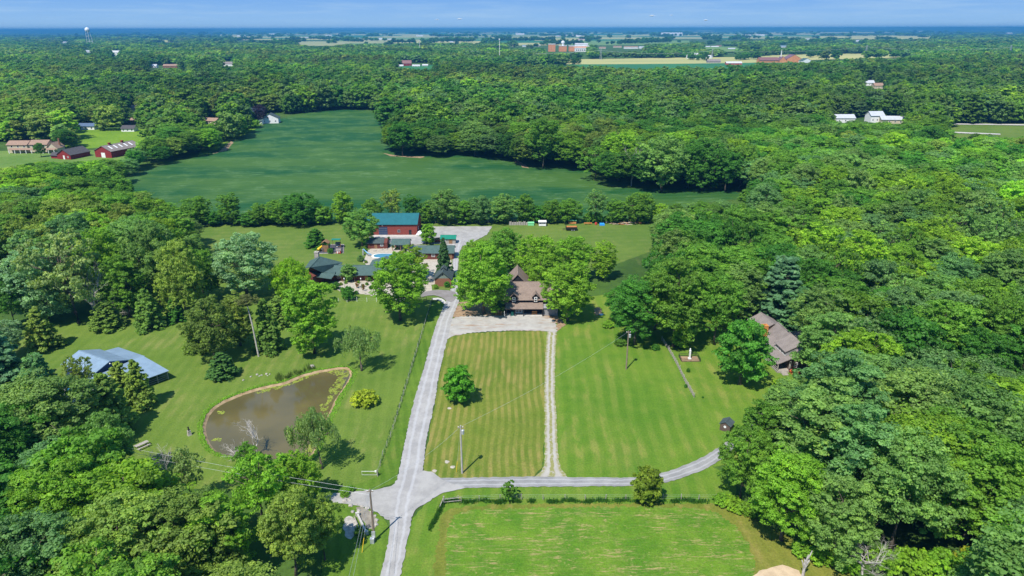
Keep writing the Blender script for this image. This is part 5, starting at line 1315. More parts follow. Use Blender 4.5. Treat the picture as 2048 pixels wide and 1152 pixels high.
# -- cars by the barn
def car(px, py, rz, paint, label, z=.14):
    q = P(px, py); t = thing('parked_car', label, 'car', (q.x, q.y, z), rz, 'cars parked in the gravel yard')
    L, W, H1, H2 = 4.6, 1.85, .85, 1.5; mb = MB()
    prof = [(-2.3,.35),(-2.25,.75),(-1.35,.95),(-.75,1.45),(.8,1.5),(1.6,1.0),(2.25,.9),(2.3,.35)]
    n = len(prof); vs = [(x, -W/2*(.86 if z_ > 1.2 else 1), z_) for x, z_ in prof]+[(x, W/2*(.86 if z_ > 1.2 else 1), z_) for x, z_ in prof]
    mb.add(vs, [tuple(range(n)), tuple(range(2*n-1, n-1, -1))]+[(i, (i+1) % n, n+(i+1) % n, n+i) for i in range(n)]); mb.build('body', paint, t)
    mb = MB(); mb.add([(-1.28,-.9,1.0),(-.78,-.82,1.4),(-.78,.82,1.4),(-1.28,.9,1.0)], [(0,1,2,3)]); mb.add([(.86,-.82,1.46),(1.55,-.9,1.04),(1.55,.9,1.04),(.86,.82,1.46)], [(0,1,2,3)])
    for s in (-1, 1): mb.box(-.8, .9, s*.86-.045, s*.86+.045, 1.02, 1.38)
    g = mb.build('windows', M_glass, t); g.location.z = .012
    for x in (-1.45, 1.45):
        for s in (-1, 1):
            mb = MB(); mb.tube([(x, s*.75, .34), (x, s*.96, .34)], .34, 12); w = mb.build('wheel', M_black, t); mb = MB(); mb.tube([(x, s*.96, .34), (x, s*.975, .34)], .2, 10); mb.build('rim', M_steel, w)
    for s in (-1, 1):
        mb = MB(); mb.box(-2.33, -2.24, s*.65-.18, s*.65+.18, .62, .76); mb.build('headlight', M_white, t); mb = MB(); mb.box(2.24, 2.33, s*.65-.18, s*.65+.18, .65, .82); mb.build('tail_light', M_redp, t)
    return t
car(841, 470, 1.2, plain("paint_white", (.75, .76, .78), None, 3, .25), 'white car parked at the right corner of the red barn')
car(875, 484, 0.2, plain("paint_maroon", (.13, .03, .04), None, 3, .25), 'dark red car right of the small tree before the barn')
car(855, 486, .5, plain("paint_navy", (.03, .06, .13), None, 3, .25), 'dark blue car under the small tree before the barn')

# -- farm on the far left
M_meadow_ = M_meadow
f = thing('farmhouse', 'long cream two storey farmhouse with brown roof and veranda, at the left edge', 'house', (-312, 447, 0), .02)
gable_wall(f, -16, -3.1, 0, 8, 5.4, 2.0, M_cream); gable_roof(f, -16, -3.1, 0, 8, 5.4, 2.0, M_tan_roof, o=.5)
gable_wall(f, -3, 9, 1, 9, 5.2, 2.2, M_cream, name='main_wall'); gable_roof(f, -2.5, 9, 1, 9, 5.4, 2.2, M_tan_roof, o=.5, name='main_roof')
gable_wall(f, 9.1, 16, 0, 8, 3.2, 3.2, M_cream, 'y', 'east_wing'); gable_roof(f, 9.1, 16, 0, 8, 3.2, 3.2, M_tan_roof, 'y', .5, name='east_roof')
mb = MB(); mb.slab([(-14,-3,2.5),(16,-3,2.5),(16,-.6,3.3),(-14,-.6,3.3)], .15); mb.build('veranda_roof', M_tan_roof, f)
for k in range(9): post(f, -13.5+k*3.6, -2.8, 0, 2.4, .3, M_white)
for u in (-13, -9, -5): window(f, u, 'S', 0, 3.6, 1.2, 1.3, M_white, bars=False)
for u in (0, 4, 7): window(f, u, 'S', 1, 3.6, 1.2, 1.3, M_white, bars=False)
for u in (-12, -8, -4): window(f, u, 'S', 0, .8, 1.6, 1.4, M_white, bars=False)
chimney(f, 15, 5, 4, 8.4)
f = thing('red_barn', 'large red barn with long grey roof and skylights, left of the crop field', 'barn', (-256, 429, 0), math.radians(-17))
gable_wall(f, -6.5, 6.5, 0, 24, 4.2, 3.0, M_barnred, 'y'); gable_roof(f, -6.5, 6.5, 0, 24, 4.2, 3.0, M_greyroof, 'y', .5)
for k in range(5):
    mb = MB(); s_ = 3/6.5; y_ = 3+k*4; mb.slab([(1.5,y_,7.36-1.5*s_),(4.5,y_,7.36-4.5*s_),(4.5,y_+1,7.36-4.5*s_),(1.5,y_+1,7.36-1.5*s_)], .05); mb.build('skylight', M_white, f)
for y_ in (6, 16):
    mb = MB(); mb.box(-.6, .6, y_-.6, y_+.6, 7.1, 8.1); mb.slab([(-.8,y_-.8,8.1),(.8,y_-.8,8.1),(.8,y_+.8,8.1),(-.8,y_+.8,8.1)], -.3); mb.build('cupola', M_barnred, f)
door(f, 0, 'S', 0, 3, 3, M_white)
f = thing('red_stable', 'red stable with arched front and dark roof beside the cream farmhouse', 'barn', (-277, 423, 0), math.radians(-14))
gable_wall(f, -5, 5, 0, 15, 3.0, 3.0, M_barnred, 'y'); gable_roof(f, -5, 5, 0, 15, 3.0, 3.0, M_darkroof, 'y', .5); door(f, 0, 'S', 0, 1.2, 2.4, M_white)
gable_wall(f, -11, -5.1, 1, 5, 2.2, 1.2, M_barnred, name='annex'); gable_roof(f, -11, -5.2, 1, 5, 2.2, 1.2, M_darkroof, name='annex_roof'); window(f, 3, 'S', 0, 1, 1, 1)

def small_house(px, py, L, W, h, rise, wm, rm, label, rz=0.0, cat='house', axis='x', name='house', wins=3, group=None, z=0):
    q = P(px, py); t = thing(name, label, cat, (q.x, q.y+W/2, z), rz, group)
    gable_wall(t, -L/2, L/2, -W/2, W/2, h, rise, wm, axis); gable_roof(t, -L/2, L/2, -W/2, W/2, h, rise, rm, axis, .5)
    for k in range(wins): window(t, -L/2+L*(k+.5)/wins, 'S', -W/2, h*.3, 1.2, 1.2, M_white, bars=False)
    return t
M_bluegrey = shingle("roof_blue_shingle", (0.10, 0.15, 0.24))
M_whiteroof = metal_roof("roof_white_metal", (0.55, 0.55, 0.55))
M_brickorange = plain("orange_brick", (0.62, 0.27, 0.11), (0.5, 0.2, 0.08), .2, .85)
M_maroonroof = metal_roof("roof_maroon_metal", (0.20, 0.09, 0.08))
M_lightgrey = metal_roof("roof_light_grey", (0.45, 0.47, 0.5))
S = small_house
S(172, 258, 13, 8, 3, 1.8, M_white, M_bluegrey, 'white bungalow with blue roof above the bright meadow')
S(267, 220, 12, 8, 3, 2, M_cream, M_greyroof, 'small beige house half hidden behind the big dark tree, upper left', .3)
S(262, 247, 12, 8, 3, 1.8, M_brick, M_tan_roof, 'brick house with red roof behind the dark round trees, upper left')
S(255, 262, 10, 7, 2.6, 2, M_white, M_darkroof, 'low dark roofed house at the right end of the bright meadow')
S(421, 247, 13, 8, 2.8, 2, M_cream, M_tan_roof, 'tan bungalow between round trees left of the blue roofed house', -.3)
S(510, 234, 14, 9, 5, 3, M_white, M_bluegrey, 'dark two storey house behind the plum tree near the crop field', .2)
S(505, 248, 16, 8, 3, 2, M_white, M_slate, 'white house with long green grey roof at the far crop field corner', 0, wins=4)
S(538, 246, 14, 10, 4.5, 3.5, M_white, M_slate_dark, 'white gabled house at the far left corner of the crop field', .15, axis='y')
S(1690, 247, 16, 9, 4, 2.5, M_white, M_lightgrey, 'white house at the left of the three white houses, upper right')
S(1752, 247, 12, 9, 6, 3.0, M_white, M_lightgrey, 'tall white house in the middle of the three, upper right', .1)
S(1790, 249, 22, 9, 3.4, 2.4, M_cream, M_lightgrey, 'long cream house right of the tall white house, upper right', -.1, wins=5)
S(455, 131, 22, 10, 5, 4, M_white, M_greyroof, 'grey roofed house among the far trees left of centre')
S(340, 134, 30, 10, 4, 3, M_brick, M_tan_roof, 'long brick house in a clearing, upper left')
S(305, 134, 16, 9, 4, 3, M_white, M_lightgrey, 'white house left of the long brick house, upper left')
S(382, 137, 16, 9, 4, 3, M_white, M_bluegrey, 'blue grey roofed house right of the long brick house, upper left')
S(231, 109, 22, 12, 9, 5, M_white, M_whiteroof, 'white gabled house in the wooded slope, upper left')
S(1738, 173, 14, 9, 4, 3, M_white, M_lightgrey, 'white house glimpsed in the woods above the three white houses')
S(1757, 179, 12, 9, 4, 3, M_cream, M_tan_roof, 'tan roofed house glimpsed in the woods above the three white houses')
# school, church, farmsteads on the plain
sc = thing('school', 'large orange brick school with pale flat roofs beyond the tan field, upper centre', 'school', P(1130, 103.5))
for (x0, x1, y0, y1, hh, m_) in ((-58, -34, 0, 30, 24, M_brickorange), (-20, 6, 10, 40, 18, M_brickorange), (16, 86, 20, 60, 17, M_brickorange), (34, 98, 0, 19.5, 11, M_white)):
    mb = MB(); mb.box(x0, x1, y0, y1, 0, hh); mb.box(x0-.6, x1+.6, y0-.6, y1+.6, hh, hh+1.4, 1); mb.build('block', [m_, M_white], sc)
for k in range(8): window(sc, 40+k*7, 'S', 0, 3, 4, 4, M_greywall, bars=False)
mb = MB(); mb.lathe([(3, 0), (3, 26), (6, 28), (6, 33), (.5, 36)], (-6, 30, 0), 12); mb.build('water_tank', M_white, sc)
ch = thing('church', 'orange brick church with maroon roofs and a thin white steeple, upper right', 'church', P(1562, 127))
gable_wall(ch, -50, -6, 0, 22, 6, 6, M_brickorange); gable_roof(ch, -50, -6, 0, 22, 6, 6, M_maroonroof, o=1)
gable_wall(ch, -6, 10, -4, 18, 6, 8, M_brickorange, 'y', 'porch_wall'); gable_roof(ch, -6, 10, -4, 18, 6, 8, M_maroonroof, 'y', 1, name='porch_roof')
gable_wall(ch, 12, 46, 0, 30, 9, 9, M_brickorange, 'y', 'hall_wall'); gable_roof(ch, 12, 46, 0, 30, 9, 9, M_maroonroof, 'y', 1, name='hall_roof')
mb = MB(); mb.lathe([(1.2, 0), (1.2, 5), (.1, 17)], (0, 6, 13), 6); mb.build('steeple', M_white, ch)
S(1612, 128, 22, 16, 6, 5, M_white, M_slate, 'white gabled house with grey green roof right of the church', .2, axis='y')
S(1468, 131, 34, 12, 4, 3, M_redp, M_whiteroof, 'long red building with white roof left of the church')
S(1428, 127, 30, 12, 4, 4, M_greywall, M_greyroof, 'grey roofed farmhouse below the white silos, upper right')
S(1405, 118, 50, 14, 5, 3, M_white, M_whiteroof, 'long white shed right of the white silos, upper right')
S(1380, 118.5, 16, 12, 6, 4, M_white, M_whiteroof, 'small white barn beside the white silos, upper right')
for i, dx in enumerate((0, 7, 14)):
    q = P(1378, 118.5); t = thing('silo', 'one of three white grain silos side by side in the tan field, upper right', 'silo', (q.x+dx+6, q.y-2, 0), group='three white grain silos')
    t['label'] = ('left', 'middle', 'right')[i]+' one of the three white grain silos beside the tan field'
    mb = MB(); mb.lathe([(3.2, 0), (3.2, 12)], sides=14); mb.build('drum', M_white, t); mb = MB(); mb.lathe([(3.3, 12), (2.4, 14), (.3, 15)], sides=14); mb.build('dome', M_lightgrey, t)
S(812, 132, 22, 12, 6, 6, M_barnred, M_maroonroof, 'bright red barn in the clearing with white sheds, above the crop field', .1)
S(832, 134, 16, 8, 3, 2, M_white, M_whiteroof, 'white shed right of the bright red barn, upper centre')
S(850, 133, 12, 8, 3, 2, M_white, M_whiteroof, 'second white shed right of the bright red barn, upper centre')
S(802, 134, 9, 8, 3, 2, M_white, M_whiteroof, 'white shed left of the bright red barn, upper centre')
FARH = [(1163, 92, 60, 24, 'white', 'wide white building above the school', M_white, M_whiteroof), (1052, 93.5, 34, 14, 'blue', 'pale blue roofed building left of the school', M_white, M_bluemetal), (1075, 93, 24, 14, 'cream', 'cream house just left of the school', M_cream, M_lightgrey),
 (1028, 92.5, 30, 14, 'tan', 'tan roofed house left of the pale blue roof', M_cream, M_tan_roof), (1262, 98, 55, 16, 'white', 'long white building right of the school', M_white, M_tan_roof), (1286, 98, 30, 20, 'white', 'white house right of the long white building', M_white, M_lightgrey),
 (1235, 96, 34, 14, 'cream', 'cream house right of the school, next to the long white building', M_cream, M_tan_roof), (1205, 98, 26, 14, 'tan', 'low tan building close to the right side of the school', M_cream, M_tan_roof), (1303, 98.5, 22, 12, 'red', 'small red roofed house at the right end of the village', M_cream, M_maroonroof),
 (1143, 74.5, 110, 40, 'white', 'white farmstead out on the plain above the village', M_white, M_whiteroof), (1156, 74, 60, 40, 'white', 'smaller white barn right of the plain farmstead', M_white, M_whiteroof), (1120, 74.5, 70, 30, 'cream', 'cream barns left of the plain farmstead', M_cream, M_lightgrey), (1164, 81, 55, 20, 'red', 'red and white farm buildings on the dark green plain', M_white, M_maroonroof),
 (1344, 72.8, 220, 50, 'white', 'very long white hen house on the plain, right of centre', M_white, M_whiteroof), (1496, 73.5, 60, 30, 'white', 'white sheds on the plain above the church', M_white, M_whiteroof), (1520, 73.3, 90, 30, 'white', 'long white sheds on the plain right of the others', M_white, M_whiteroof),
 (1040, 70, 110, 40, 'white', 'tiny white farm near the horizon above the village', M_white, M_whiteroof), (912, 84, 26, 14, 'white', 'white gabled house at the field edge, upper centre', M_white, M_whiteroof), (903, 85, 22, 12, 'white', 'white house beside the white gabled one, upper centre', M_white, M_lightgrey),
 (760, 79, 70, 24, 'white', 'long white roofed sheds beside a dark grove, upper centre', M_white, M_whiteroof), (740, 80, 40, 18, 'pink', 'pinkish farm sheds beside the dark grove, upper centre', M_cream, M_tan_roof), (715, 79, 50, 26, 'blue', 'pale blue roofed barns behind the dark grove, upper centre', M_white, M_bluemetal), (779, 79, 40, 18, 'white', 'white barn right of the long white roofed sheds', M_white, M_whiteroof),
 (673, 80.5, 30, 16, 'cream', 'cream farmhouse left of the dark grove', M_cream, M_lightgrey), (602, 75.5, 26, 20, 'white', 'pair of white sheds on the plain, upper left of centre', M_white, M_whiteroof), (614, 75.5, 36, 20, 'red', 'red and white barn on the plain, upper left of centre', M_barnred, M_whiteroof), (657, 72, 70, 30, 'white', 'white farm near the horizon above the red and white barn', M_white, M_whiteroof), (545, 69.3, 110, 40, 'white', 'white farm near the horizon, left of centre', M_white, M_whiteroof),
 (482, 72, 90, 30, 'white', 'white farm buildings at the left end of the plain', M_white, M_whiteroof), (839, 72.5, 70, 30, 'white', 'white farm on the plain between the two radio masts', M_white, M_whiteroof), (1438, 95, 22, 14, 'red', 'small red roofed house in the trees above the silos', M_cream, M_maroonroof), (1430, 96.5, 30, 12, 'white', 'white house below the small red roofed one', M_white, M_whiteroof), (1416, 96.5, 18, 10, 'white', 'small white house left of the red roofed one', M_white, M_lightgrey),
 (1567, 96, 34, 14, 'blue', 'blue roofed shed in the trees above the church', M_white, M_bluemetal), (1463, 101, 26, 12, 'grey', 'grey roofed shed at the light green field above the church', M_greywall, M_lightgrey), (1619, 82, 60, 20, 'white', 'white house in the trees beyond the church, far right', M_white, M_lightgrey), (1720, 85, 46, 20, 'white', 'white house below the tan strips, far right', M_white, M_lightgrey),
 (1706, 67.5, 90, 40, 'white', 'white farm on the far wooded slope, right', M_white, M_whiteroof), (1844, 66, 90, 40, 'white', 'white farm near the horizon, far right', M_white, M_whiteroof), (2020, 70, 60, 50, 'yellow', 'yellowish tank like building near the right edge horizon', M_cream, M_lightgrey), (130, 84, 40, 18, 'white', 'white house on the wooded hill, far upper left', M_white, M_lightgrey), (176, 103, 24, 12, 'white', 'white house in the woods below the water tower', M_white, M_lightgrey)]
for (px_, py_, L_, W_, c_, lb_, wm_, rm_) in FARH:
    S(px_, py_, L_, W_, max(4, L_*.11), max(3, W_*.2), wm_, rm_, lb_, wins=0 if L_ > 60 else 3, name='farm_building' if L_ > 40 else 'house', cat='farm building' if L_ > 40 else 'house')
# distant trees that stand out: plum tree etc.
T('plum_tree', 'broad2', 521, 246, 208, 34, 'plum', 'dark purple leaved tree beside the dark two storey house')
for (px_, by_, ty_, w_, ti_, lb_) in ((470, 246, 210, 34, 'mid', 'left one of two round trees by the white house at the field corner'), (492, 248, 212, 38, 'blue', 'right one of two round trees by the white house at the field corner'),
     (222, 249, 203, 48, 'deep', 'big dark round tree above the bright meadow'), (287, 247, 213, 30, 'deep', 'dark round tree beside the brick house, upper left'), (355, 243, 213, 38, 'blue', 'pale round tree in the middle of the upper left housing'), (130, 296, 255, 46, 'deep', 'dark round tree above the red stable'), (82, 312, 283, 22, 'deep', 'dark tree in front of the cream farmhouse'),
     (1230, 355, 268, 62, 'yellow', 'yellow green tree at the corner of the woods beyond the hedgerow'), (805, 312, 240, 62, 'deep', 'dark tree at the tip of the woods in the crop field'), (1085, 338, 232, 80, 'mid', 'tall broad tree at the crop field edge, middle'), (950, 312, 240, 60, 'haze', 'rounded tree at the crop field edge right of the dark tip tree'), (1450, 385, 300, 70, 'deep', 'dark tree above the right corner of the crop field')):
    T('field_edge_tree', ru.choice(('broad0', 'broad2', 'broad3')), px_, by_, ty_, w_, ti_, lb_)
dead_px(1262, 372, 284, 'bare grey dead tree standing before the woods beyond the crop field', 3, .35, 4, .3)

# water tower, masts, pylons with their wires
q = Vector(((174-1024)/FPX*3085, 3300, 0)); wt = thing('water_tower', 'white water tower on legs standing on the horizon at upper left', 'water tower', q)
mb = MB(); mb.lathe([(.5, 62), (5, 64.5), (9.5, 69), (10.4, 74), (9.5, 79), (6, 83), (.6, 85.5)], sides=24); mb.build('tank', M_white, wt, smooth=True)
for k in range(6):
    a = k*1.047; mb = MB(); mb.tube([(15*math.cos(a), 15*math.sin(a), 0), (8.6*math.cos(a), 8.6*math.sin(a), 70)], .6, 6); mb.build('leg', M_white, wt)
mb = MB(); mb.tube([(0, 0, 0), (0, 0, 63)], 1.2, 10)
for z_, r_ in ((25, 12.8), (48, 10.6)):
    for k in range(6): a, b2 = k*1.047, (k+1)*1.047; mb.tube([(r_*math.cos(a), r_*math.sin(a), z_), (r_*math.cos(b2), r_*math.sin(b2), z_)], .3, 4)
mb.build('riser', M_white, wt)
for (px_, by_, ty_, lb_) in ((999, 123, 78, 'tall thin white radio mast at the edge of the tan field, upper centre'), (840, 107, 80, 'thin white radio mast in the woods left of centre, near the horizon')):
    q = P(px_, by_); Hm = height(px_, by_, ty_); t = thing('radio_mast', lb_, 'mast', q); mb = MB()
    for a in range(3): mb.tube([(.9*math.cos(a*2.09), .9*math.sin(a*2.09), 0), (.5*math.cos(a*2.09), .5*math.sin(a*2.09), Hm)], .28, 4)
    for z_ in range(0, int(Hm), 3):
        for a in range(3): mb.tube([(.9*math.cos(a*2.09), .9*math.sin(a*2.09), z_), (.85*math.cos((a+1)*2.09), .85*math.sin((a+1)*2.09), z_+3)], .1, 3)
    mb.build('lattice', M_white, t); mb = MB(); mb.lathe([(1.5, 0), (1.5, 3)], (0, 0, Hm-2), 8); mb.build('antenna', M_white, t)
PYL = [(1201, 121, 98, 'lattice pylon above the dark grove in the tan field, upper centre'), (1423, 122, 99, 'lattice pylon beside the long white shed, upper right'), (1730, 116, 92, 'lattice pylon at the right part of the tan field'), (2016, 120, 93, 'lattice pylon near the right edge of the photo')]
tops = []
for px_, by_, ty_, lb_ in PYL:
    q = P(px_, by_); Hm = height(px_, by_, ty_); t = thing('pylon', lb_, 'pylon', q, group='power line pylons across the far field'); mb = MB(); r0 = 3.4
    for k in range(4):
        a = k*1.571+.785; a2 = a+1.571
        mb.tube([(r0*math.cos(a), r0*math.sin(a), 0), (.9*math.cos(a), .9*math.sin(a), Hm)], .22, 4)
        for i in range(6):
            f0, f1 = i/6, (i+1)/6; ra, rb = r0+(.9-r0)*f0, r0+(.9-r0)*f1; mb.tube([(ra*math.cos(a), ra*math.sin(a), Hm*f0), (rb*math.cos(a2), rb*math.sin(a2), Hm*f1)], .12, 3)
    mb.build('lattice', M_steel, t)
    for z_ in (.72, .86, .98):
        mb = MB(); mb.tube([(0, -5, Hm*z_), (0, 5, Hm*z_)], .22, 4); mb.build('cross_arm', M_steel, t)
    tops.append(Vector((q.x, q.y, Hm*.86)))
def wire(name, a, b, sag, label, r=0.02, mat=None, n=14):
    a, b = Vector(a), Vector(b); mb = MB()
    mb.tube([a.lerp(b, i/n)-Vector((0, 0, sag*4*(i/n)*(1-i/n))) for i in range(n+1)], r, 4, cap=False)
    return tag(mb.build(name, mat or M_steel), label, 'cable')
tops.insert(0, Vector((tops[0].x-330, tops[0].y+40, tops[0].z-2))); tops.append(tops[-1]+Vector((300, 60, 0)))
for i in range(len(tops)-1):
    wire('power_line', tops[i], tops[i+1], 7, 'sagging power line '+('left of the first pylon', 'between the first and second pylon', 'between the second and third pylon', 'between the third and fourth pylon', 'right of the last pylon')[i], .16)
# ------------------------------------------------------------ poles, fences and small things near the camera
M_pole = plain("pole_wood", (0.26, 0.20, 0.15), (0.17, 0.13, 0.10), 2, .85, stretch=(4, 4, .5))
M_polegrey = plain("pole_wood_grey", (0.42, 0.40, 0.37), (0.3, 0.28, 0.26), 2, .85, stretch=(4, 4, .5))
def utility_pole(bx, by, ty, mat, label, transformer=True, meter=False):
    q = P(bx, by); H = height(bx, by, ty); t = thing('utility_pole', label, 'utility pole', q)
    mb = MB(); mb.tube([(0, 0, -.2), (0, 0, H*.5), (0, 0, H)], [.19, .16, .12], 10); mb.build('shaft', mat, t)
    mb = MB(); mb.box(-.5, .5, -.06, .06, H-.45, -.33+H); mb.build('cross_arm', M_pole, t)
    for x in (-.4, .4):
        mb = MB(); mb.lathe([(.06, 0), (.08, .06), (.04, .18)], (x, 0, H-.33), 8); mb.build('insulator', M_white, t)
    if transformer:
        mb = MB(); mb.lathe([(.05, 0), (.26, .05), (.28, .8), (.1, .92)], (.36, -.05, H-1.7), 12); mb.build('transformer', M_steel, t)
    if meter:
        mb = MB(); mb.box(-.28, .28, -.42, -.2, 1.0, 2.0); mb.build('meter_box', M_steel, t)
    return Vector((q.x, q.y, H-.2))
p1 = utility_pole(922.5, 947, 851, M_polegrey, 'grey utility pole at the lower left of the dry mown square')
p2 = utility_pole(747, 1081, 978, M_pole, 'brown leaning utility pole beside the lower gravel arm', False, True)
p3 = utility_pole(1251, 739, 662, M_pole, 'brown utility pole in the right lawn with a transformer', True)
q = P(743, 1086); mb = MB(); mb.box(-.3, .3, -.25, .25, 0, .9); mb.box(-.33, .33, -.28, .28, .9, .98); tag(mb.build('utility_cabinet', M_steel, None, q), 'pale metal utility cabinet at the foot of the brown leaning pole', 'cabinet')
wire('overhead_wire', p1, p2, .9, 'overhead wire from the grey pole down to the leaning brown pole', .016)
wire('overhead_wire', p1, p3, .9, 'overhead wire from the grey pole up to the brown pole in the right lawn', .016)
wire('overhead_wire', p2, (-112, 112, 10), 1.0, 'upper wire running left from the leaning brown pole over the woods', .016)
wire('overhead_wire', p2-Vector((0, 0, .8)), (-112, 112, 8.6), 1.2, 'lower wire running left from the leaning brown pole over the woods', .016)
wire('overhead_wire', p2, P(688, 1230, 11), .3, 'wire running down out of the photo from the leaning brown pole', .016)
wire('overhead_wire', p2-Vector((.3, 0, .5)), P(676, 1230, 10.6), .3, 'second wire running down out of the photo from the leaning brown pole', .016)
for (bx, by, ax, top_, lb_) in ((911, 944, 0, p1, 'guy wire with a yellow sleeve left of the grey utility pole'), (722, 1105, 0, p2, 'guy wire with a yellow sleeve left of the leaning brown pole')):
    g = P(bx, by); t = thing('guy_wire', lb_, 'guy wire', g); d = (top_-g)
    mb = MB(); mb.tube([(0, 0, 0), tuple(d*.98)], .015, 4); mb.build('strand', M_steel, t); mb = MB(); mb.tube([(0, 0, .05), tuple(d.normalized()*2.4)], .05, 6); mb.build('sleeve', M_yellow, t)

def fence(name, label, pts_px, spacing, H, mat, wires=(), rails=(), pw=.1, seed=1, wob=.05, z=0, wmat=None):
    P_ = [P(*p) for p in pts_px]; rg = random.Random(seed); t = thing(name, label, 'fence', (P_[0].x, P_[0].y, z)); o = P_[0]
    pos = []
    for a, b2 in zip(P_[:-1], P_[1:]):
        n = max(1, round((b2-a).length/spacing)); pos += [a.lerp(b2, i/n)-o for i in range(n)]
    pos.append(P_[-1]-o)
    for p in pos:
        h_ = H*rg.uniform(.9, 1.1); mb = MB(); mb.tube([(p.x, p.y, -.1), (p.x+rg.gauss(0, wob), p.y+rg.gauss(0, wob), h_)], pw/2, 5); mb.build('post', mat, t)
    if wires:
        mb = MB()
        for w in wires:
            for a, b2 in zip(pos[:-1], pos[1:]): mb.tube([(a.x, a.y, w), (b2.x, b2.y, w)], .006, 3, cap=False)
        mb.build('wire', wmat or M_steel, t)
    for w in rails:
        mb = MB()
        for a, b2 in zip(pos[:-1], pos[1:]): mb.tube([(a.x, a.y, w+rg.uniform(-.05, .05)), (b2.x, b2.y, w+rg.uniform(-.05, .05))], .05, 4)
        mb.build('rail', mat, t)
    return t
fence('wire_fence', 'long wire fence with grey posts along the left side of the gravel lane', [(863, 602), (832, 704), (806, 790), (780, 874), (764, 912), (753, 953)], 2.7, 1.25, M_greywood, (.3, .6, .9, 1.15), pw=.12)
fence('rail_fence', 'weathered split rail fence crossing the right lawn below the oaks', [(1322, 682), (1333, 697), (1350, 727), (1370, 768), (1386, 796)], 1.1, 1.25, M_greywood, rails=(.35, .7, 1.05), pw=.15, seed=2, wob=.1)
fence('field_fence', 'wire fence with weathered posts along the top of the hay field', [(885, 1008), (915, 1003), (998, 1000), (1128, 1000), (1290, 1001), (1430, 1001)], 3.4, 1.2, M_greywood, (.4, .8, 1.1), pw=.15, seed=3)
fence('yard_fence', 'low pale wire fence across the lawn below the ranch house courtyard', [(676, 604), (693, 604), (713, 603), (733, 603), (752, 603)], 3.3, 1.4, M_white, (.5, 1.0), pw=.12, seed=4)
fence('paddock_fence', 'dark fence under the walnut beside the asphalt drive', [(810, 598), (840, 600), (864, 604)], 2.2, 1.3, M_black, rails=(.5, 1.0), pw=.12, seed=5)
fence('hedgerow_fence', 'post fence at the top edge of the gravel yard', [(870, 447), (930, 447), (990, 447)], 4, 1.3, M_greywood, (.6, 1.1), seed=6)
g = P(752, 953); t = thing('farm_gate', 'white pipe gate at the lower end of the roadside wire fence', 'gate', g, math.radians(178))
mb = MB(); mb.tube([(0, 0, 1.15), (2.7, 0, 1.1)], .035, 6); mb.tube([(0, 0, .4), (2.7, 0, .35)], .02, 6)
for x in (0.05, 2.65): mb.tube([(x, 0, .35), (x, 0, 1.15)], .02, 5)
mb.build('frame', M_white, t); mb = MB(); mb.tube([(-.15, 0, 0), (-.15, 0, 1.5)], .1, 8); mb.build('post', M_greywood, t); mb = MB(); mb.box(.0, .3, -.1, .1, 1.0, 1.3); mb.build('latch_box', M_white, t)
g = P(885, 1009); t = thing('field_gate', 'small grey gate and brace post at the corner of the hay field fence', 'gate', g, .1)
mb = MB(); mb.tube([(0, 0, 0), (.1, 0, 1.7)], .13, 7); mb.build('post', M_greywood, t); mb = MB(); mb.tube([(.1, 0, 1.1), (3.0, .2, 1.1)], .05, 5); mb.tube([(.1, 0, .5), (3.0, .2, .5)], .05, 5); mb.tube([(3, .2, 0), (3, .2, 1.2)], .06, 5); mb.tube([(0, 0, 1.3), (-.9, -1.6, .1)], .07, 5); mb.build('rails', M_greywood, t)

# monument in its little fence
g = P(1377.5, 719); t = thing('monument', 'slim white stone marker on a square base inside a low dark fence', 'monument', (g.x, g.y, 0.03))
mb = MB(); mb.box(-.35, .35, -.35, .35, 0, .3); mb.box(-.18, .18, -.18, .18, .3, 2.2); mb.lathe([(.2, 0), (.26, .15), (.1, .4), (.16, .55), (.02, .75)], (0, 0, 2.2), 8); mb.build('marker', M_white, t)
w_, d_ = 2.3, 1.5; mb = MB()
for a, b2 in (((-w_, -d_), (w_, -d_)), ((w_, -d_), (w_, d_)), ((w_, d_), (-w_, d_)), ((-w_, d_), (-w_, -d_))):
    for z_ in (.25, .75): mb.tube([a+(z_,), b2+(z_,)], .035, 4)
    n = int(math.dist(a, b2)/.3)
    for i in range(n): mb.tube([(a[0]+(b2[0]-a[0])*i/n, a[1]+(b2[1]-a[1])*i/n, 0), (a[0]+(b2[0]-a[0])*i/n, a[1]+(b2[1]-a[1])*i/n, .9)], .022, 4)
mb.build('iron_fence', M_black, t); mb = MB(); mb.box(-w_+.1, w_-.1, -d_+.1, d_-.1, -.01, .05); mb.build('gravel_bed', M_dirt, t)
# sundial, picnic table
g = P(377.5, 869); t = thing('garden_statue', 'small dark statue on a pale stone pedestal on the lawn left of the pond', 'statue', (g.x, g.y, .03))
mb = MB(); mb.lathe([(.55, 0), (.5, .15), (.35, .9), (.42, 1.0)], sides=4); mb.build('pedestal', M_stone, t); mb = MB(); mb.lathe([(.14, 0), (.2, .25), (.1, .5), (.15, .72), (.03, .95)], (0, 0, 1.0), 8); mb.tube([(0, 0, 1.5), (-.25, 0, 1.75)], .05, 5); mb.build('figure', M_black, t)
g = P(283, 893); t = thing('picnic_table', 'weathered picnic table in the shade below the big dark cedar', 'table', (g.x, g.y, .03), math.radians(52))
mb = MB(); mb.box(-1.2, 1.2, -.42, .42, .72, .78); mb.build('tabletop', M_greywood, t)
for s in (-1, 1):
    mb = MB(); mb.box(-1.2, 1.2, s*.85-.16, s*.85+.16, .42, .47); mb.build('seat', M_greywood, t); mb = MB(); mb.tube([(s*.8, -.8, 0), (s*.8, .3, .72)], .05, 4); mb.tube([(s*.8, .8, 0), (s*.8, -.3, .72)], .05, 4); mb.tube([(s*.8, -.9, .4), (s*.8, .9, .4)], .05, 4); mb.build('leg_frame', M_greywood, t)
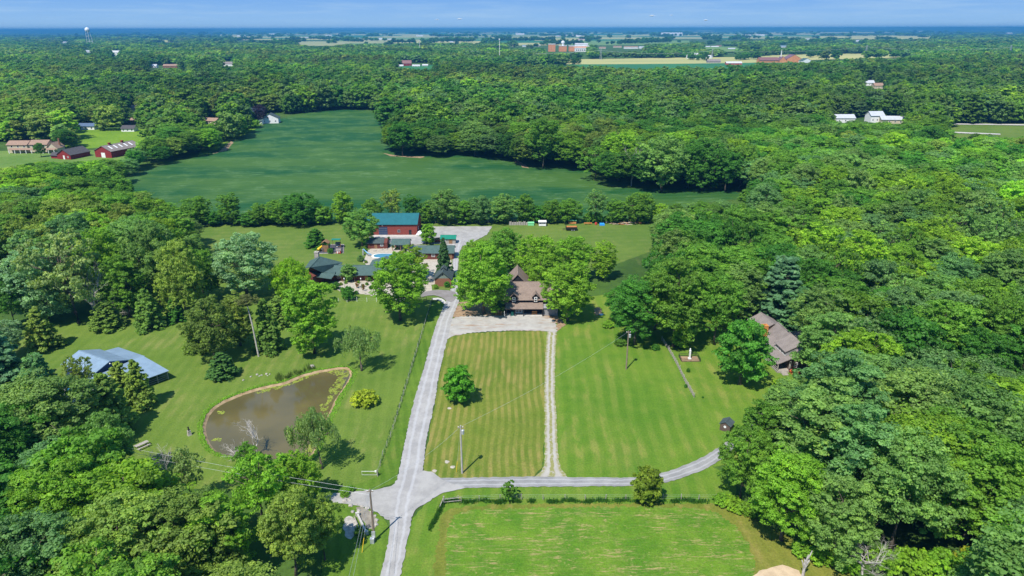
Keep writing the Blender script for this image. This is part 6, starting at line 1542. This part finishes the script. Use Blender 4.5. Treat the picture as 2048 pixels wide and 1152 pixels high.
# little shed at the wood edge
g = P(1447, 864); t = thing('small_shed', 'tiny grey shed with a round emblem at the wood edge above the side lane', 'shed', (g.x, g.y, 0), math.radians(-35))
gable_wall(t, -1.0, 1.0, 0, 2.2, 1.5, .6, M_log, 'y'); gable_roof(t, -1.0, 1.0, 0, 2.2, 1.5, .6, M_slate_dark, 'y', .2, .15, .06); mb = MB(); mb.tube([(0, -.05, 1.1), (0, -.003, 1.1)], .26, 14); mb.build('emblem', M_white, t)
# blue toy and child pool on the bare patch
g = P(1201.5, 631); mb = MB(); mb.lathe([(.5, 0), (.62, .35), (.55, .38), (.45, .1)], sides=14); tag(mb.build('play_tub', M_cyan, None, (g.x, g.y, .03)), 'small light blue tub beside the bare earth patch in the right lawn', 'tub')
# things stored along the hedgerow at the back lawn
g = P(1142, 461); t = thing('dump_trailer', 'black tandem axle dump trailer loaded with boards on the back lawn', 'trailer', (g.x, g.y, 0))
mb = MB(); mb.box(-2.2, 2.2, -1, 1, .6, .72); mb.box(-2.2, 2.2, -1.04, -.98, .72, 1.6); mb.box(-2.2, 2.2, .98, 1.04, .72, 1.6); mb.box(-2.25, -2.18, -1.04, 1.04, .72, 2.3); mb.box(2.18, 2.24, -1.04, 1.04, .72, 1.6); mb.build('bed', M_black, t)
for s in (-1, 1):
    for x in (.1, 1.0):
        mb = MB(); mb.tube([(x, s*1.05, .38), (x, s*1.27, .38)], .38, 12); w = mb.build('wheel', M_black, t); mb = MB(); mb.tube([(x, s*1.27, .38), (x, s*1.285, .38)], .2, 10); mb.build('rim', M_steel, w)
mb = MB(); mb.tube([(-2.2, -.7, .6), (-3.7, 0, .6), (-2.2, .7, .6)], .07, 5); mb.tube([(-3.3, 0, .6), (-3.3, 0, 0)], .05, 5); mb.build('hitch', M_black, t)
mb = MB(); [mb.box(-2.1, 2.1, -.9+k*.36, -.62+k*.36, 1.45+.06*(k % 2), 1.62+.06*(k % 2)) for k in range(5)]; tag(mb.build('board_stack', M_tan_wood if 'M_tan_wood' in globals() else M_orangewood, None, (g.x, g.y, .05)), 'boards stacked on the black dump trailer', 'boards')
def booth(px, py, L, W, H, wm, rm, label, rz=0):
    g = P(px, py); t = thing('stall', label, 'shed', (g.x, g.y+W/2, 0), rz); mb = MB(); mb.box(-L/2, L/2, W/2-.08, W/2, .3, H); mb.box(-L/2, -L/2+.08, -W/2, W/2-.08, .3, H); mb.box(L/2-.08, L/2, -W/2, W/2-.08, .3, H); mb.box(-L/2, L/2, -W/2, W/2-.1, .22, .3); mb.box(-L/2+.08, L/2-.08, -W/2, -W/2+.08, .3, 1.0)
    mb.build('body', wm, t); mb = MB(); mb.slab([(-L/2-.2,-W/2-.2,H+.1),(L/2+.2,-W/2-.2,H+.1),(L/2+.2,W/2+.2,H+.3),(-L/2-.2,W/2+.2,H+.3)], .1); mb.build('roof', rm, t)
    for x in (-L/2+.3, L/2-.3): mb = MB(); mb.box(x-.1, x+.1, -W/2, W/2, 0, .22); mb.build('skid', M_greywood, t)
booth(1084, 453, 2.9, 1.8, 1.8, M_white, M_white, 'white open fronted stall by the hedgerow, right of the green box')
booth(1144, 449, 3.1, 2, 1.5, M_orangewood, M_lgreen, 'small orange wood stall with a light green roof behind the trailer')
g = P(1061, 450.5); t = thing('storage_box', 'light green storage box by the hedgerow', 'box', (g.x, g.y, 0)); mb = MB(); mb.box(-1.25, 1.25, -.7, .7, 0, 1.1); mb.build('body', M_lgreen, t); mb = MB(); mb.slab([(-1.35,-.8,1.12),(1.35,-.8,1.12),(1.35,.8,1.3),(-1.35,.8,1.3)], .08); mb.build('lid', M_lgreen, t)
g = P(1175, 449); t = thing('wood_rack', 'long low tan timber rack by the hedgerow', 'rack', (g.x, g.y, 0)); mb = MB(); mb.box(-1.6, 1.6, -.5, .5, .5, .62); [mb.box(x, x+.1, -.5, .5, 0, .5) for x in (-1.5, 0, 1.4)]; mb.build('frame', M_orangewood, t)
g = P(1191, 450); mb = MB(); mb.lathe([(.45, 0), (.5, .3), (.5, .7), (.45, .95)], sides=12); tag(mb.build('barrel', M_redp, None, g), 'red barrel beside the blue tarp by the hedgerow', 'barrel')
g = P(1203, 451); mb = MB(); mb.slab([(-1,-.6,.7),(1,-.6,.7),(.9,.6,.9),(-.9,.6,.9)], .5); mb.box(-1.05, 1.05, -.65, -.55, .0, .6); tag(mb.build('tarp_bundle', M_blue, None, g), 'blue tarp covered bundle by the hedgerow', 'tarp')
g = P(1212, 447); mb = MB(); mb.lathe([(.6, 0), (.8, .4), (.5, .8), (.1, .95)], sides=9); tag(mb.build('covered_grill', M_black, None, g), 'black covered lump right of the blue tarp', 'cover')
rl = random.Random(41)
for (cx_, cy_, n, w_, lb_) in ((1245, 449, 34, 5.5, 'large untidy pile of pale boards by the hedgerow'), (1278, 447, 12, 3.2, 'low pile of tan boards right of the large board pile')):
    g = P(cx_, cy_); mb = MB()
    for k in range(n):
        a = rl.gauss(0, .35); L = rl.uniform(1, 2.4); x, y, z_ = rl.gauss(0, w_*.35), rl.gauss(0, .7), rl.uniform(.05, 1.1)*max(.2, 1-abs(rl.gauss(0, .4))); u = Vector((math.cos(a), math.sin(a), rl.gauss(0, .08)))*L/2; v = Vector((-math.sin(a), math.cos(a), 0))*rl.uniform(.1, .3); o_ = Vector((x, y, z_))
        mb.slab([o_-u-v, o_+u-v, o_+u+v, o_-u+v], .07, rl.randrange(3))
    tag(mb.build('lumber_pile', [M_deadwood, M_orangewood, plain("pale_board_%d" % n, (.55, .42, .3), None, 3, .8)], None, g), lb_, 'lumber')
g = P(1037, 450); mb = MB()
for k in range(9):
    x = -3.9+k*.95; mb.box(x, x+.8, -.4, .4, .02, rl.uniform(.9, 1.4)); mb.box(x-.05, x+.02, -.45, .45, .02, 1.55)
tag(mb.build('firewood_row', [M_greywood], None, g), 'grey stacked firewood row at the left of the green box', 'firewood')

# culvert headwall and stones by the lower gravel arm
g = P(722, 1050); t = thing('culvert_bridge', 'old concrete and timber culvert beside the brown leaning pole', 'culvert', (g.x, g.y, 0), math.radians(-62))
mb = MB(); mb.box(-2.6, 2.6, -.15, .15, -.3, .55); mb.box(-2.7, -2.3, -.3, .3, -.3, .75); mb.box(2.3, 2.7, -.3, .3, -.3, .75); mb.build('headwall', M_concrete, t)
mb = MB(); mb.tube([(-1.8, -.7, .6), (1.4, -.7, .5)], .08, 5); mb.tube([(-1.8, -.7, 0), (-1.8, -.7, .8)], .08, 5); mb.tube([(1.3, -.7, 0), (1.3, -.7, .8)], .08, 5); mb.build('timber_rail', M_greywood, t)
sheet("rubble_apron", [(708, 1012), (730, 1017), (748, 1030), (753, 1045), (750, 1056), (735, 1060), (726, 1045), (716, 1030)], plain('rubble', (.27, .24, .19), (.17, .15, .12), .8, .95, True), 0.10, .4, .12, smooth=1)
sheet("culvert_bed", [(682, 1040), (700, 1030), (712, 1045), (712, 1068), (696, 1082), (686, 1066)], M_stone, 0.10, .4, .12, smooth=1)
def rock(x, y, r, label, group=None, z=0.0, mat=None, name='boulder', flat=.6):
    rg = random.Random(int(x*77+y*13)); me = bpy.data.meshes.new(name); bm = bmesh.new(); bmesh.ops.create_icosphere(bm, subdivisions=2, radius=r)
    for v in bm.verts:
        n_ = 1+.22*math.sin(v.co.x*3/r+rg.random())+rg.uniform(-.12, .12); v.co = Vector((v.co.x*n_, v.co.y*n_*.85, v.co.z*n_*flat))
    bm.to_mesh(me); bm.free(); me.materials.append(mat or M_stone); o = mesh_obj(name, me, None, (x, y, z+r*flat*.4)); o.rotation_euler[2] = rg.random()*6
    return tag(o, label, 'rock', group)
for i, (px_, py_) in enumerate([(700,1012),(712,1010),(722,1014),(733,1018),(742,1024),(748,1032),(752,1041),(751,1050),(704,1024),(715,1022),(689,1003),(696,1001)]):
    g = P(px_, py_); rock(g.x, g.y, rl.uniform(.25, .5), 'pale rock edging the culvert beside the lower gravel arm', 'rocks round the culvert', .05)
for i, (px_, py_) in enumerate([(485,760),(500,753),(513,749),(517,752),(522,750),(531,748),(534,751),(538,748)]):
    g = P(px_, py_); rock(g.x, g.y, rl.uniform(.18, .38), 'small grey rock in the scatter on the lawn above the pond', 'rocks scattered above the pond', .03)
g = P(623, 733); rock(g.x, g.y, .8, 'large pale boulder behind the cattails at the top of the pond', None, .03, flat=.5)
for (px_, py_, lb_) in ((868, 942, 'upper broken pale slab right of the lane junction'), (893, 924, 'pale slab left of the grey pole, in a broken line'), (903, 934, 'lower slab of the broken line left of the grey pole'), (897, 817, 'flat pale slab below the lone round tree')):
    g = P(px_, py_); rock(g.x, g.y, .5, lb_, None, .05, M_patio, 'stone_slab', .12)
# courtyard shrubs, bushes, boulders
CB = [(672,578,18,'small','deep'),(684,583,12,'bush','mid'),(690,592,14,'bush','deep'),(712,588,10,'bush','deep'),(716,566,7,'bush','yellow'),(725,574,9,'bush','deep'),(733,570,8,'bush','mid'),(741,578,10,'bush','deep'),(737,562,14,'bush','mid'),(681,570,8,'bush','olive'),(690,567,8,'bush','yellow'),
      (729,502,10,'small','mid'),(720,522,16,'bush','blue'),(731,526,8,'bush','olive'),(757,493,8,'bush','mid'),(766,495,8,'bush','deep'),(776,493,8,'bush','mid'),(785,495,7,'bush','deep'),(793,499,8,'bush','olive'),(776,480,9,'sapling','deep'),(871,577,11,'bush','lime'),(893,574,14,'small','deep'),(902,577,8,'bush','olive'),(640,600,10,'bush','mid'),
      (905,548,9,'bush','deep'),(846,560,14,'bush','deep'),(660,506,14,'bush','deep'),(727,552,7,'bush','olive')]
for i, (px_, py_, w_, k_, ti_) in enumerate(CB):
    tree_px('shrub', k_, px_, py_, py_-w_*.8, w_, ti_, 'clipped %s shrub in the planting round the ranch house' % tname(ti_) if ti_ in ('mid','deep','lime','yellow','olive','blue') else 'x', cat='shrub', group='shrubs round the ranch house', trunk=True)
for (px_, py_, w_, lb_) in ((714, 576, 10, 'rusty brown shrub in the stone courtyard, taller one'), (726, 582, 7, 'rusty brown shrub in the stone courtyard, right of the taller one')):
    tree_px('rusty_shrub', 'sapling', px_, py_, py_-15, w_, (.14, .09, .03), lb_, cat='shrub')
for i in range(16):
    g = P(rl.uniform(690, 745), rl.uniform(574, 592)); rock(g.x, g.y, rl.uniform(.2, .4), 'pale boulder in the stone courtyard before the ranch house', 'boulders in the courtyard', .06)
for i in range(14):
    g = P(rl.uniform(735, 795), rl.uniform(494, 504)); rock(g.x, g.y, rl.uniform(.2, .45), 'pale boulder beside the swimming pool', 'boulders beside the pool', .08)
for (px_, py_, lb_) in ((689, 577, 'left lamp post in the stone courtyard'), (722, 577, 'right lamp post in the stone courtyard')):
    g = P(px_, py_); t = thing('lamp_post', 'thin '+lb_, 'lamp post', (g.x, g.y, .06)); mb = MB(); mb.tube([(0, 0, 0), (0, 0, 3.0)], .06, 6); mb.build('post', M_greywall, t); mb = MB(); mb.lathe([(.05, 0), (.16, .1), (.18, .4), (.03, .55)], (0, 0, 3.0), 6); mb.build('lantern', M_white, t)
# patio things at the metal barn
g = P(172, 788); t = thing('patio_table', 'orange wooden table on the paved yard before the metal barn', 'table', (g.x, g.y, .07)); mb = MB(); mb.box(-.8, .8, -.5, .5, .7, .76); mb.build('tabletop', M_orangewood, t); [post(t, x, y, 0, .7, .08, M_orangewood, 'leg') for x in (-.7, .7) for y in (-.4, .4)]
g = P(140, 782); mb = MB(); mb.box(-.7, .7, -.4, .4, 0, .5); mb.box(-.75, .75, -.45, .45, .5, .58); tag(mb.build('cooler_box', M_blue, None, (g.x, g.y, .07)), 'blue box on the paved yard left of the orange table', 'box')
g = P(157, 770); mb = MB(); mb.tube([(-1.4, 0, .25), (-.8, 0, .2), (.8, 0, .2), (1.4, 0, .25)], [.05, .28, .28, .05], 8); tag(mb.build('kayak', M_orange, None, (g.x, g.y, .07), .3), 'orange kayak lying by the wall of the metal barn', 'kayak')

# dead wood
dead_px(513, 905, 832, 'bare white branches standing over the lower shore of the pond', 11, .75, 4, .14, H=7.5)
dead_px(480, 925, 850, 'lower spread of bare white twigs left of the other bare branches', 12, .95, 4, .10, H=5.5, lean=-.35)
dead_px(1722, 1150, 1072, 'bare grey shrubby dead tree in the lower right woods', 13, .7, 5, .16, H=8)
dead_px(2020, 1190, 1052, 'bare pale dead tree at the lower right edge', 14, .5, 5, .26, H=13, lean=-.05)
dead_px(1603, 1155, 1092, 'short pale dead stub of a trunk in the lower right woods', 15, .15, 1, .28, H=5)
dead_px(320, 950, 885, 'thin bare grey tree below the picnic table', 16, .4, 4, .10, H=7)
dead_px(335, 955, 900, 'second thin bare grey tree below the picnic table', 17, .35, 4, .09, H=6.5)
dead_px(195, 1110, 1050, 'grey leafless stems in the lower left woods', 18, .35, 4, .10, H=9)
dead_px(215, 640, 590, 'long bare hanging limbs at the right of the old half bare tree', 20, .9, 4, .16, H=8, lean=.7)
dead_px(190, 640, 500, 'dead grey upper limbs of the old half bare tree', 21, .5, 4, .3, H=17)
# tall bare stem with a small tuft
g = P(516, 712); Hh = height(516, 712, 585); t = thing('bare_pine', 'tall thin bare pine stem with a small tuft on top, above the pond', 'tree', g)
mb = MB(); mb.tube([(0, 0, -.1), (-.4, 0, Hh*.5), (-1.1, 0, Hh*.92)], [.24, .19, .1], 8); mb.build('trunk', M_deadwood, t)
cr_ = mesh_obj('crown', PROTO['airy0']['crown'], t, (-1.1, 0, Hh*.72)); cr_.scale = (.3, .3, .16*1.4); cr_.color = (.16, .19, .06, 1)
mb = MB(); g2 = P(450, 708); mb.tube([(0, 0, 0), (-.7, 0, 2.6), (-2.2, .1, 5.2), (-3.0, .2, 7)], [.2, .17, .12, .05], 7); tag(mb.build('leaning_trunk', M_deadwood, None, g2-Vector((0, 1.6, 0))), 'pale leaning bare trunk before the olive cedar above the pond', 'trunk')

# pond edge: lily pads, cattails, tall grass rim
M_pad = plain("lily_leaves", (.26, .30, .04), (.16, .21, .03), 1.5, .6, True)
def scatter_quads(name, pts, size, mat, label, cat, z=0.0, up=True, h=None, colors=None):
    pts = np.array(pts, float); n = len(pts); rng = np.random.default_rng(len(pts))
    if up:   # upright blades
        a = rng.random(n)*6.28; w = size*(.5+rng.random(n)); hh = h*(.5+.8*rng.random(n)); lx, ly = rng.normal(size=(2, n))*h*.22
        dx, dy = np.cos(a)*w/2, np.sin(a)*w/2; v = np.empty((n, 4, 3))
        v[:, 0] = np.stack([pts[:, 0]-dx, pts[:, 1]-dy, pts[:, 2]], 1); v[:, 1] = np.stack([pts[:, 0]+dx, pts[:, 1]+dy, pts[:, 2]], 1)
        v[:, 2] = np.stack([pts[:, 0]+dx*.3+lx, pts[:, 1]+dy*.3+ly, pts[:, 2]+hh], 1); v[:, 3] = np.stack([pts[:, 0]-dx*.3+lx, pts[:, 1]-dy*.3+ly, pts[:, 2]+hh], 1)
        v = v.reshape(-1, 3); f = np.arange(4*n).reshape(-1, 4)
    else:    # flat round pads
        K = 6; v = np.empty((n, K, 3)); s = size*(.5+rng.random(n)); a0 = rng.random(n)*6.28
        for k in range(K):
            a = a0+k*2*math.pi/K; v[:, k] = np.stack([pts[:, 0]+np.cos(a)*s, pts[:, 1]+np.sin(a)*s*.9, pts[:, 2]+np.arange(n) % 5*.002], 1)
        v = v.reshape(-1, 3); f = np.arange(K*n).reshape(-1, K)
    me = np_mesh(name, v, f, mat, fattr=np.clip(rng.normal(size=n)*.2+.5, 0, 1)); o = mesh_obj(name, me); o.color = colors or (1, 1, 1, 1)
    return tag(o, label, cat, None, 'stuff')
PADS = [[(500,779),(540,768),(575,760),(603,747),(632,740),(640,745),(610,757),(580,769),(545,780),(515,786)], [(640,742),(668,736),(692,735),(698,743),(690,760),(682,775),(670,790),(660,788),(656,779),(668,765),(676,752),(660,746)],
        [(640,808),(654,804),(655,818),(646,822),(637,819)], [(433,821),(447,819),(448,826),(434,829)], [(420,877),(440,874),(441,881),(424,882)], [(614,885),(626,882),(624,900),(616,914),(606,912)], [(655,792),(667,788),(660,806),(652,808)]]
pp_ = []
for poly in PADS:
    wp = [P(*p, WZ) for p in poly]; q2 = [(w.x, w.y) for w in wp]; x0, x1, y0, y1 = min(p[0] for p in q2), max(p[0] for p in q2), min(p[1] for p in q2), max(p[1] for p in q2)
    for _ in range(int((x1-x0)*(y1-y0)*16)):
        x, y = rl.uniform(x0, x1), rl.uniform(y0, y1)
        if inside(q2, x, y) and math.sin(x*1.7+y*2.3)+math.sin(y*1.3-x*2.9) > -1.1: pp_.append((x, y, WZ+.015))
scatter_quads('lily_pads', pp_, .17, M_pad, 'yellow green lily pads and scum floating along the pond shores', 'water plants', up=False)
cat_ = []
for _ in range(1300):
    t_ = rl.random()
    if math.sin(t_*23)+math.sin(t_*51+1) < -.5: continue
    a, b2 = P(553+t_*75, 764-t_*26), P(548+t_*78, 754-t_*22); k_ = rl.random()**1.2*(.7+.5*math.sin(t_*17)); cat_.append((a.x+(b2.x-a.x)*k_, a.y+(b2.y-a.y)*k_, -.3+.3*min(1, k_)))
scatter_quads('cattails', cat_, .09, FOL, 'band of tall grey green cattails at the upper left shore of the pond', 'reeds', h=1.1, colors=(.11, .17, .04, 1))
rim = []
n_ = len(bank_top)
for i in range(n_):
    a, b2 = bank_top[i], bank_top[(i+1) % n_]; L = (b2-a).length; t2 = (b2-a).normalized(); nn = Vector((t2.y, -t2.x))
    px_, py_ = to_px(a.x, a.y, 0)
    wd = 1.0 if px_ < 640 else 1.3
    if 640 < px_ and py_ < 741: wd = .2
    for _ in range(int(L*34)):
        q = a.lerp(b2, rl.random()); s_ = rl.random()**1.3*wd
        o1 = q+nn*s_
        if inside([(p.x, p.y) for p in bank_top[::3]], o1.x, o1.y): o1 = q-nn*s_
        rim.append((o1.x, o1.y, .01))
scatter_quads('tall_grass', rim, .16, FOL, 'rim of bright unmown grass round the pond', 'grass', h=.32, colors=(.26, .50, .05, 1))
wd_ = []
for i in range(60):
    px_ = 890+i*9.2+rl.uniform(-3, 3); n2 = rl.choice((0, 30, 60, 110)); g = P(px_, 1004-2*math.sin(i))
    for _ in range(n2): wd_.append((g.x+rl.gauss(0, .35), g.y+rl.gauss(0, .25), 0.05))
for _ in range(900):
    t_ = rl.random(); a, b2 = P(885, 1008), P(858, 1060); wd_.append((a.x+(b2.x-a.x)*t_+rl.gauss(0, .15), a.y+(b2.y-a.y)*t_+rl.gauss(0, .3), .05))
for _ in range(350):
    t_ = rl.random(); a, b2 = P(863, 602), P(753, 953); wd_.append((a.x+(b2.x-a.x)*t_+rl.gauss(-.1, .12), a.y+(b2.y-a.y)*t_, .05))
scatter_quads('fence_weeds', wd_, .16, FOL, 'dark weeds growing along the hay field fence and roadside fence', 'weeds', h=.5, colors=(.05, .15, .02, 1))
# undergrowth along the wood edges on the right
for i, (px_, py_, w_, ti_) in enumerate([(1442,1010,40,'lime'),(1462,1018,44,'yellow'),(1485,1028,40,'lime'),(1505,1035,36,'mid'),(1560,780,40,'yellow'),(1545,800,34,'mid'),(1600,1110,50,'lime'),(1640,1125,60,'yellow'),(1690,1140,60,'lime'),(1760,1140,70,'lime'),(1820,1145,80,'yellow'),(1880,1148,80,'lime'),(1940,1140,70,'gold'),(1980,1150,70,'lime'),
      (1240,690,30,'mid'),(1215,655,26,'lime'),(1310,700,20,'deep'),(1375,745,9,'deep'),(1370,776,8,'deep'),(1404,797,5,'deep'),(1225,610,30,'lime'),(700,982,20,'mid'),(688,992,22,'lime'),(715,1068,22,'mid'),(722,1075,18,'olive'),(450,270,50,'lime'),(425,278,60,'lime'),(480,262,44,'yellow'),(400,290,50,'mid'),(505,255,36,'lime')]):
    sm = w_ < 12; tree_px('undergrowth_bush', 'bush', px_, py_, py_-w_*(.55 if not sm else .9), w_, ti_, '%s bushy undergrowth %s' % (tname(ti_) if ti_ != 'gold' else 'yellow', 'on the lawn beside the rail fence' if sm else 'by the culvert' if 680 < px_ < 730 else 'left of the crop field' if px_ < 520 else 'at the foot of the oaks' if px_ < 1320 and py_ < 720 else 'by the log cabin' if py_ < 820 else 'beside the corner of the hay field' if px_ < 1520 else 'in the lower right corner, '+('left part' if px_ < 1700 else 'middle part' if px_ < 1850 else 'right part')), cat='bush', group='bushy undergrowth at the wood edges')
# a few tiny clouds low over the horizon
def soft_cloud():
    t = NT("thin_cloud"); d = t.new('ShaderNodeBsdfDiffuse'); d.inputs[0].default_value = (.85, .87, .9, 1)
    tr = t.new('ShaderNodeBsdfTransparent'); ms = t.new('ShaderNodeMixShader'); ms.inputs[0].default_value = 0.22
    t.link(tr.outputs[0], ms.inputs[1]); t.link(d.outputs[0], ms.inputs[2]); t.link(ms.outputs[0], t.out.inputs['Surface']); return t.mat
M_cloud = soft_cloud()
for i, (px_, py_, w_, lb_) in enumerate(((924, 37.5, 13, 'tiny white cloud above the horizon left of centre, right one of the pair'), (880, 38.5, 11, 'tiny white cloud above the horizon left of centre, left one of the pair'), (1292, 32, 15, 'tiny white cloud high right of centre'), (1329, 31, 9, 'smaller tiny cloud right of the one high right of centre'), (1396, 41, 13, 'faint tiny cloud lower right of centre'))):
    D = 30000.0; el = PITCH*-1+math.atan((576-py_)/FPX); g = Vector(((px_-1024)/FPX*D*.97, D, CAMH+math.tan(el)*D)); W_ = w_/FPX*D*.5
    me = bpy.data.meshes.new('cloud'); bm = bmesh.new(); rg = random.Random(i)
    for k in range(14):
        x = rg.gauss(0, .4)*W_; rr_ = W_*rg.uniform(.12, .34)*(1-min(.6, abs(x)/W_)); mm = bmesh.ops.create_icosphere(bm, subdivisions=2, radius=rr_)
        for v in mm['verts']: v.co = Vector((v.co.x*1.6+x, v.co.y, v.co.z*.5+rg.uniform(-.02, .02)*W_))
    bm.to_mesh(me); bm.free(); me.materials.append(M_cloud); me.polygons.foreach_set('use_smooth', [True]*len(me.polygons)); tag(mesh_obj('cloud', me, None, g), lb_, 'cloud')

# ------------------------------------------------------------ labels: tell apart the trees of a group that still read the same, left to right
bpy.context.view_layer.update()
byl = {}
for o in COL.objects:
    if o.parent is None and o.get('label'): byl.setdefault(o['label'], []).append(o)
ORD = ['first', 'second', 'third', 'fourth', 'fifth', 'sixth', 'seventh', 'eighth', 'ninth', 'tenth', 'eleventh', 'twelfth', 'thirteenth', 'fourteenth', 'fifteenth', 'sixteenth']
for l, os_ in byl.items():
    if len(os_) < 2 or len(os_) > 16: continue
    os_.sort(key=lambda o: to_px(o.location.x, o.location.y, 0)[0])
    for i, o in enumerate(os_):
        w = ('left one', 'right one')[i] if len(os_) == 2 else ('left one', 'middle one', 'right one')[i] if len(os_) == 3 else ORD[i]+' from left'
        o['label'] = l+', '+w

# ------------------------------------------------------------ the air: far things fade to blue
def haze():
    mb = MB(); mb.box(-45000, 45000, -400, 27000, -25, 97)
    m = bpy.data.materials.new("air"); m.use_nodes = True; n = m.node_tree.nodes
    for q in list(n): n.remove(q)
    o_ = n.new('ShaderNodeOutputMaterial'); v = n.new('ShaderNodeVolumePrincipled')
    v.inputs['Color'].default_value = (0.07, 0.29, 0.62, 1); v.inputs['Density'].default_value = 0.00011; v.inputs['Anisotropy'].default_value = 0.0
    m.node_tree.links.new(v.outputs[0], o_.inputs['Volume'])
    tag(mb.build('haze', m), 'thin bluish summer haze over the whole landscape', 'haze', None, 'stuff')
haze()
